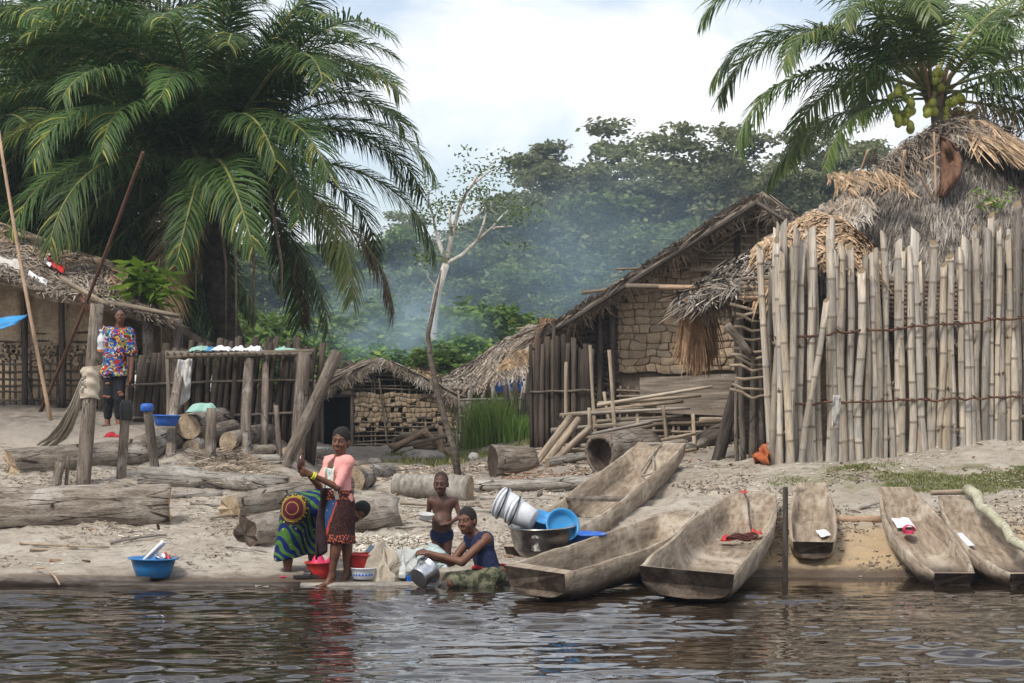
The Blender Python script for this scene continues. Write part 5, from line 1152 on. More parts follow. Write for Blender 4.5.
# ================================================================== dugout canoes
def dugout(name, label, pn, pf, wn, wm, wf, depth, group='dugout canoes drawn up on the bank', roll=0, end_n=.16, end_f=.35, thick=.032, seed=1, flare=.06, sheer=.05, mats=None, box=.36):
    """pn/pf: centre of the gunwale at the river end and at the land end; w*: half widths"""
    pn = Vector(pn); pf = Vector(pf); L = (pf-pn).length; n = 26; m = 13; b = MB()
    def w(t): return (wn+(wm-wn)*math.sin(min(t/.5,1)*math.pi/2)) if t < .5 else (wf+(wm-wf)*math.sin(min((1-t)/.5,1)*math.pi/2))
    def zt(t): return sheer*(2*t-1)**2-sheer+.035*float(vnoise(t*7+seed, seed, 3))+.014*float(vnoise(t*31+seed, seed, 4))
    def sec(t, inner):
        d = depth*(1-.30*max(0,(abs(2*t-1)-.55)/.45)**2); ww = w(t); k = thick if inner else 0; row = []
        for j in range(m):
            f = math.pi*j/(m-1); c = math.cos(f); s_ = math.sin(f)
            y = (ww-k*(1 if j in (0, m-1) else 1.1))*math.copysign(abs(c)**box, c)*(1-flare*abs(s_)*2.2)
            z = zt(t)-(d-k)*(s_**.40)+ (0.012*float(vnoise(t*14+j, seed+j*.3, 4)))
            if inner: xs_ = t*L+(zt(t)-z)*(.9*max(0, 1-(t*L-end_n)/.6)-1.15*max(0, 1-((1-t)*L-end_f)/.8))
            else: xs_ = t*L+(zt(t)-z)*(.6*max(0, 1-t*L/.6)-.5*max(0, 1-(1-t)*L/.6))
            xs_ += .13*(abs(y)/ww)**2*max(0, 1-t*L/.5)
            row.append((xs_, y+.02*float(vnoise(t*6+seed*2, 1 if j < m/2 else 5, 6)), z))
        return row
    ti0, ti1 = end_n/L, 1-end_f/L
    for i in range(n+1): b.v += sec(i/n, False)
    o_ = len(b.v)
    for i in range(n+1):
        t = ti0+(ti1-ti0)*i/n; row = sec(t, True)
        if i == 0 or i == n:     # sloping end walls inside
            row = [(p[0], p[1]*.98, p[2]) for p in row]
        b.v += row
    for i in range(n):
        for j in range(m-1):
            q = i*m+j; b.f.append((q, q+m, q+m+1, q+1)); b.m.append(0)
            q += o_; b.f.append((q, q+1, q+m+1, q+m)); b.m.append(0)
        for j in (0, m-1):
            q = i*m+j; r = o_+i*m+j; f = (q, r, r+m, q+m); b.f.append(f if j == 0 else f[::-1]); b.m.append(0)
    b.f.append(tuple(range(m))); b.m.append(1); b.f.append(tuple(n*m+j for j in range(m))[::-1]); b.m.append(0)
    b.f.append(tuple(o_+j for j in range(m))[::-1]); b.m.append(0); b.f.append(tuple(o_+n*m+j for j in range(m))); b.m.append(0)
    b.f.append((0, m-1, o_+m-1, o_)); b.m.append(0); b.f.append((n*m, o_+n*m, o_+n*m+m-1, n*m+m-1)); b.m.append(0)
    me = b.mesh('hull', mats or [M['canoe'], M['canoeend']])
    me.polygons.foreach_set('use_smooth', [len(f) == 4 and abs(f[0]-f[2]) < o_ for f in b.f])
    e = empty(name, pn, label, 'canoe', group); Mx = frame(pn, pf) @ Matrix.Rotation(R(roll), 4, 'X'); e.matrix_world = Mx
    link('hull', me, e); e['L'] = L
    return e
C1 = dugout('dugout_canoe', 'highest dugout canoe with a cross plank, reaching furthest up the bank', P(520,549,20.9), P(662,443,25.6), .24, .38, .33, .36, seed=1, end_f=.3)
C2 = dugout('dugout_canoe', 'broad dugout canoe with a squared dark bow beside the steel bowl', P(529,571,18.05), P(692,512,22.1), .30, .34, .20, .35, seed=2, end_n=.35, roll=6)
C3 = dugout('dugout_canoe', 'wide-mouthed dugout canoe with red rags inside, in the centre foreground', P(684,573,17.95), P(757,491,23.0), .44, .44, .23, .38, seed=3, end_n=.1, end_f=.4, roll=4)
C4 = dugout('dugout_canoe', 'smallest dugout canoe with two white papers, lying clear of the water', P(813,547,20.9), P(812,482,22.75), .22, .26, .16, .27, seed=4, end_n=.08, end_f=.16, thick=.035)
C5 = dugout('dugout_canoe', 'narrow dugout canoe holding a pink sandal', P(958,577,19.75), P(895,488,22.35), .20, .33, .19, .26, seed=5, end_n=.12, end_f=.2)
C6 = dugout('dugout_canoe', 'dugout canoe with a crooked pole across it at the right edge', P(1036,580,19.6), P(955,497,22.2), .21, .34, .20, .26, seed=6, end_n=.12, end_f=.16)
def in_canoe(c, t, y, z): return c.matrix_world @ Vector((t*c['L'], y, z))
def canoe_part(c, t0, y0, t1, y1, z, r, name, mat):
    L = c['L']; me = rod_mesh((Vector((t1*L,y1,0))-Vector((t0*L,y0,0))).length, r, r, [mat, mat], seed=3); link(name, me, c, frame((t0*L,y0,z),(t1*L,y1,z)))
b = MB(); b.box((.48*C1['L'],0,-.07), (.13,.72,.035)); o = link('cross_plank', b.mesh('cross_plank', M['post']), C1)
def rope(pts, r, label, name='rope', mat='rope'):
    b = MB(); b.tube(pts, r, 6); return tag(b.build(name, M[mat], smooth=True), label, 'rope')
rope([in_canoe(C1,.97,.12,.02), in_canoe(C1,.965,-.05,.03), in_canoe(C1,.93,-.02,-.02), in_canoe(C1,.87,.10,-.22), in_canoe(C1,.85,.02,-.25), in_canoe(C1,.86,-.10,-.22), in_canoe(C1,.91,-.02,-.08)], .014, 'pale rope loop lying in the land end of the highest canoe')
rope([in_canoe(C2,.97,-.1,.03), in_canoe(C2,.93,-.12,.0), in_canoe(C2,.86,-.15,-.12), in_canoe(C2,.80,-.12,-.22), in_canoe(C2,.76,-.16,-.26), in_canoe(C2,.72,-.1,-.27)], .014, 'twisted rope lying along the far end of the broad canoe')
rope([in_canoe(C3,.93,.10,.02), in_canoe(C3,.88,.02,-.02), in_canoe(C3,.84,-.03,-.17), in_canoe(C3,.80,-.08,-.26), in_canoe(C3,.77,-.12,-.30)], .012, 'dark cord running to the red rag in the wide-mouthed canoe', mat='darkpost')
b = MB(); c = in_canoe(C3,.70,-.02,-.31)
for k in range(3): b.tube([c+Vector((.13*math.cos(a)+.04*k,.10*math.sin(a)+.05*k,.012*k+.02*math.sin(a*2)+.02)) for a in [2*math.pi*j/14 for j in range(15)]], .014, 5)
tag(b.build('rope_coil', mat_plain('oxblood', (.075,.025,.022), .8, .1), smooth=True), 'dark red coil of cord on the floor of the wide-mouthed canoe', 'rope')
def rag(p, w, h, mat, label, name='rag', seed=0):
    b = MB(); p = Vector(p); b.sheet(lambda s, t: p+Vector(((s-.5)*w*(1+.5*float(vnoise(t*5,seed))), (t-.5)*w*.9*(1+.5*float(vnoise(s*5,seed+4))), h*(math.sin(math.pi*s)*math.sin(math.pi*t))**.6*(1+1.6*float(vnoise(s*5+seed,t*5,2))))), 14, 14)
    return tag(b.build(name, mat, smooth=True, solid=.006), label, 'rag')
rag(in_canoe(C3,.79,-.14,-.31), .13, .04, M['red'], 'red rag at the far right inside the wide-mouthed canoe')
rag(in_canoe(C3,.71,.13,-.34), .12, .05, M['red'], 'red rag beside the coil in the wide-mouthed canoe', seed=4)
rag(in_canoe(C3,.97,.13,-.015), .07, .025, M['red'], 'small red rag on the land end of the wide-mouthed canoe', seed=7)
rag(in_canoe(C2,.73,-.08,-.27), .13, .05, M['paper'], 'white paper scrap in the far half of the broad canoe', seed=2)
rag(GV(758,462)+Vector((0,0,.01)), .1, .08, M['red'], 'tiny red scrap on the sand behind the wide-mouthed canoe', seed=9)
def papersheet(c, t, y, z, w, l, rot, label, mat='paper'):
    b = MB(); b.sheet(lambda s, q: Vector(((s-.5)*l, (q-.5)*w, .02*float(vnoise(s*4+t*9,q*4)))), 6, 6)
    me = b.mesh('paper', M[mat]); Mx = c.matrix_world @ Matrix.Translation((t*c['L'],y,z)) @ Matrix.Rotation(rot,4,'Z'); o = link('paper', me, None, Mx)
    md = o.modifiers.new('t','SOLIDIFY'); md.thickness = .008; return tag(o, label, 'paper')
papersheet(C4, .48, -.12, -.215, .12, .18, .3, 'white paper on the right side of the smallest canoe floor')
papersheet(C4, .26, .12, -.22, .11, .14, -.2, 'white paper on the left side of the smallest canoe floor')
papersheet(C5, .80, .03, -.20, .20, .36, 0, 'pale board lying in the land end of the narrow canoe')
papersheet(C6, .70, .12, -.22, .10, .42, 0, 'narrow white strip on the floor of the right-edge canoe')
def sandal():
    c = in_canoe(C5,.66,.05,-.20); e = empty('sandal', c, 'bright pink plastic sandal in the narrow canoe', 'sandal')
    b = MB(); out = [Vector((math.cos(a)*.055*(1.15 if math.sin(a) > 0 else .95), math.sin(a)*.125, 0)) for a in [2*math.pi*j/20 for j in range(20)]]
    b.add([c+p for p in out]+[c+p+Vector((0,0,.03)) for p in out], [tuple(range(20))[::-1], tuple(range(20,40))]+[(j,(j+1)%20,20+(j+1)%20,20+j) for j in range(20)]); b.build('sole', M['pink'], e)
    b = MB(); b.sheet(lambda s, t: c+Vector((-.062*math.cos(math.pi*s), -.06+.10*t, .03+.06*math.sin(math.pi*s))), 10, 4); b.build('strap', M['pink'], e, smooth=True, solid=.008)
sandal()
# crooked pole across the right-edge canoe, short stick beside it
b = MB(); p0 = in_canoe(C6,.99,-.12,.10); p1 = in_canoe(C6,.02,-.16,.02)
b.tube([p0.lerp(p1,k/10)+Vector((.035*math.sin(k*1.9),0,.03*math.sin(k*2.7))) for k in range(11)], [.06*(1-.03*k)*(1+.1*math.sin(k*2.3)) for k in range(11)], 9)
tag(b.build('crooked_pole', mat_var('greenbark', (.30,.29,.20), (.50,.48,.36), 6, rnd=.1, wear=(.2,.17,.12)), smooth=True), 'crooked pale green pole lying across the right-edge canoe', 'pole')
rod('short_stick', in_canoe(C6,1.0,.28,.05), in_canoe(C6,1.01,-.12,.05), .03, .03, STICK, 'short brown stick across the land end of the right-edge canoe', 'stick')
# ================================================================== bowls, basins, buckets
def vessel(name, c, r_top, r_bot, h, mat, label, cat, tilt=(0,0,0), lip=.018, th=.012, n=36, foot=0, parts=None):
    e = empty(name, c, label, cat); e.rotation_euler = tilt; b = MB()
    b.lathe([(.001,0),(r_bot*.9,0),(r_bot,.008),(r_bot+(r_top-r_bot)*.55,h*.5),(r_top,h-.006),(r_top+lip,h-.004),(r_top+lip,h+.008),(r_top-th*.4,h+.008),(r_bot+(r_top-r_bot)*.55-th,h*.5),(r_bot-th,.02),(.001,.016)], n)
    link('shell', b.mesh('shell', mat, smooth=True), e); return e
bowl_c = P(543,557,20.45)
e = empty('steel_bowl', bowl_c, 'big stainless steel bowl heaped with buckets behind the broad canoe', 'bowl'); b = MB()
b.lathe([(.001,0),(.17,0),(.235,.03),(.29,.10),(.322,.22),(.33,.31),(.35,.313),(.35,.325),(.326,.325),(.31,.22),(.275,.10),(.22,.045),(.001,.03)], 40); link('shell', b.mesh('shell', M['steel'], smooth=True), e); e.rotation_euler = (.06, -.03, 0)
def bucket(c, tilt, label, r0=.125, r1=.165, h=.30, handle=True):
    e = vessel('bucket', c, r1, r0, h, M['white'], label, 'bucket', tilt, .012)
    b = MB(); b.lathe([(r1+.012,h-.05),(r1+.016,h-.045),(r1+.016,h-.03),(r1+.012,h-.025)], 30); link('rim_band', b.mesh('rim_band', M['white'], smooth=True), e)
    b = MB(); b.tube([Vector((math.cos(a)*(r1+.018), -math.sin(a)*(r1+.03)*.9, h-.03-.06*math.sin(a))) for a in [math.pi*j/14 for j in range(15)]], .009, 6); link('handle', b.mesh('handle', M['black'], smooth=True), e); return e
bd = Vector((-.86,.30,.40)).normalized(); bq = bd.to_track_quat('Z','X').to_euler()
bucket(P(534,520,20.25), bq, 'translucent white bucket nested in front in the steel bowl', .105, .14, .26)
bucket(P(534,520,20.25)+bd*.15+Vector((-.01,0,.02)), bq, 'translucent white bucket behind, its rim further left, in the steel bowl', .125, .15, .24)
e = vessel('basin', P(561,527,20.40), .165, .13, .07, M['cyan'], 'light blue shallow basin standing on edge in the steel bowl', 'basin', (R(68), 0, R(14)), .014)
for rr in (.05, .09): 
    b = MB(); b.lathe([(rr,-.003),(rr+.006,-.010),(rr+.012,-.003)], 28); link('ring', b.mesh('ring', M['cyan'], smooth=True), e)
vessel('basin', P(540,526,20.62), .15, .11, .10, M['cyan'], 'light blue basin half hidden between buckets in the steel bowl', 'basin', (R(20), R(15), 0))
vessel('basin', P(584,553,20.6), .215, .15, .20, M['blue'], 'deep blue basin behind the steel bowl', 'basin', (.03,.02,0), .02)
lb = GV(153,578); e = vessel('basin', lb+Vector((0,0,.0)), .225, .165, .19, M['basinblue'], 'blue washing basin standing alone on the left shore', 'basin', (0,.02,0), .03)
rod('spatula', lb+Vector((-.15,-.02,.12)), lb+Vector((.10,.02,.36)), .012, .022, [M['paper']]*2, 'white blade sticking up out of the lone blue basin', 'utensil', n=6)
flat_cloth('blade', [lb+Vector((-.12,.0,.16)), lb+Vector((-.06,.05,.16)), lb+Vector((.13,.05,.35)), lb+Vector((.08,.0,.36))], M['paper'], 'flat pale board resting on the rim of the lone blue basin', 'board', .004)
vessel('cup', lb+Vector((.06,-.02,.13)), .05, .04, .10, M['alu'], 'small metal cup in the lone blue basin', 'cup', (.4,.3,0), .004)
rag(lb+Vector((.14,0,.17)), .08, .06, M['red'], 'red scrap in the lone blue basin')
rope([lb+Vector((.2,0,.19)), lb+Vector((.27,0,.21)), lb+Vector((.30,0,.23))], .006, 'thin wire poking over the right rim of the lone blue basin')
vessel('basin', P(166,426,27.1), .185, .14, .14, M['blue'], 'small deep blue basin resting on the thick pale log', 'basin', (0,.04,0), .02)
rag(P(203,412,27.6), .42, .10, M['green'], 'pale green cloth draped over the log pile', 'cloth_bundle', 3)
rag(P(115,437,27.2), .28, .05, M['darkred'], 'red cloth lying behind the long weathered log')
r1 = GV(362,579); vessel('basin', r1+Vector((0,.05,.09)), .155, .125, .15, M['red'], 'red basin standing on the white enamel bowl', 'basin', (0,0,0), .015)
e = vessel('enamel_bowl', r1+Vector((.02,-.06,.0)), .125, .105, .11, M['white'], 'white enamel bowl under the red basin', 'bowl', (0,0,0), .006)
for k in range(7):
    a = -2.4+k*.28; b = MB(); b.lathe([(.001,0),(.012,.001),(.001,.003)], 8); o = link('blue_dot', b.mesh('blue_dot', M['blue']), e); o.location = (math.cos(a)*.121, math.sin(a)*.121, .05); o.rotation_euler = (R(90),0,a+R(90))
r2 = GV(320,580); vessel('basin', r2+Vector((0,.12,0)), .155, .115, .16, M['red'], 'red basin between the legs of the two women', 'basin', (0,0,0), .015)
rag(r2+Vector((.02,.10,.13)), .24, .09, M['pink'], 'pink washing heaped in the red basin between the women', 'washing')
# cooking pot held by the seated woman
pot_c = P(418,578,19.75)
def pot():
    e = empty('cooking_pot', pot_c, 'dented aluminium cooking pot tilted in the seated woman’s hands', 'pot'); b = MB()
    b.lathe([(.001,0),(.094,0),(.1,.0005),(.102,.003),(.104,.012),(.118,.12),(.125,.155),(.145,.16),(.145,.168),(.122,.168),(.112,.12),(.09,.02),(.001,.014)], 30); link('shell', b.mesh('shell', M['alu'], smooth=True), e)
    b = MB(); b.tube([Vector((math.cos(a)*.13, -.03-math.sin(a)*.05, .15+.0*a)) + Vector((0,-.10,0)) for a in [math.pi*j/8 for j in range(9)]], .008, 6); link('handle', b.mesh('handle', M['alu'], smooth=True), e)
    ax = Vector((.62,.72,.45)).normalized(); e.rotation_euler = ax.to_track_quat('Z','Y').to_euler(); return e
pot()
# plastic bags and small litter beside the boy
def bag(u, v, w, h, mat, label, seed, name='plastic_bag'):
    g = GV(u, v); b = MB(); ww = w*g.y/F/2; hh = h*g.y/F
    def fn(s, t):
        a = 2*math.pi*s; r = math.cos(t*math.pi/2)**.8; k = 1+.9*float(vnoise(math.cos(a)*1.9+seed, math.sin(a)*1.9+t*3, 5))+.55*float(vnoise(math.cos(a)*4.5+seed, math.sin(a)*4.5+t*7, 6))
        return g+Vector((math.cos(a)*ww*1.15*r*k, math.sin(a)*ww*.8*r*k, hh*math.sin(t*math.pi/2)*(1+.9*float(vnoise(math.cos(a)*2.5+seed*2, math.sin(a)*2.5, 7)))-.01))
    b.sheet(fn, 26, 12); return tag(b.build(name, mat, smooth=False, origin=g), label, 'bag')
bag(384,580,26,33,M['tanbag'],'crumpled beige bag right of the red basin',1)
bag(403,576,34,24,M['bagplastic'],'crumpled clear plastic sheet behind the aluminium pot',2)
bag(428,566,44,18,mat_plain('paleblue',(.50,.62,.62),.5,.4,dirt=.2,tr=.2),'pale green plastic bag behind the boy’s legs',3)
bag(372,570,20,20,mat_plain('paleblue2',(.42,.55,.68),.5,.4,dirt=.2,tr=.2),'pale blue plastic bag beside the beige bag',4)
bag(498,580,20,10,M['bagplastic'],'white plastic scrap at the seated woman’s back',6)
def small_box(u, v, s, mat, label, name):
    g = GV(u,v); b = MB(); b.box(g+Vector((0,0,s[2]/2)), s, Matrix.Rotation(.4,3,'Z')); o = b.build(name, mat, origin=g); md = o.modifiers.new('b','BEVEL'); md.width = .006; return tag(o, label, name.replace('_',' '))
small_box(402,574,(.12,.08,.03),M['cyan'],'small blue packet beside the aluminium pot','soap_packet')
small_box(409,582,(.05,.04,.06),M['blue'],'tiny blue bottle cap by the pot','blue_trinket')
small_box(283,578,(.06,.03,.015),M['pink'],'tiny pink scrap on the sand below the blue and green skirt','plastic_scrap')
for k, (u, v) in enumerate(((304,579),(316,578))):
    g = GV(u, v); b = MB(); out = [Vector((math.cos(a)*.11, math.sin(a)*.045, 0)) for a in [2*math.pi*j/18 for j in range(18)]]
    b.add([g+p+Vector((0,0,.005)) for p in out]+[g+p+Vector((0,0,.03)) for p in out], [tuple(range(18))[::-1], tuple(range(18,36))]+[(j,(j+1)%18,18+(j+1)%18,18+j) for j in range(18)])
    b.sheet(lambda s, t: g+Vector((.0+.07*t, -.045*math.cos(math.pi*s), .03+.05*math.sin(math.pi*s))), 8, 3)
    tag(b.build('sandal', M['black'], origin=g), ('left' if k == 0 else 'right')+' one of the black sandals behind the barefoot woman', 'sandal')
b = MB(); g0 = GV(36,572); b.tube([g0+Vector((0,0,.03)), g0+Vector((.15,-.25,.06)), g0+Vector((.33,-.6,-.0)), g0+Vector((.42,-.8,-.06))], [.009]*4, 5); tag(b.build('dry_reed', M['tanpole']), 'curved dry reed across the waterline log at the left', 'reed')
# ================================================================== people: smooth-blended volumes turned into one skin each
def sdf_mesh(prims, vox, mats, name, fuzz=0):
    """prims: dicts with kind c (tapered capsule) / e (ellipsoid) / x (carve ellipsoid) / p (clip plane)"""
    lo = np.full(3, 1e9); hi = -lo
    for q in prims:
        if q['t'] == 'c':
            for a, r in ((q['a'], q['ra']), (q['b'], q['rb'])): lo = np.minimum(lo, np.array(a)-r); hi = np.maximum(hi, np.array(a)+r)
        elif q['t'] == 'e': m_ = max(q['r']); lo = np.minimum(lo, np.array(q['c'])-m_); hi = np.maximum(hi, np.array(q['c'])+m_)
    lo -= 4*vox; hi += 4*vox; n = np.ceil((hi-lo)/vox).astype(int)+1
    D = np.full(n, 1.0, np.float32); ax = [lo[i]+np.arange(n[i])*vox for i in range(3)]
    for q in prims:
        k = q.get('k', .02)
        if q['t'] == 'c': a, b = np.array(q['a'], float), np.array(q['b'], float); l2, h2 = np.minimum(a-q['ra'], b-q['rb']), np.maximum(a+q['ra'], b+q['rb'])
        elif q['t'] in 'ex': c = np.array(q['c'], float); m_ = max(q['r']); l2, h2 = c-m_, c+m_
        else: l2, h2 = lo, hi
        i0 = np.clip(((l2-k-3*vox-lo)/vox).astype(int), 0, n); i1 = np.clip(np.ceil((h2+k+3*vox-lo)/vox).astype(int)+1, 0, n)
        sl = tuple(slice(i0[i], i1[i]) for i in range(3))
        X = ax[0][sl[0]][:,None,None]; Yv = ax[1][sl[1]][None,:,None]; Z = ax[2][sl[2]][None,None,:]
        if q['t'] == 'c':
            ab = b-a; L2 = max(float(ab@ab), 1e-9); t = np.clip(((X-a[0])*ab[0]+(Yv-a[1])*ab[1]+(Z-a[2])*ab[2])/L2, 0, 1)
            d = np.sqrt((X-a[0]-t*ab[0])**2+(Yv-a[1]-t*ab[1])**2+(Z-a[2]-t*ab[2])**2)-(q['ra']+(q['rb']-q['ra'])*t)
        elif q['t'] in 'ex':
            Rm = q.get('R', np.eye(3)); r = q['r']
            U = [(X-c[0])*Rm[i][0]+(Yv-c[1])*Rm[i][1]+(Z-c[2])*Rm[i][2] for i in range(3)]
            g = np.sqrt((U[0]/r[0])**2+(U[1]/r[1])**2+(U[2]/r[2])**2)+1e-6
            g2 = np.sqrt((U[0]/r[0]**2)**2+(U[1]/r[1]**2)**2+(U[2]/r[2]**2)**2)+1e-6; d = g*(g-1)/g2
        else:
            pt, nn = q['c'], q['n']; d = (X-pt[0])*nn[0]+(Yv-pt[1])*nn[1]+(Z-pt[2])*nn[2]
        old = D[sl]
        if q['t'] in 'ce':
            h = np.clip(.5+.5*(old-d)/k, 0, 1); D[sl] = old+(d-old)*h-k*h*(1-h)
        elif q['t'] == 'x':
            h = np.clip(.5-.5*(old+d)/k, 0, 1); D[sl] = old+(-d-old)*h+k*h*(1-h)
        else: D[sl] = np.maximum(old, d)
    if fuzz:
        X, Yv, Z = np.meshgrid(*ax, indexing='ij'); D = D+(fuzz*(vnoise(X*18+Z*7, Yv*18+Z*14, 3)+.6*vnoise(X*40+Z*20, Yv*40-Z*33, 4))).astype(np.float32)
    # surface nets
    S = D < 0; c8 = sum(S[i:n[0]-1+i, j:n[1]-1+j, k:n[2]-1+k].astype(np.int8) for i in (0,1) for j in (0,1) for k in (0,1))
    act = (c8 > 0) & (c8 < 8); idx = -np.ones(act.shape, np.int64); I = np.argwhere(act); idx[act] = np.arange(len(I))
    acc = np.zeros((len(I),3)); cnt = np.zeros(len(I)); cor = [(i,j,k) for i in (0,1) for j in (0,1) for k in (0,1)]
    for a in cor:
        for d_ in range(3):
            if a[d_]: continue
            b = list(a); b[d_] = 1; va = D[I[:,0]+a[0], I[:,1]+a[1], I[:,2]+a[2]]; vb = D[I[:,0]+b[0], I[:,1]+b[1], I[:,2]+b[2]]
            m_ = (va < 0) != (vb < 0); t = np.where(m_, va/(va-vb+1e-12), 0); p = np.repeat(np.array([a], float), len(I), 0); p[:,d_] += t
            acc += p*m_[:,None]; cnt += m_
    V = lo+(I+acc/cnt[:,None])*vox; Fs = []
    for d_ in range(3):
        e1, e2 = [(1,2),(2,0),(0,1)][d_]; sl0 = [slice(1,-1)]*3; sl0[d_] = slice(0,-1); sl1 = list(sl0); sl1[d_] = slice(1,None)
        A = S[tuple(sl0)]; B = S[tuple(sl1)]; E = np.argwhere(A != B); off = np.ones(3, int); off[d_] = 0; E = E+off; fl = S[E[:,0],E[:,1],E[:,2]]
        q = []
        for s1, s2 in ((-1,-1),(0,-1),(0,0),(-1,0)):
            o = np.zeros(3, int); o[e1] = s1; o[e2] = s2; w = E+o; q.append(idx[w[:,0], w[:,1], w[:,2]])
        q = np.stack(q,1); q[~fl] = q[~fl][:,::-1]; Fs.append(q[(q >= 0).all(1)])
    Fq = np.concatenate(Fs)
    return V, Fq
def sdf_object(prims, vox, mat, name, parent, fuzz=0):
    V, Fq = sdf_mesh(prims, vox, mat, name, fuzz); o_ = parent_origin(parent); V = V-np.array(o_)
    me = bpy.data.meshes.new(name); me.vertices.add(len(V)); me.vertices.foreach_set('co', V.ravel())
    me.loops.add(Fq.size); me.loops.foreach_set('vertex_index', Fq.ravel().astype(np.int32)); me.polygons.add(len(Fq))
    me.polygons.foreach_set('loop_start', np.arange(0,Fq.size,4,dtype=np.int32)); me.polygons.foreach_set('loop_total', np.full(len(Fq),4,np.int32)); me.polygons.foreach_set('use_smooth', np.ones(len(Fq), bool))
    me.materials.append(mat); me.update(calc_edges=True); return link(name, me, parent)
def cap(a, b, ra, rb=None, k=.025): return dict(t='c', a=tuple(a), b=tuple(b), ra=ra, rb=ra if rb is None else rb, k=k)
def ell(c, r, ax=None, k=.02, t='e'):
    d = dict(t=t, c=tuple(c), r=r, k=k)
    if ax is not None: d['R'] = np.array([list(v) for v in ax])
    return d
def plane(c, n): return dict(t='p', c=tuple(c), n=tuple(n))
def axes(f, u):
    f = Vector(f).normalized(); u = Vector(u); l = u.cross(f).normalized(); u = f.cross(l).normalized(); return l, f, u
def head_prims(c, f, u, s=1.0):
    l, f, u = axes(f, u); c = Vector(c); A = (l, f, u); q = lambda a, b, d: c+(l*a+f*b+u*d)*s
    pr = [ell(q(0,-.012,.025), (.072*s,.092*s,.092*s), A), ell(q(0,.028,-.035), (.057*s,.062*s,.078*s), A, .03), ell(q(0,.062,-.088), (.026*s,.024*s,.020*s), A, .03)]
    for e in (-1, 1):
        pr += [ell(q(e*.034,.062,-.028), (.026*s,.026*s,.03*s), A, .02), ell(q(e*.072,-.008,-.012), (.010*s,.022*s,.032*s), A, .008), ell(q(e*.03,.106,.012), (.018*s,.018*s,.010*s), A, .016, 'x'), cap(q(e*.012,.090,.030), q(e*.046,.072,.032), .009*s, k=.016)]
        pr += [ell(q(e*.030,.082,.010), (.014*s,.011*s,.010*s), A, .006), ell(q(e*.013,.100,-.027), (.012*s,.011*s,.010*s), A, .010)]
    pr += [cap(q(0,.090,.016), q(0,.112,-.020), .008*s, .012*s, .012), cap(q(-.018,.090,-.054), q(.018,.090,-.054), .0085*s, k=.008), cap(q(-.016,.090,-.067), q(.016,.090,-.067), .0095*s, k=.006), ell(q(0,.106,-.0605), (.020*s,.007*s,.0018*s), A, .003, 'x')]
    return pr
def hair_prims(c, f, u, s=1.0, vol=1.0, bun=None, short=False):
    l, f, u = axes(f, u); c = Vector(c); A = (l, f, u); q = lambda a, b, d: c+(l*a+f*b+u*d)*s
    g = 1+.07*vol
    pr = [ell(q(0,-.018,.030), (.075*s*g,.093*s*g,.094*s*g), A)]
    if not short: pr.append(ell(q(0,-.055,-.02), (.064*s,.05*s,.06*s), A, .03))
    if bun: pr.append(ell(q(*bun[0]), (bun[1]*s,)*3, A, .02))
    pr.append(ell(q(0,.105,-.035), (.105*s,.075*s,.105*s), A, .012, 'x'))
    for e in (-1, 1): pr.append(ell(q(e*.085,.01,-.04), (.022*s,.03*s,.05*s), A, .01, 'x'))
    return pr
def hand_prims(wrist, d, pn, s=1.0, curl=.5, side=1, spread=.12):
    """d: direction of the hand, pn: palm-side normal, side: +1/-1 where the thumb lies"""
    d = Vector(d).normalized(); pn = Vector(pn); pn = (pn-d*pn.dot(d)).normalized(); w = d.cross(pn)*side; wr = Vector(wrist); pr = []
    for k in range(4):
        x = (k-1.5)*.018*s; pr.append(cap(wr+w*x*.6+d*.015*s, wr+d*.082*s+w*x, .014*s, .012*s, .012))
    for k, L in enumerate((.066,.075,.070,.055)):
        x = (1.5-k)*.0185*s; p = wr+d*.084*s+w*x; a = 0; dd = (d+w*(1.5-k)*spread*.4).normalized()
        for seg, fr in enumerate((.45,.32,.25)):
            a += curl*(.6,.75,.6)[seg]; v = dd*math.cos(a)+pn*math.sin(a); p2 = p+v*L*s*fr; pr.append(cap(p, p2, .0088*s*(1-.07*seg), .0084*s*(1-.09*seg), .006)); p = p2
    p = wr+d*.028*s+w*.026*s; v = (d*.6+w*.75+pn*.25).normalized(); p2 = p+v*.036*s; v2 = (d*.9+w*.25+pn*(.25+curl*.4)).normalized(); p3 = p2+v2*.030*s; p4 = p3+(v2+pn*.2).normalized()*.024*s
    pr += [cap(p-v*.012*s, p2, .0135*s, .011*s, .012), cap(p2, p3, .0105*s, .0098*s, .006), cap(p3, p4, .0098*s, .0085*s, .004)]
    return pr
def foot_prims(ankle, d, s=1.0, gz=None):
    d = Vector(d); d.z = 0; d.normalize(); w = Vector((0,0,1)).cross(d); a = Vector(ankle); g = a.z-.075*s if gz is None else gz; pr = []
    b = Vector((a.x, a.y, g)); up = Vector((0,0,1))
    pr += [ell(b-d*.025*s+up*.032*s, (.036*s,.033*s,.034*s), None, .02), cap(a, b+d*.05*s+up*.042*s, .036*s, .032*s, .03), cap(b-d*.01*s+up*.028*s, b+d*.13*s+w*.018*s+up*.020*s, .028*s, .022*s, .02), cap(b+up*.028*s, b+d*.125*s-w*.02*s+up*.018*s, .026*s, .019*s, .02)]
    for k in range(5):
        x = (k-2)*.017*s; L = (.048,.046,.042,.036,.028)[k]; p = b+d*(.132-.006*k)*s+w*(-x)+up*.015*s; pr.append(cap(p, p+d*L*s*.8+up*-.003*s, .0115*s*(1.25 if k == 0 else .95), .0095*s*(1.25 if k == 0 else .9), .006))
    return pr
def limb(a, b, c, r, k=.02): return [cap(a, b, r[0], r[1], k), cap(b, c, r[1]*1.02, r[2], k)]
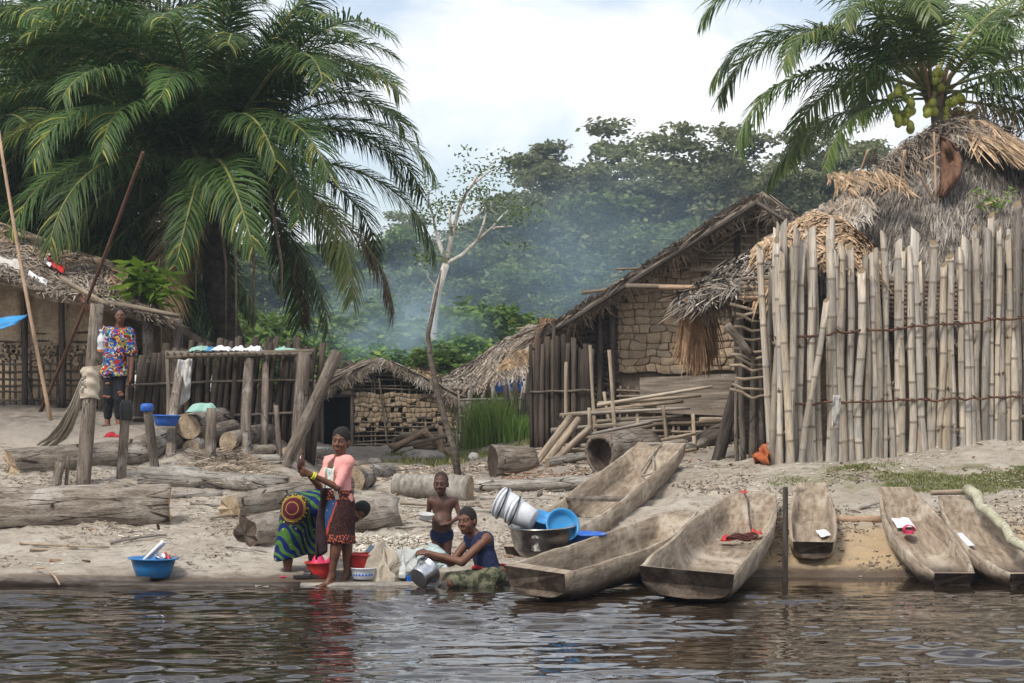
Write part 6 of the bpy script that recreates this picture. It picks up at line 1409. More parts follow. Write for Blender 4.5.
def torso_prims(J, s=1.0, fat=1.0, infl=0.0):
    """J: pelvis, chest, neck + left/right shoulders and hips"""
    pel, ch, nk = J['pelvis'], J['chest'], J['neck']; sl, sr, hl, hr = J['sl'], J['sr'], J['hl'], J['hr']; pr = []; i = infl
    ws = pel.lerp(ch, .52)
    for h, sh in ((hl, sl), (hr, sr)):
        rib = ch.lerp(sh, .42); w_ = ws.lerp(pel.lerp(h,.6)+(ws-pel), .9); hp = pel.lerp(h, .75)
        pr += [cap(hp, w_, .098*s*fat+i, .082*s*fat+i, .05), cap(w_, rib, .082*s*fat+i, .090*s+i, .05), cap(rib, sh.lerp(rib,.25), .082*s+i, .058*s+i, .05)]
    pr += [cap(sl, sr, .050*s+i, .050*s+i, .05), cap(nk+(ch-nk)*.25, nk, .06*s+i, .052*s+i, .04)]
    return pr
def skin(name, c1=(.105,.052,.033), c2=(.155,.080,.052)):
    m, t = newmat(name); tc = nd(t, 'ShaderNodeTexCoord'); n = tnoise(t, tc.outputs['Object'], 9, 5, .6); n2 = tnoise(t, tc.outputs['Object'], 90, 2)
    bp = nd(t, 'ShaderNodeBump', {'Height': n2, 'Strength': .12, 'Distance': .003}).outputs[0]
    pbsdf(t, mixc(t, rng(t, n, .3, .7), c1, c2), rng(t, n, .3, .7, .45, .6), .34, 0, bp); return m
M['skin'] = skin('skin', (.098,.040,.023), (.16,.072,.042)); M['skin_dark'] = skin('skin_dark', (.058,.025,.016), (.098,.046,.030))
M['hair'] = mat_var('hair', (.008,.007,.007), (.022,.018,.016), 60, (1,1,1), .8, .01, rough=.75, rnd=0)
M['brownhair'] = mat_var('brownhair', (.03,.018,.012), (.06,.038,.026), 80, (1,1,1), .8, .008, rough=.85, rnd=0)
M['pinkknit'] = mat_var('pinkknit', (.66,.27,.25), (.78,.37,.34), 45, (1,1,3), .5, .006, rough=.95, rnd=0)
M['cream'] = mat_var('cream', (.55,.48,.38), (.70,.64,.54), 30, (1,1,1), .3, .006, rough=.95, rnd=0)
M['tealtop'] = mat_var('tealtop', (.62,.70,.68), (.16,.42,.36), 28, (1,1,1), .2, .005, rough=.9, rnd=0, contrast=(.5,.6))
M['navy'] = mat_var('navy', (.010,.015,.045), (.022,.030,.08), 20, (1,1,1), .3, .008, rough=.9, rnd=0)
M['darkwrap'] = mat_var('darkwrap', (.020,.010,.012), (.045,.022,.026), 25, (1,1,.4), .4, .01, rough=.95, rnd=0)
M['camo'] = mat_var('camo', (.035,.042,.024), (.13,.13,.085), 14, (1,1,1), .3, .01, rough=.9, rnd=0, contrast=(.46,.54), c3=(.19,.17,.09), s3=16)
M['jeans'] = mat_var('jeans', (.008,.008,.010), (.022,.022,.026), 30, (1,1,.3), .3, .008, rough=.9, rnd=0)
def voro(t, vec, scale, out='Color', **kw): return nd(t, 'ShaderNodeTexVoronoi', {'Vector': vec, 'Scale': scale}, **kw).outputs[out]
def shirt_material():
    m, t = newmat('printed_shirt'); o = nd(t, 'ShaderNodeTexCoord').outputs['Object']
    w = nd(t, 'ShaderNodeVectorMath', {0: o, 1: nd(t, 'ShaderNodeVectorMath', {0: nd(t, 'ShaderNodeTexNoise', {'Vector': o, 'Scale': 7}).outputs['Color'], 'Scale': .35}, operation='SCALE').outputs[0]}, operation='ADD').outputs[0]
    v = nd(t, 'ShaderNodeSeparateColor', {0: voro(t, w, 24)}).outputs[0]
    r = nd(t, 'ShaderNodeValToRGB', {0: v}); r.color_ramp.interpolation = 'CONSTANT'; cr = r.color_ramp
    for i, (p, c) in enumerate(((0,(.02,.05,.26)),(.18,(.34,.03,.025)),(.34,(.45,.44,.42)),(.44,(.40,.30,.04)),(.54,(.02,.02,.03)),(.72,(.03,.13,.36)),(.84,(.36,.07,.04)),(.92,(.07,.20,.06)))):
        el = cr.elements[i] if i < 2 else cr.elements.new(p); el.position = p; el.color = c4(c)
    pbsdf(t, r.outputs[0], .9, .15); return m
def medallion_material(c):
    """blue and green wax print with one maroon and yellow ringed medallion centred at c (object space)"""
    m, t = newmat('wax_print'); o = nd(t, 'ShaderNodeTexCoord').outputs['Object']
    sp = nd(t, 'ShaderNodeSeparateXYZ', {0: o})
    nz = tnoise(t, o, 5, 3)
    wv = nd(t, 'ShaderNodeTexWave', {'Vector': o, 'Scale': 5.0, 'Distortion': 7.0, 'Detail': 1.0}, wave_type='BANDS', bands_direction='DIAGONAL').outputs['Fac']
    base = mixc(t, rng(t, wv, .52, .58), (.008,.018,.10), (.06,.15,.03))
    dots = voro(t, o, 13, 'Distance'); base = mixc(t, rng(t, dots, .17, .14), base, (.42,.36,.13)); base = mixc(t, rng(t, dots, .09, .07), base, (.02,.03,.10))
    d = nd(t, 'ShaderNodeVectorMath', {0: o, 1: c}, operation='DISTANCE').outputs['Value']
    ring = nd(t, 'ShaderNodeMath', {0: nd(t, 'ShaderNodeMath', {0: d, 1: 105.0}, operation='MULTIPLY').outputs[0]}, operation='SINE').outputs[0]
    med = mixc(t, rng(t, ring, .8, .95), (.075,.012,.020), (.30,.20,.04))
    med = mixc(t, rng(t, d, .140, .150), med, (.42,.30,.03)); vd = voro(t, o, 40, 'Distance'); med = mixc(t, nd(t, 'ShaderNodeMath', {0: rng(t, d, .150, .155), 1: rng(t, vd, .3, .4)}, operation='MULTIPLY').outputs[0], med, (.03,.02,.03))
    col = mixc(t, rng(t, d, .195, .189), base, med)
    bp = nd(t, 'ShaderNodeBump', {'Height': tnoise(t, o, 16, 3), 'Strength': .4, 'Distance': .012}).outputs[0]
    pbsdf(t, col, .9, .15, 0, bp); return m
def skirt_material():
    """brown dotted wrapper with blue panels and orange borders"""
    m, t = newmat('wrapper_print'); o = nd(t, 'ShaderNodeTexCoord').outputs['Object']; sp = nd(t, 'ShaderNodeSeparateXYZ', {0: o})
    br = mixc(t, rng(t, voro(t, o, 75, 'Distance'), .3, .2), (.040,.016,.016), (.17,.10,.075))
    x = nd(t, 'ShaderNodeMath', {0: sp.outputs[0], 1: nd(t, 'ShaderNodeMath', {0: sp.outputs[2], 1: .35}, operation='MULTIPLY').outputs[0]}, operation='SUBTRACT').outputs[0]
    wob = nd(t, 'ShaderNodeMath', {0: x, 1: nd(t, 'ShaderNodeMath', {0: tnoise(t, o, 9, 2), 1: .06}, operation='MULTIPLY').outputs[0]}, operation='ADD').outputs[0]
    band = nd(t, 'ShaderNodeMath', {0: rng(t, wob, -.33, -.32), 1: rng(t, wob, -.235, -.245)}, operation='MULTIPLY').outputs[0]
    col = mixc(t, band, br, (.022,.065,.15))
    sq = voro(t, o, 22, 'Distance'); col = mixc(t, nd(t, 'ShaderNodeMath', {0: band, 1: rng(t, sq, .16, .11)}, operation='MULTIPLY').outputs[0], col, (.45,.20,.06))
    edge = nd(t, 'ShaderNodeMath', {0: rng(t, wob, -.245, -.24), 1: rng(t, wob, -.222, -.227)}, operation='MULTIPLY').outputs[0]; col = mixc(t, edge, col, (.40,.06,.04))
    z = sp.outputs[2]; orn = mixc(t, rng(t, voro(t, o, 48, 'Distance'), .34, .44), (.50,.13,.04), (.05,.02,.03))
    col = mixc(t, rng(t, z, .525, .518), col, orn); col = mixc(t, rng(t, z, .865, .872), col, orn)
    bp = nd(t, 'ShaderNodeBump', {'Height': tnoise(t, o, 14, 3), 'Strength': .4, 'Distance': .01}).outputs[0]
    pbsdf(t, col, .92, .12, 0, bp); return m
def loft(parent, name, rings, mat, n=44, folds=0, amp=0, seed=0, solid=.008):
    """rings: (centre, axis1, axis2) cross-sections"""
    b = MB(); k = len(rings); m_ = 4*(k-1)
    def fn(s, t):
        q = t*(k-1); i = min(int(q), k-2); w = q-i; c = Vector(rings[i][0]).lerp(Vector(rings[i+1][0]), w); a1 = Vector(rings[i][1]).lerp(Vector(rings[i+1][1]), w); a2 = Vector(rings[i][2]).lerp(Vector(rings[i+1][2]), w)
        an = 2*math.pi*s; g = 1+amp*t*(math.sin(folds*an+seed)+.5*math.sin((folds+3)*an+seed*2))+.05*float(vnoise(math.cos(an)*2+seed, math.sin(an)*2+t*3, 4))
        return c+(a1*math.cos(an)+a2*math.sin(an))*g
    b.sheet(fn, n, m_); return b.build(name, mat, parent, smooth=True, solid=solid)
def eyes(parent, c, f, u, s=1.0):
    l, f, u = axes(f, u); c = Vector(c)
    for e in (-1, 1):
        for nm, r, off, mt in (('eye', .0095, .0835, 'eyewhite'), ('iris', .0065, .0885, 'black')):
            b = MB(); p = c+(l*e*.030+f*off+u*.011)*s; rr = r*s
            b.lathe([(.0001,-rr*.8),(rr*.7,-rr*.5),(rr,0),(rr*.7,rr*.5),(.0001,rr*.8)], 10, M=Matrix.Translation(p)); b.build(nm, M[mt], parent, smooth=True)
M['eyewhite'] = mat_plain('eyewhite', (.30,.26,.22), .3, .5, dirt=0)
PV = .0072
def person(base, label): return empty('person', base, label, 'person')

# ------------------------------------------------------------------ standing woman with the bottle
def standing_woman():
    Y = 20.0; j = lambda u, v, d=0: P(u, v, Y+d)
    e = person(j(335,586), 'standing woman in pink cardigan and brown wrapper holding a brown bottle')
    J = dict(pelvis=j(338,499), chest=j(338,472), neck=j(340,456), sl=j(348,461.5,-.11), sr=j(330,461.5,.10), hl=j(344,503,-.06), hr=j(332,503,.06))
    hc, hf, hu = j(341,441,-.03), (-.24,-.96,-.08), (.06,0,1)
    Ll = [j(348,463,-.12), j(337,487,-.20), j(311,474.5,-.30)]; Rl = [j(329,463,.10), j(319,486,.0), j(308,474,-.16)]
    bot = j(301,466,-.26)
    pr = torso_prims(J, .92); pr += [cap(J['neck']+Vector((0,0,-.03)), Vector(hc)+Vector((0,.015,-.06)), .047, .045, .03)]
    pr += head_prims(hc, hf, hu, 1.14)
    pr += limb(*Ll, (.043,.036,.024)); pr += limb(*Rl, (.043,.036,.024))
    pr += hand_prims(Ll[2], (-.85,.0,.42), (.3,.85,.3), .95, .75, 1); pr += hand_prims(Rl[2], (-.75,-.35,.40), (-.1,-.8,.5), .95, .7, -1)
    lg1 = [j(342,507,-.06), j(336,538,-.10), j(332,576,-.05)]; lg2 = [j(334,507,.06), j(346,537,.06), j(347,574,.10)]
    for L_, d in ((lg1, (-.85,-.5,0)), (lg2, (-.8,-.55,0))):
        pr += [cap(L_[0], L_[1], .078, .052, .03), cap(L_[1], L_[2], .050, .033, .03), ell(L_[1].lerp(L_[2],.32)+Vector((.012,.01,0)), (.047,.047,.10), None, .03)]
        pr += foot_prims(L_[2], d, .98, j(0,586.5,0).z)
    sdf_object(pr, PV, M['skin'], 'body', e)
    sdf_object(hair_prims(hc, hf, hu, 1.14, .7, ((0,-.075,.035),.042)), PV, M['hair'], 'hair', e, .012); eyes(e, hc, hf, hu, 1.14)
    tp = torso_prims(J, .92, 1, .007)[:-1]; tp.append(plane(j(340,466), (-.1,-.3,1))); sdf_object(tp, PV, M['tealtop'], 'top', e)
    l_, f_, u_ = axes((-.75,-.65,0), (0,0,1))
    cd = torso_prims(J, .88, 1.02, .016)[:-1]+[cap(Ll[0], Ll[0].lerp(Ll[1],.88), .052, .047, .02), cap(Rl[0], Rl[0].lerp(Rl[1],.88), .052, .047, .02), cap(J['hl']+Vector((.02,0,.05)), J['hl']+Vector((.03,0,-.01)), .07, .06, .03)]
    fr = J['chest']+f_*.13
    cd += [ell(fr+Vector((0,0,.03)), (.062,.11,.17), (l_, f_, u_), .01, 'x'), ell(J['pelvis']+f_*.15+Vector((0,0,.05)), (.10,.12,.16), (l_, f_, u_), .01, 'x'), ell(J['neck']+Vector((0,0,.045)), (.062,.062,.06), None, .01, 'x'), plane(J['pelvis']+Vector((0,0,-.02)), (0,0,-1))]
    sdf_object(cd, PV, M['pinkknit'], 'cardigan', e, .009)
    b = MB()                                                             # pale facing along the open front and a hanging corner
    for sg in (1, -1):
        q = [J['neck']+l_*.058*sg+f_*.03+Vector((0,0,.0)), J['chest']+l_*.072*sg+f_*.105+Vector((0,0,.03)), J['chest']+l_*.066*sg+f_*.122+Vector((0,0,-.07)), J['pelvis']+l_*.10*sg+f_*.105+Vector((0,0,.10)), J['pelvis']+l_*.13*sg+f_*.10+Vector((0,0,.0))]
        b.tube(q, [.012,.014,.016,.020,.024], 7)
    b.build('cardigan_facing', M['cream'], e, smooth=True)
    sk = loft(e, 'wrapper', [(j(338,490), l_*.155, f_*.125), (j(338,500), l_*.175, f_*.15), (j(338,515), l_*.18, f_*.16), (j(338,530), l_*.165, f_*.155), (j(339,543), l_*.165, f_*.15)], skirt_material(), 60, 5, .05, 1)
    b = MB(); b.sheet(lambda s, t: j(321+s*9-3*math.sin(t*3)+3*math.sin(s*7+t*4)-2*t, 488+t*(58+14*(1-s)), -.10+.05*math.sin(s*9)), 12, 18); b.build('hanging_wrap', M['darkwrap'], e, smooth=True, solid=.02)
    b = MB(); w0 = Ll[1].lerp(Ll[2], .86); ax = (Ll[2]-Ll[1]).normalized(); a1 = ax.orthogonal().normalized(); a2 = ax.cross(a1)
    for k in range(2): b.tube([w0+ax*.02*k+(a1*math.cos(a)+a2*math.sin(a))*.031 for a in [2*math.pi*i/16 for i in range(17)]], .009, 6)
    b.build('bracelet', mat_plain('yellow', (.62,.60,.04), .5, .4, dirt=.05), e, smooth=True)
    q = empty('bottle', bot, 'dark brown bottle held up by the standing woman', 'bottle'); q.rotation_euler = (.1, .06, 0)
    b = MB(); b.lathe([(.001,-.03),(.036,-.03),(.040,-.02),(.040,.06),(.032,.085),(.015,.10),(.013,.125),(.001,.126)], 18); link('glass', b.mesh('glass', mat_plain('brownglass', (.055,.014,.007), .15, .6, dirt=0), smooth=True), q)
    b = MB(); b.lathe([(.017,.115),(.018,.145),(.001,.147)], 14); link('lid', b.mesh('lid', M['redpole'], smooth=True), q)
standing_woman()
# ------------------------------------------------------------------ woman bending over the basin
def bending_woman():
    Y = 20.38; j = lambda u, v, d=0: P(u, v, Y+d)
    e = person(j(300,586), 'woman in blue and green print bending down behind the standing woman')
    J = dict(pelvis=j(301,506), chest=j(333,504,-.03), neck=j(347,507,-.05), sl=j(341,508,-.20), sr=j(341,505,.14), hl=j(296,509,-.10), hr=j(300,508,.09))
    hc, hf, hu = j(358,512,-.10), (-.30,-.80,-.52), (.72,-.45,.45)
    pr = torso_prims(J, .95, 1.05)+[cap(J['neck'], Vector(hc)+Vector((-.04,.02,.0)), .05, .048, .03)]+head_prims(hc, hf, hu, 1.1)
    for S, E_, Wr in ((j(341,510,-.2), j(343,536,-.16), j(330,561,-.14)), (j(341,507,.14), j(345,536,.14), j(332,563,.05))):
        pr += limb(S, E_, Wr, (.043,.036,.025))+hand_prims(Wr, (-.3,-.1,-.9), (-.8,-.2,.2), .95, .6, 1)
    for hp, kn, an, d in ((j(294,513,-.09), j(289,547,-.08), j(287,579,-.06), (.3,-.95,0)), (j(303,512,.10), j(312,548,.12), j(319,577,.12), (.8,-.5,0))):
        pr += [cap(hp, kn, .085, .056, .03), cap(kn, an, .052, .034, .03), ell(kn.lerp(an,.3)+Vector((-.012,.012,0)), (.05,.05,.10), None, .03)]+foot_prims(an, d, 1.0, an.z-.075)
    sdf_object(pr, PV, M['skin'], 'body', e); sdf_object(hair_prims(hc, hf, hu, 1.1, .3), PV, M['hair'], 'hair', e, .008); eyes(e, hc, hf, hu, 1.1)
    med = j(291,508,-.28)-e.location
    sk = [cap(J['hl']+Vector((.02,0,.01)), J['hr']+Vector((.02,0,0)), .155, .15, .05), cap(j(294,512,-.10), j(284,556,-.10), .135, .105, .06), cap(j(303,512,.10), j(310,556,.08), .13, .12, .06), cap(j(296,520,-.02), j(292,556,-.02), .14, .14, .06), cap(J['pelvis'], j(318,500,-.02), .14, .115, .05),
          plane(j(290,558,0), (.18,0,-1))]
    wm = medallion_material(tuple(med)); sdf_object(sk, .009, wm, 'wrapper', e, .010)
    b = MB(); 
    tp = torso_prims(J, .95, 1.05, .014)[:-1]+[cap(j(341,510,-.2), j(342,521,-.18), .062, .055, .03), cap(j(341,507,.14), j(343,520,.14), .062, .055, .03)]; sdf_object(tp, .009, wm, 'blouse', e, .005)
    ps = [j(272+k*2.2,557.5+.35*k+.6*math.sin(k*1.3),-.215+.02*math.sin(k*2)-.012*abs(k-5)) for k in range(0)]
bending_woman()
# ------------------------------------------------------------------ boy
def boy():
    Y = 20.6; j = lambda u, v, d=0: P(u, v, Y+d)
    e = person(j(442,573), 'small boy in dark briefs holding a clear plastic tub'); s = .64
    J = dict(pelvis=j(441.5,530), chest=j(442.5,508), neck=j(442.5,495.5), sl=j(454.5,500.5,.0), sr=j(431,500.5,-.02), hl=j(447,534), hr=j(436.5,534))
    hc, hf, hu = j(441,483.5,-.03), (-.12,-.98,-.14), (0,0,1)
    pr = torso_prims(J, .62, 1.12)+[cap(J['neck'], Vector(hc)+Vector((0,.015,-.06)), .034, .034, .03), ell(j(441.5,523,-.045), (.088,.07,.085), None, .05)]+head_prims(hc, hf, hu, 1.0)
    La = [j(455.5,502,.0), j(460,517,-.03), j(449,523.5,-.14)]; Ra = [j(430,502,-.02), j(428,515,.03), j(429,517.5,-.13)]
    pr += limb(*La, (.028,.024,.017))+limb(*Ra, (.028,.024,.017))+hand_prims(La[2], (-.95,-.1,0), (0,.5,-.6), .66, .25, -1)+hand_prims(Ra[2], (-.3,-.8,.1), (-.1,.1,1), .66, .3, 1)
    gz = min(TZ(j(438,0).x, Y), TZ(j(447,0).x, Y))
    for hp, kn, an in ((j(447.5,537), j(447,556,-.02), j(446.5,569,.0)), (j(436.5,537), j(437,556,-.02), j(437.5,569,.0))):
        an.z = gz+.05; pr += [cap(hp, kn, .056, .038, .03), cap(kn, an, .036, .024, .03)]+foot_prims(an, (-.1 if hp.x < J['pelvis'].x else .2,-1,0), .66, gz)
    sdf_object(pr, .0065, M['skin_dark'], 'body', e); sdf_object(hair_prims(hc, hf, hu, 1.0, -.1, None, True), .0065, M['brownhair'], 'hair', e, .002); eyes(e, hc, hf, hu, 1.0)
    br = torso_prims(J, .62, 1.12, .006)[:-2]+[cap(j(447.5,535), j(447.4,541), .062, .058, .03), cap(j(436.5,535), j(436.6,541), .062, .058, .03), plane(j(0,529.5), (0,0,1)), ell(j(452,545.5,-.04), (.055,.10,.055), None, .01, 'x'), ell(j(432,545.5,-.04), (.055,.10,.055), None, .01, 'x')]
    sdf_object(br, .0065, M['navy'], 'briefs', e)
    c = j(426,519,-.2); q = vessel('plastic_tub', c, .075, .06, .05, M['bagplastic'], 'clear shallow plastic tub in the boy’s right hand', 'tub', (.15,.1,0), .008)
boy()
# ------------------------------------------------------------------ woman kneeling at the water with the pot
def kneeling_woman():
    Y = 20.0; j = lambda u, v, d=0: P(u, v, Y+d)
    e = person(j(485,588), 'kneeling woman in navy vest scrubbing an aluminium pot at the water')
    J = dict(pelvis=j(491,573,.02), chest=j(481,547,-.02), neck=j(473,533,-.02), sl=j(486,538.5,-.14), sr=j(470,538,.10), hl=j(493,576,-.10), hr=j(488,575,.10))
    hc, hf, hu = j(467,521,-.06), (-.42,-.90,-.04), (-.05,0,1)
    La = [j(485,540,-.15), j(462,562,-.27), j(428,553,-.22)]; Ra = [j(469,540,.10), j(452,562,.02), j(433,558,-.08)]
    pr = torso_prims(J, .95, 1.02)+[cap(J['neck'], Vector(hc)+Vector((.02,.015,-.06)), .05, .046, .03)]+head_prims(hc, hf, hu, 1.14)
    pr += limb(*La, (.048,.040,.027))+limb(*Ra, (.046,.038,.026))+hand_prims(La[2], (-.95,.1,.05), (.1,.6,-.7), 1.0, .8, -1)+hand_prims(Ra[2], (-.9,-.1,.1), (0,-.3,-.9), 1.0, .7, 1)
    for hp, kn, an in ((j(491,578,-.10), j(453,582,-.28), j(492,588,-.20)), (j(488,577,.10), j(448,581,.10), j(487,587,.14))):
        pr += [cap(hp, kn, .085, .06, .03), cap(kn, an, .055, .036, .03)]+foot_prims(an, (1,0,0), 1.0, an.z-.06)
    sdf_object(pr, PV, M['skin'], 'body', e); sdf_object(hair_prims(hc, hf, hu, 1.14, .4), PV, M['hair'], 'hair', e, .006); eyes(e, hc, hf, hu, 1.14)
    l_, f_, u_ = axes((-.8,-.6,0), (-.35,0,1))
    vt = torso_prims(J, .95, 1.04, .013)[:-1]+[ell(J['neck']+f_*.03+Vector((0,0,.025)), (.075,.085,.075), (l_, f_, u_), .012, 'x'), ell(J['sl']+l_*.055, (.052,.085,.085), (l_, f_, u_), .012, 'x'), ell(J['sr']-l_*.055, (.052,.085,.085), (l_, f_, u_), .012, 'x')]
    sdf_object(vt, PV, M['navy'], 'vest', e, .010)
    sk = [cap(J['hl'], J['hr'], .135, .135, .05)]
    for hp, kn, an in ((j(491,577,-.10), j(455,581,-.27), j(490,588,-.20)), (j(488,576,.10), j(450,580,.10), j(486,587,.14))): sk += [cap(hp, kn, .100, .074, .04), cap(kn, an, .066, .06, .03)]
    sk.append(plane(j(0,566), (0,0,1))); sdf_object(sk, .009, M['camo'], 'wrapper', e, .016)
    b = MB(); c = j(491,568,.0); b.tube([c+Vector((math.cos(a)*.175, math.sin(a)*.15, .015*math.sin(a*2))) for a in [2*math.pi*i/24 for i in range(25)]], .022, 7); b.build('waistband', M['darkred'], e, smooth=True)
kneeling_woman()
# ------------------------------------------------------------------ man on the bank
def bank_man():
    Y = 29.9; j = lambda u, v, d=0: P(u, v, Y+d); g = G(113, Y); j0 = g
    e = person(g, 'man in a many-coloured shirt and torn black trousers by the hut post')
    J = dict(pelvis=j(114.5,371), chest=j(116,343), neck=j(119,327), sl=j(129,332.5,.0), sr=j(105,332,.0), hl=j(119.5,374), hr=j(109.5,374))
    hc, hf, hu = j(120.5,316,-.03), (.12,-1,-.02), (.03,0,1)
    pr = torso_prims(J, 1.0)+[cap(J['neck'], Vector(hc)+Vector((0,.015,-.06)), .052, .05, .03)]+head_prims(hc, hf, hu, 1.05)
    La = [j(130.5,337), j(132,360,-.02), j(130.5,379,-.1)]; Ra = [j(103,335), j(92,318,-.1), j(84,302,-.25)]
    pr += limb(*La, (.05,.04,.028))+limb(*Ra, (.05,.04,.028))+hand_prims(La[2], (-.1,-.05,-1), (-.9,0,0), 1.05, .35, -1)+hand_prims(Ra[2], (-.5,-.1,.8), (.1,-.9,.2), 1.05, .6, 1)
    legs = ((j(119.5,377), j(119.5,398,-.05), j(118.5,415,.0)), (j(109.5,377), j(108.5,398,-.05), j(107.5,415,.0)))
    for hp, kn, an in legs:
        an.z = g.z+.075; pr += [cap(hp, kn, .085, .06, .03), cap(kn, an, .056, .036, .03)]+foot_prims(an, (.1,-1,0), 1.05, g.z)
    sdf_object(pr, .0095, M['skin'], 'body', e); sdf_object(hair_prims(hc, hf, hu, 1.05, .1, None, True), .0095, M['hair'], 'hair', e); eyes(e, hc, hf, hu, 1.05)
    sh = torso_prims(J, 1.0, 1.12, .03)[:-1]+[cap(La[0], La[0].lerp(La[1],.62), .075, .085, .03), cap(Ra[0], Ra[0].lerp(Ra[1],.75), .075, .08, .03), cap(J['hl']+Vector((.02,0,.02)), J['hr']+Vector((-.03,0,.03)), .125, .125, .04), plane(j(115,377), (.12,0,-1)), ell(J['neck']+Vector((0,-.01,.05)), (.075,.08,.06), None, .01, 'x')]
    sdf_object(sh, .0095, shirt_material(), 'shirt', e, .010)
    tr = [cap(J['hl'], J['hr'], .12, .12, .04)]
    for hp, kn, an in legs: tr += [cap(hp, kn, .098, .078, .03), cap(kn, kn.lerp(an,.75), .076, .062, .03)]
    sdf_object(tr, .0095, M['jeans'], 'trousers', e, .006)
    rs = random.Random(5)
    for hp, kn, an in legs:
        for k in range(3):
            c = hp.lerp(kn, rs.uniform(.3,1.0))+Vector((rs.uniform(-.05,.05),-.088+.004*k,0)); b = MB(); b.lathe([(.001,-.012),(.022,-.009),(.034,.0),(.022,.009),(.001,.012)], 10, M=Matrix.Translation(c) @ Matrix.Rotation(R(90),4,'X') @ Matrix.Diagonal((1.2,.7,1.6,1))); b.build('trouser_tear', mat_plain('tear', (.17,.075,.04), .8, .2), e, smooth=True)
    for hp, kn, an in legs:
        b = MB(); c = Vector((an.x,an.y-.06,g.z+.012)); b.tube([c+Vector((0,.13,0)), c+Vector((0,-.12,0))], [.045,.05], 10, flat=.25); o = b.build('sandal', M['darkpost'], e)
bank_man()
# ================================================================== litter, grass, reeds
def scatter(name, n, region, mat, size, kind='chip', seed=1, keep=None, lift=.006, weight=None):
    """flat chips or thin twigs strewn on the ground; region = (u0,u1,Y0,Y1)"""
    g = np.random.default_rng(seed); u = g.uniform(region[0], region[1], n); Y = region[2]+(region[3]-region[2])*g.random(n)
    x = (u-CX)*Y/F
    if keep is not None: m = keep(x, Y, g); x, Y = x[m], Y[m]
    n = len(x); z = th(x, Y)+lift; L = size[0]*g.lognormal(0,.45,n); w = size[1]*g.uniform(.5,1.5,n); a = g.uniform(0,2*np.pi,n)
    d = np.stack([np.cos(a), np.sin(a), g.normal(0,.16,n)],1); e = np.stack([-np.sin(a), np.cos(a), g.normal(0,.25,n)],1); c = np.stack([x,Y,z],1)
    h = size[2] if len(size) > 2 else w*.4; up = np.array([0,0,1.])*np.reshape(h, (-1,1))
    A = c-d*L[:,None]/2; B = c+d*L[:,None]/2; W_ = e*w[:,None]/2
    V = np.stack([A-W_, A+W_, B+W_*.6, B-W_*.6, A+up, B+up*.7],1).reshape(-1,3)
    f = np.array([[0,1,2,3],[0,4,5,3],[1,2,5,4]]); Fq = (np.arange(n)[:,None,None]*6+f[None]).reshape(-1,4)
    me = bpy.data.meshes.new(name); me.vertices.add(len(V)); me.vertices.foreach_set('co', V.ravel()); me.loops.add(Fq.size); me.loops.foreach_set('vertex_index', Fq.ravel().astype(np.int32))
    me.polygons.add(len(Fq)); me.polygons.foreach_set('loop_start', np.arange(0,Fq.size,4,dtype=np.int32)); me.polygons.foreach_set('loop_total', np.full(len(Fq),4,np.int32)); me.materials.append(mat); me.update(calc_edges=True)
    return tag(link(name, me), kind='stuff')
M['chips'] = mat_var('chips', (.15,.115,.085), (.40,.33,.25), 3, (1,1,1), 0, 0, rnd=0, island=.6)
M['palechips'] = mat_var('palechips', (.42,.37,.30), (.58,.53,.45), 3, (1,1,1), 0, 0, rnd=0, island=.3)
M['deadleaf'] = mat_var('deadleaf', (.15,.075,.04), (.26,.15,.085), 3, (1,1,1), 0, 0, rnd=0, island=.5)
patch = lambda sc, lo, s: (lambda x, Y, g: (vnoise(x*sc, Y*sc, s)+.5+.25*g.random(len(x))) > lo)
scatter('wood_chips', 16000, (-30,620,20.35,27), M['chips'], (.04,.015), seed=1, keep=patch(1.3,.70,21))
scatter('bark_shreds', 9000, (-30,760,20.4,27.5), M['chips'], (.11,.009), seed=2, keep=patch(1.1,.72,22))
scatter('pale_chips', 9000, (-30,1050,20.5,26), M['palechips'], (.035,.014), seed=3, keep=patch(1.7,.82,23))
scatter('dead_leaves', 110, (-30,1050,20.6,27.5), M['deadleaf'], (.07,.035), seed=4, lift=.012)
scatter('beach_pebbles', 7000, (600,1050,21.0,24.5), M['chips'], (.035,.02,.012), seed=5, keep=patch(1.2,.60,24))
scatter('yard_litter', 5000, (300,760,27,34), M['chips'], (.12,.03), seed=6, keep=patch(.7,.55,25))
scatter('shore_fibre', 2600, (340,420,20.9,22.2), M['palechips'], (.16,.014), seed=7, lift=.02)
scatter('pile_fibre', 1500, (196,262,25.2,27.2), M['chips'], (.35,.012), seed=8, lift=.08)
scatter('house_litter', 1800, (500,720,27.8,30.5), M['deadleaf'], (.07,.022), seed=9, keep=patch(.9,.72,26))
STK = ((60,540,.8),(30,552,.5),(110,545,.6),(210,520,.9),(225,548,.5),(400,505,1.0),(420,520,.6),(375,540,.8),(480,500,.9),(560,500,.7),(540,520,.5),(20,545,1.1),(190,505,.7),(330,555,.6),(470,512,.8),(600,495,.5),(860,510,.4),(900,565,.3),(690,530,.4),(350,525,.9),(395,530,.7))
for k, (u, v, L) in enumerate(STK):
    g = GV(u, v, .02); a = random.uniform(-.5,.5); rod('driftwood_stick', g, g+Vector((L*math.cos(a), L*math.sin(a)*1.2, .0))+Vector((0,0,TZ(g.x+L*math.cos(a), g.y+L*math.sin(a)*1.2)-g.z+.03)), .018, .010, [M['stick'] if k % 2 else M['greylog'], M['cutend']], f'weathered loose stick on the landing, {ORD[sorted(STK).index((u,v,L))]} from the left', 'stick', 'loose sticks on the landing', n=6, bend=.04)
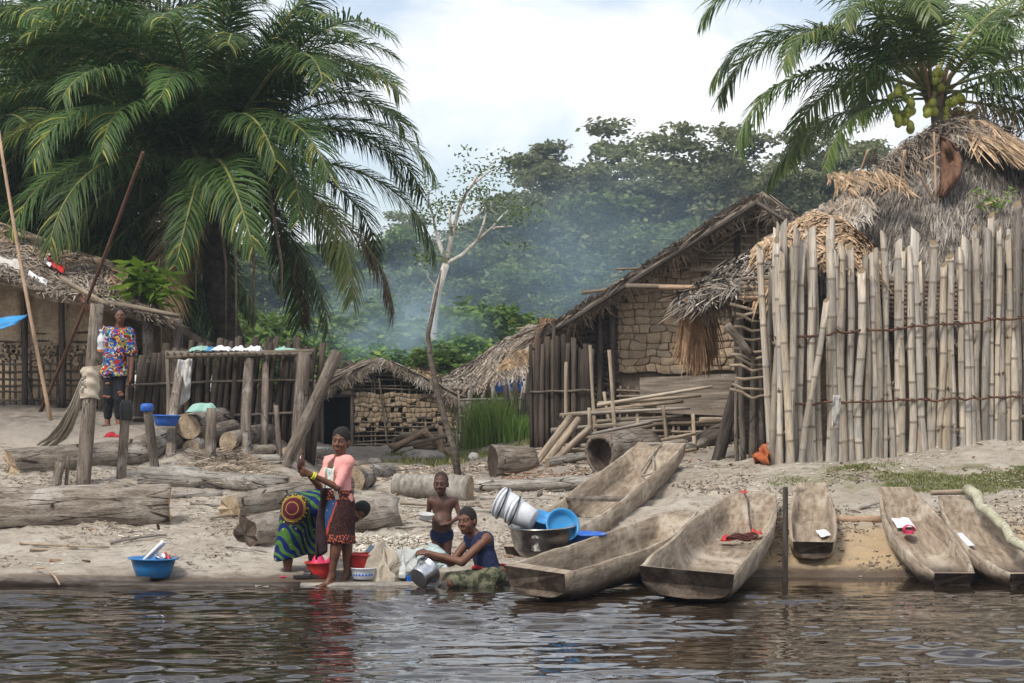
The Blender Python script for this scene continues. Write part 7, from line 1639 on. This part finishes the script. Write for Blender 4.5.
def blades(name, pts, h, w, mat, seed=1, lean=.35):
    """grass: pts (n,3) roots"""
    g = np.random.default_rng(seed); n = len(pts); a = g.uniform(0,2*np.pi,n); hh = h*g.uniform(.45,1.3,n); ww = w*g.uniform(.7,1.3,n)
    le = lean*g.uniform(.2,1.4,n); d = np.stack([np.cos(a),np.sin(a),np.zeros(n)],1); s = np.stack([-np.sin(a),np.cos(a),np.zeros(n)],1)
    up = np.array([0,0,1.]); m_ = pts+up*(hh*.55)[:,None]+d*(hh*le*.3)[:,None]; t = pts+up*(hh*(1-.25*le))[:,None]+d*(hh*le)[:,None]
    W_ = s*ww[:,None]/2; V = np.stack([pts-W_, pts+W_, m_+W_*.8, m_-W_*.8, t+W_*.1, t-W_*.1],1).reshape(-1,3); f = np.array([[0,1,2,3],[3,2,4,5]]); Fq = (np.arange(n)[:,None,None]*6+f[None]).reshape(-1,4)
    me = bpy.data.meshes.new(name); me.vertices.add(len(V)); me.vertices.foreach_set('co', V.ravel()); me.loops.add(Fq.size); me.loops.foreach_set('vertex_index', Fq.ravel().astype(np.int32))
    me.polygons.add(len(Fq)); me.polygons.foreach_set('loop_start', np.arange(0,Fq.size,4,dtype=np.int32)); me.polygons.foreach_set('loop_total', np.full(len(Fq),4,np.int32)); me.materials.append(mat); me.update(calc_edges=True)
    return tag(link(name, me), kind='stuff')
def roots(n, u0, u1, Y0, Y1, seed, sc=1.5, lo=.5, ns=31):
    g = np.random.default_rng(seed); u = g.uniform(u0,u1,n); Y = g.uniform(Y0,Y1,n); x = (u-CX)*Y/F
    edge = np.clip((u-u0)/60,0,1)*np.minimum(np.clip((Y-Y0)/(.25*(Y1-Y0)),0,1), np.clip((Y1-Y)/(.25*(Y1-Y0)),0,1))
    m = (vnoise(x*sc, Y*sc*1.3, ns)+.5)*edge+.18*g.random(n) > lo; x, Y = x[m], Y[m]; return np.stack([x, Y, th(x,Y)-.005],1)
blades('grass', np.concatenate([roots(60000,790,1075,23.0,25.1,1,1.7,.56), roots(9000,730,860,23.4,25.0,2,1.9,.66), roots(3500,690,720,25,26.5,3,2,.5)]), .034, .008, M['grass'], 1, .7)
blades('grass', np.concatenate([roots(9000,345,540,33,41,4,.9,.5), roots(1500,300,350,29,33,5,1,.55), roots(1800,130,215,27.8,29.5,6,1.5,.62)]), .10, .02, M['grass'], 2)
gr = np.random.default_rng(9); n = 1500; uu = gr.normal(488,12,n); YY_ = gr.normal(42.5,.5,n); xx = (uu-CX)*YY_/F
blades('reeds', np.stack([xx, YY_, th(xx,YY_)-.02],1), .95, .022, M['reed'], 3, .35)
n = 500; uu = gr.normal(520,8,n); YY_ = gr.normal(41.5,.4,n); xx = (uu-CX)*YY_/F
blades('reeds', np.stack([xx, YY_, th(xx,YY_)-.02],1), .5, .022, M['reed'], 4, .4)
# wood smoke drifting behind the small hut
def smoke(places, dmax):
    b = MB(); b.box((0,0,0), (2,2,2)); m, t = newmat('smoke'); o = nd(t, 'ShaderNodeTexCoord').outputs['Object']
    r = nd(t, 'ShaderNodeVectorMath', {0: o}, operation='LENGTH').outputs['Value']; n = tnoise(t, o, 2.2, 4, .6, .5)
    den = nd(t, 'ShaderNodeMath', {0: rng(t, r, 1.0, .15), 1: rng(t, n, .35, .7, 0, dmax)}, operation='MULTIPLY').outputs[0]
    v = nd(t, 'ShaderNodeVolumePrincipled', {'Color': (.62,.82,1,1), 'Density': den, 'Anisotropy': .1}); nd(t, 'ShaderNodeOutputMaterial', {'Volume': v.outputs[0]})
    for (u, v, Y, sc) in places:
        ob = b.build('smoke', m, origin=(0,0,0)); ob.location = P(u,v,Y); ob.scale = sc; tag(ob, kind='stuff')
smoke([(400,345,60,(3.6,3.2,2.6))], .30)
smoke([(540,295,86,(17,6,8.5))], .085)
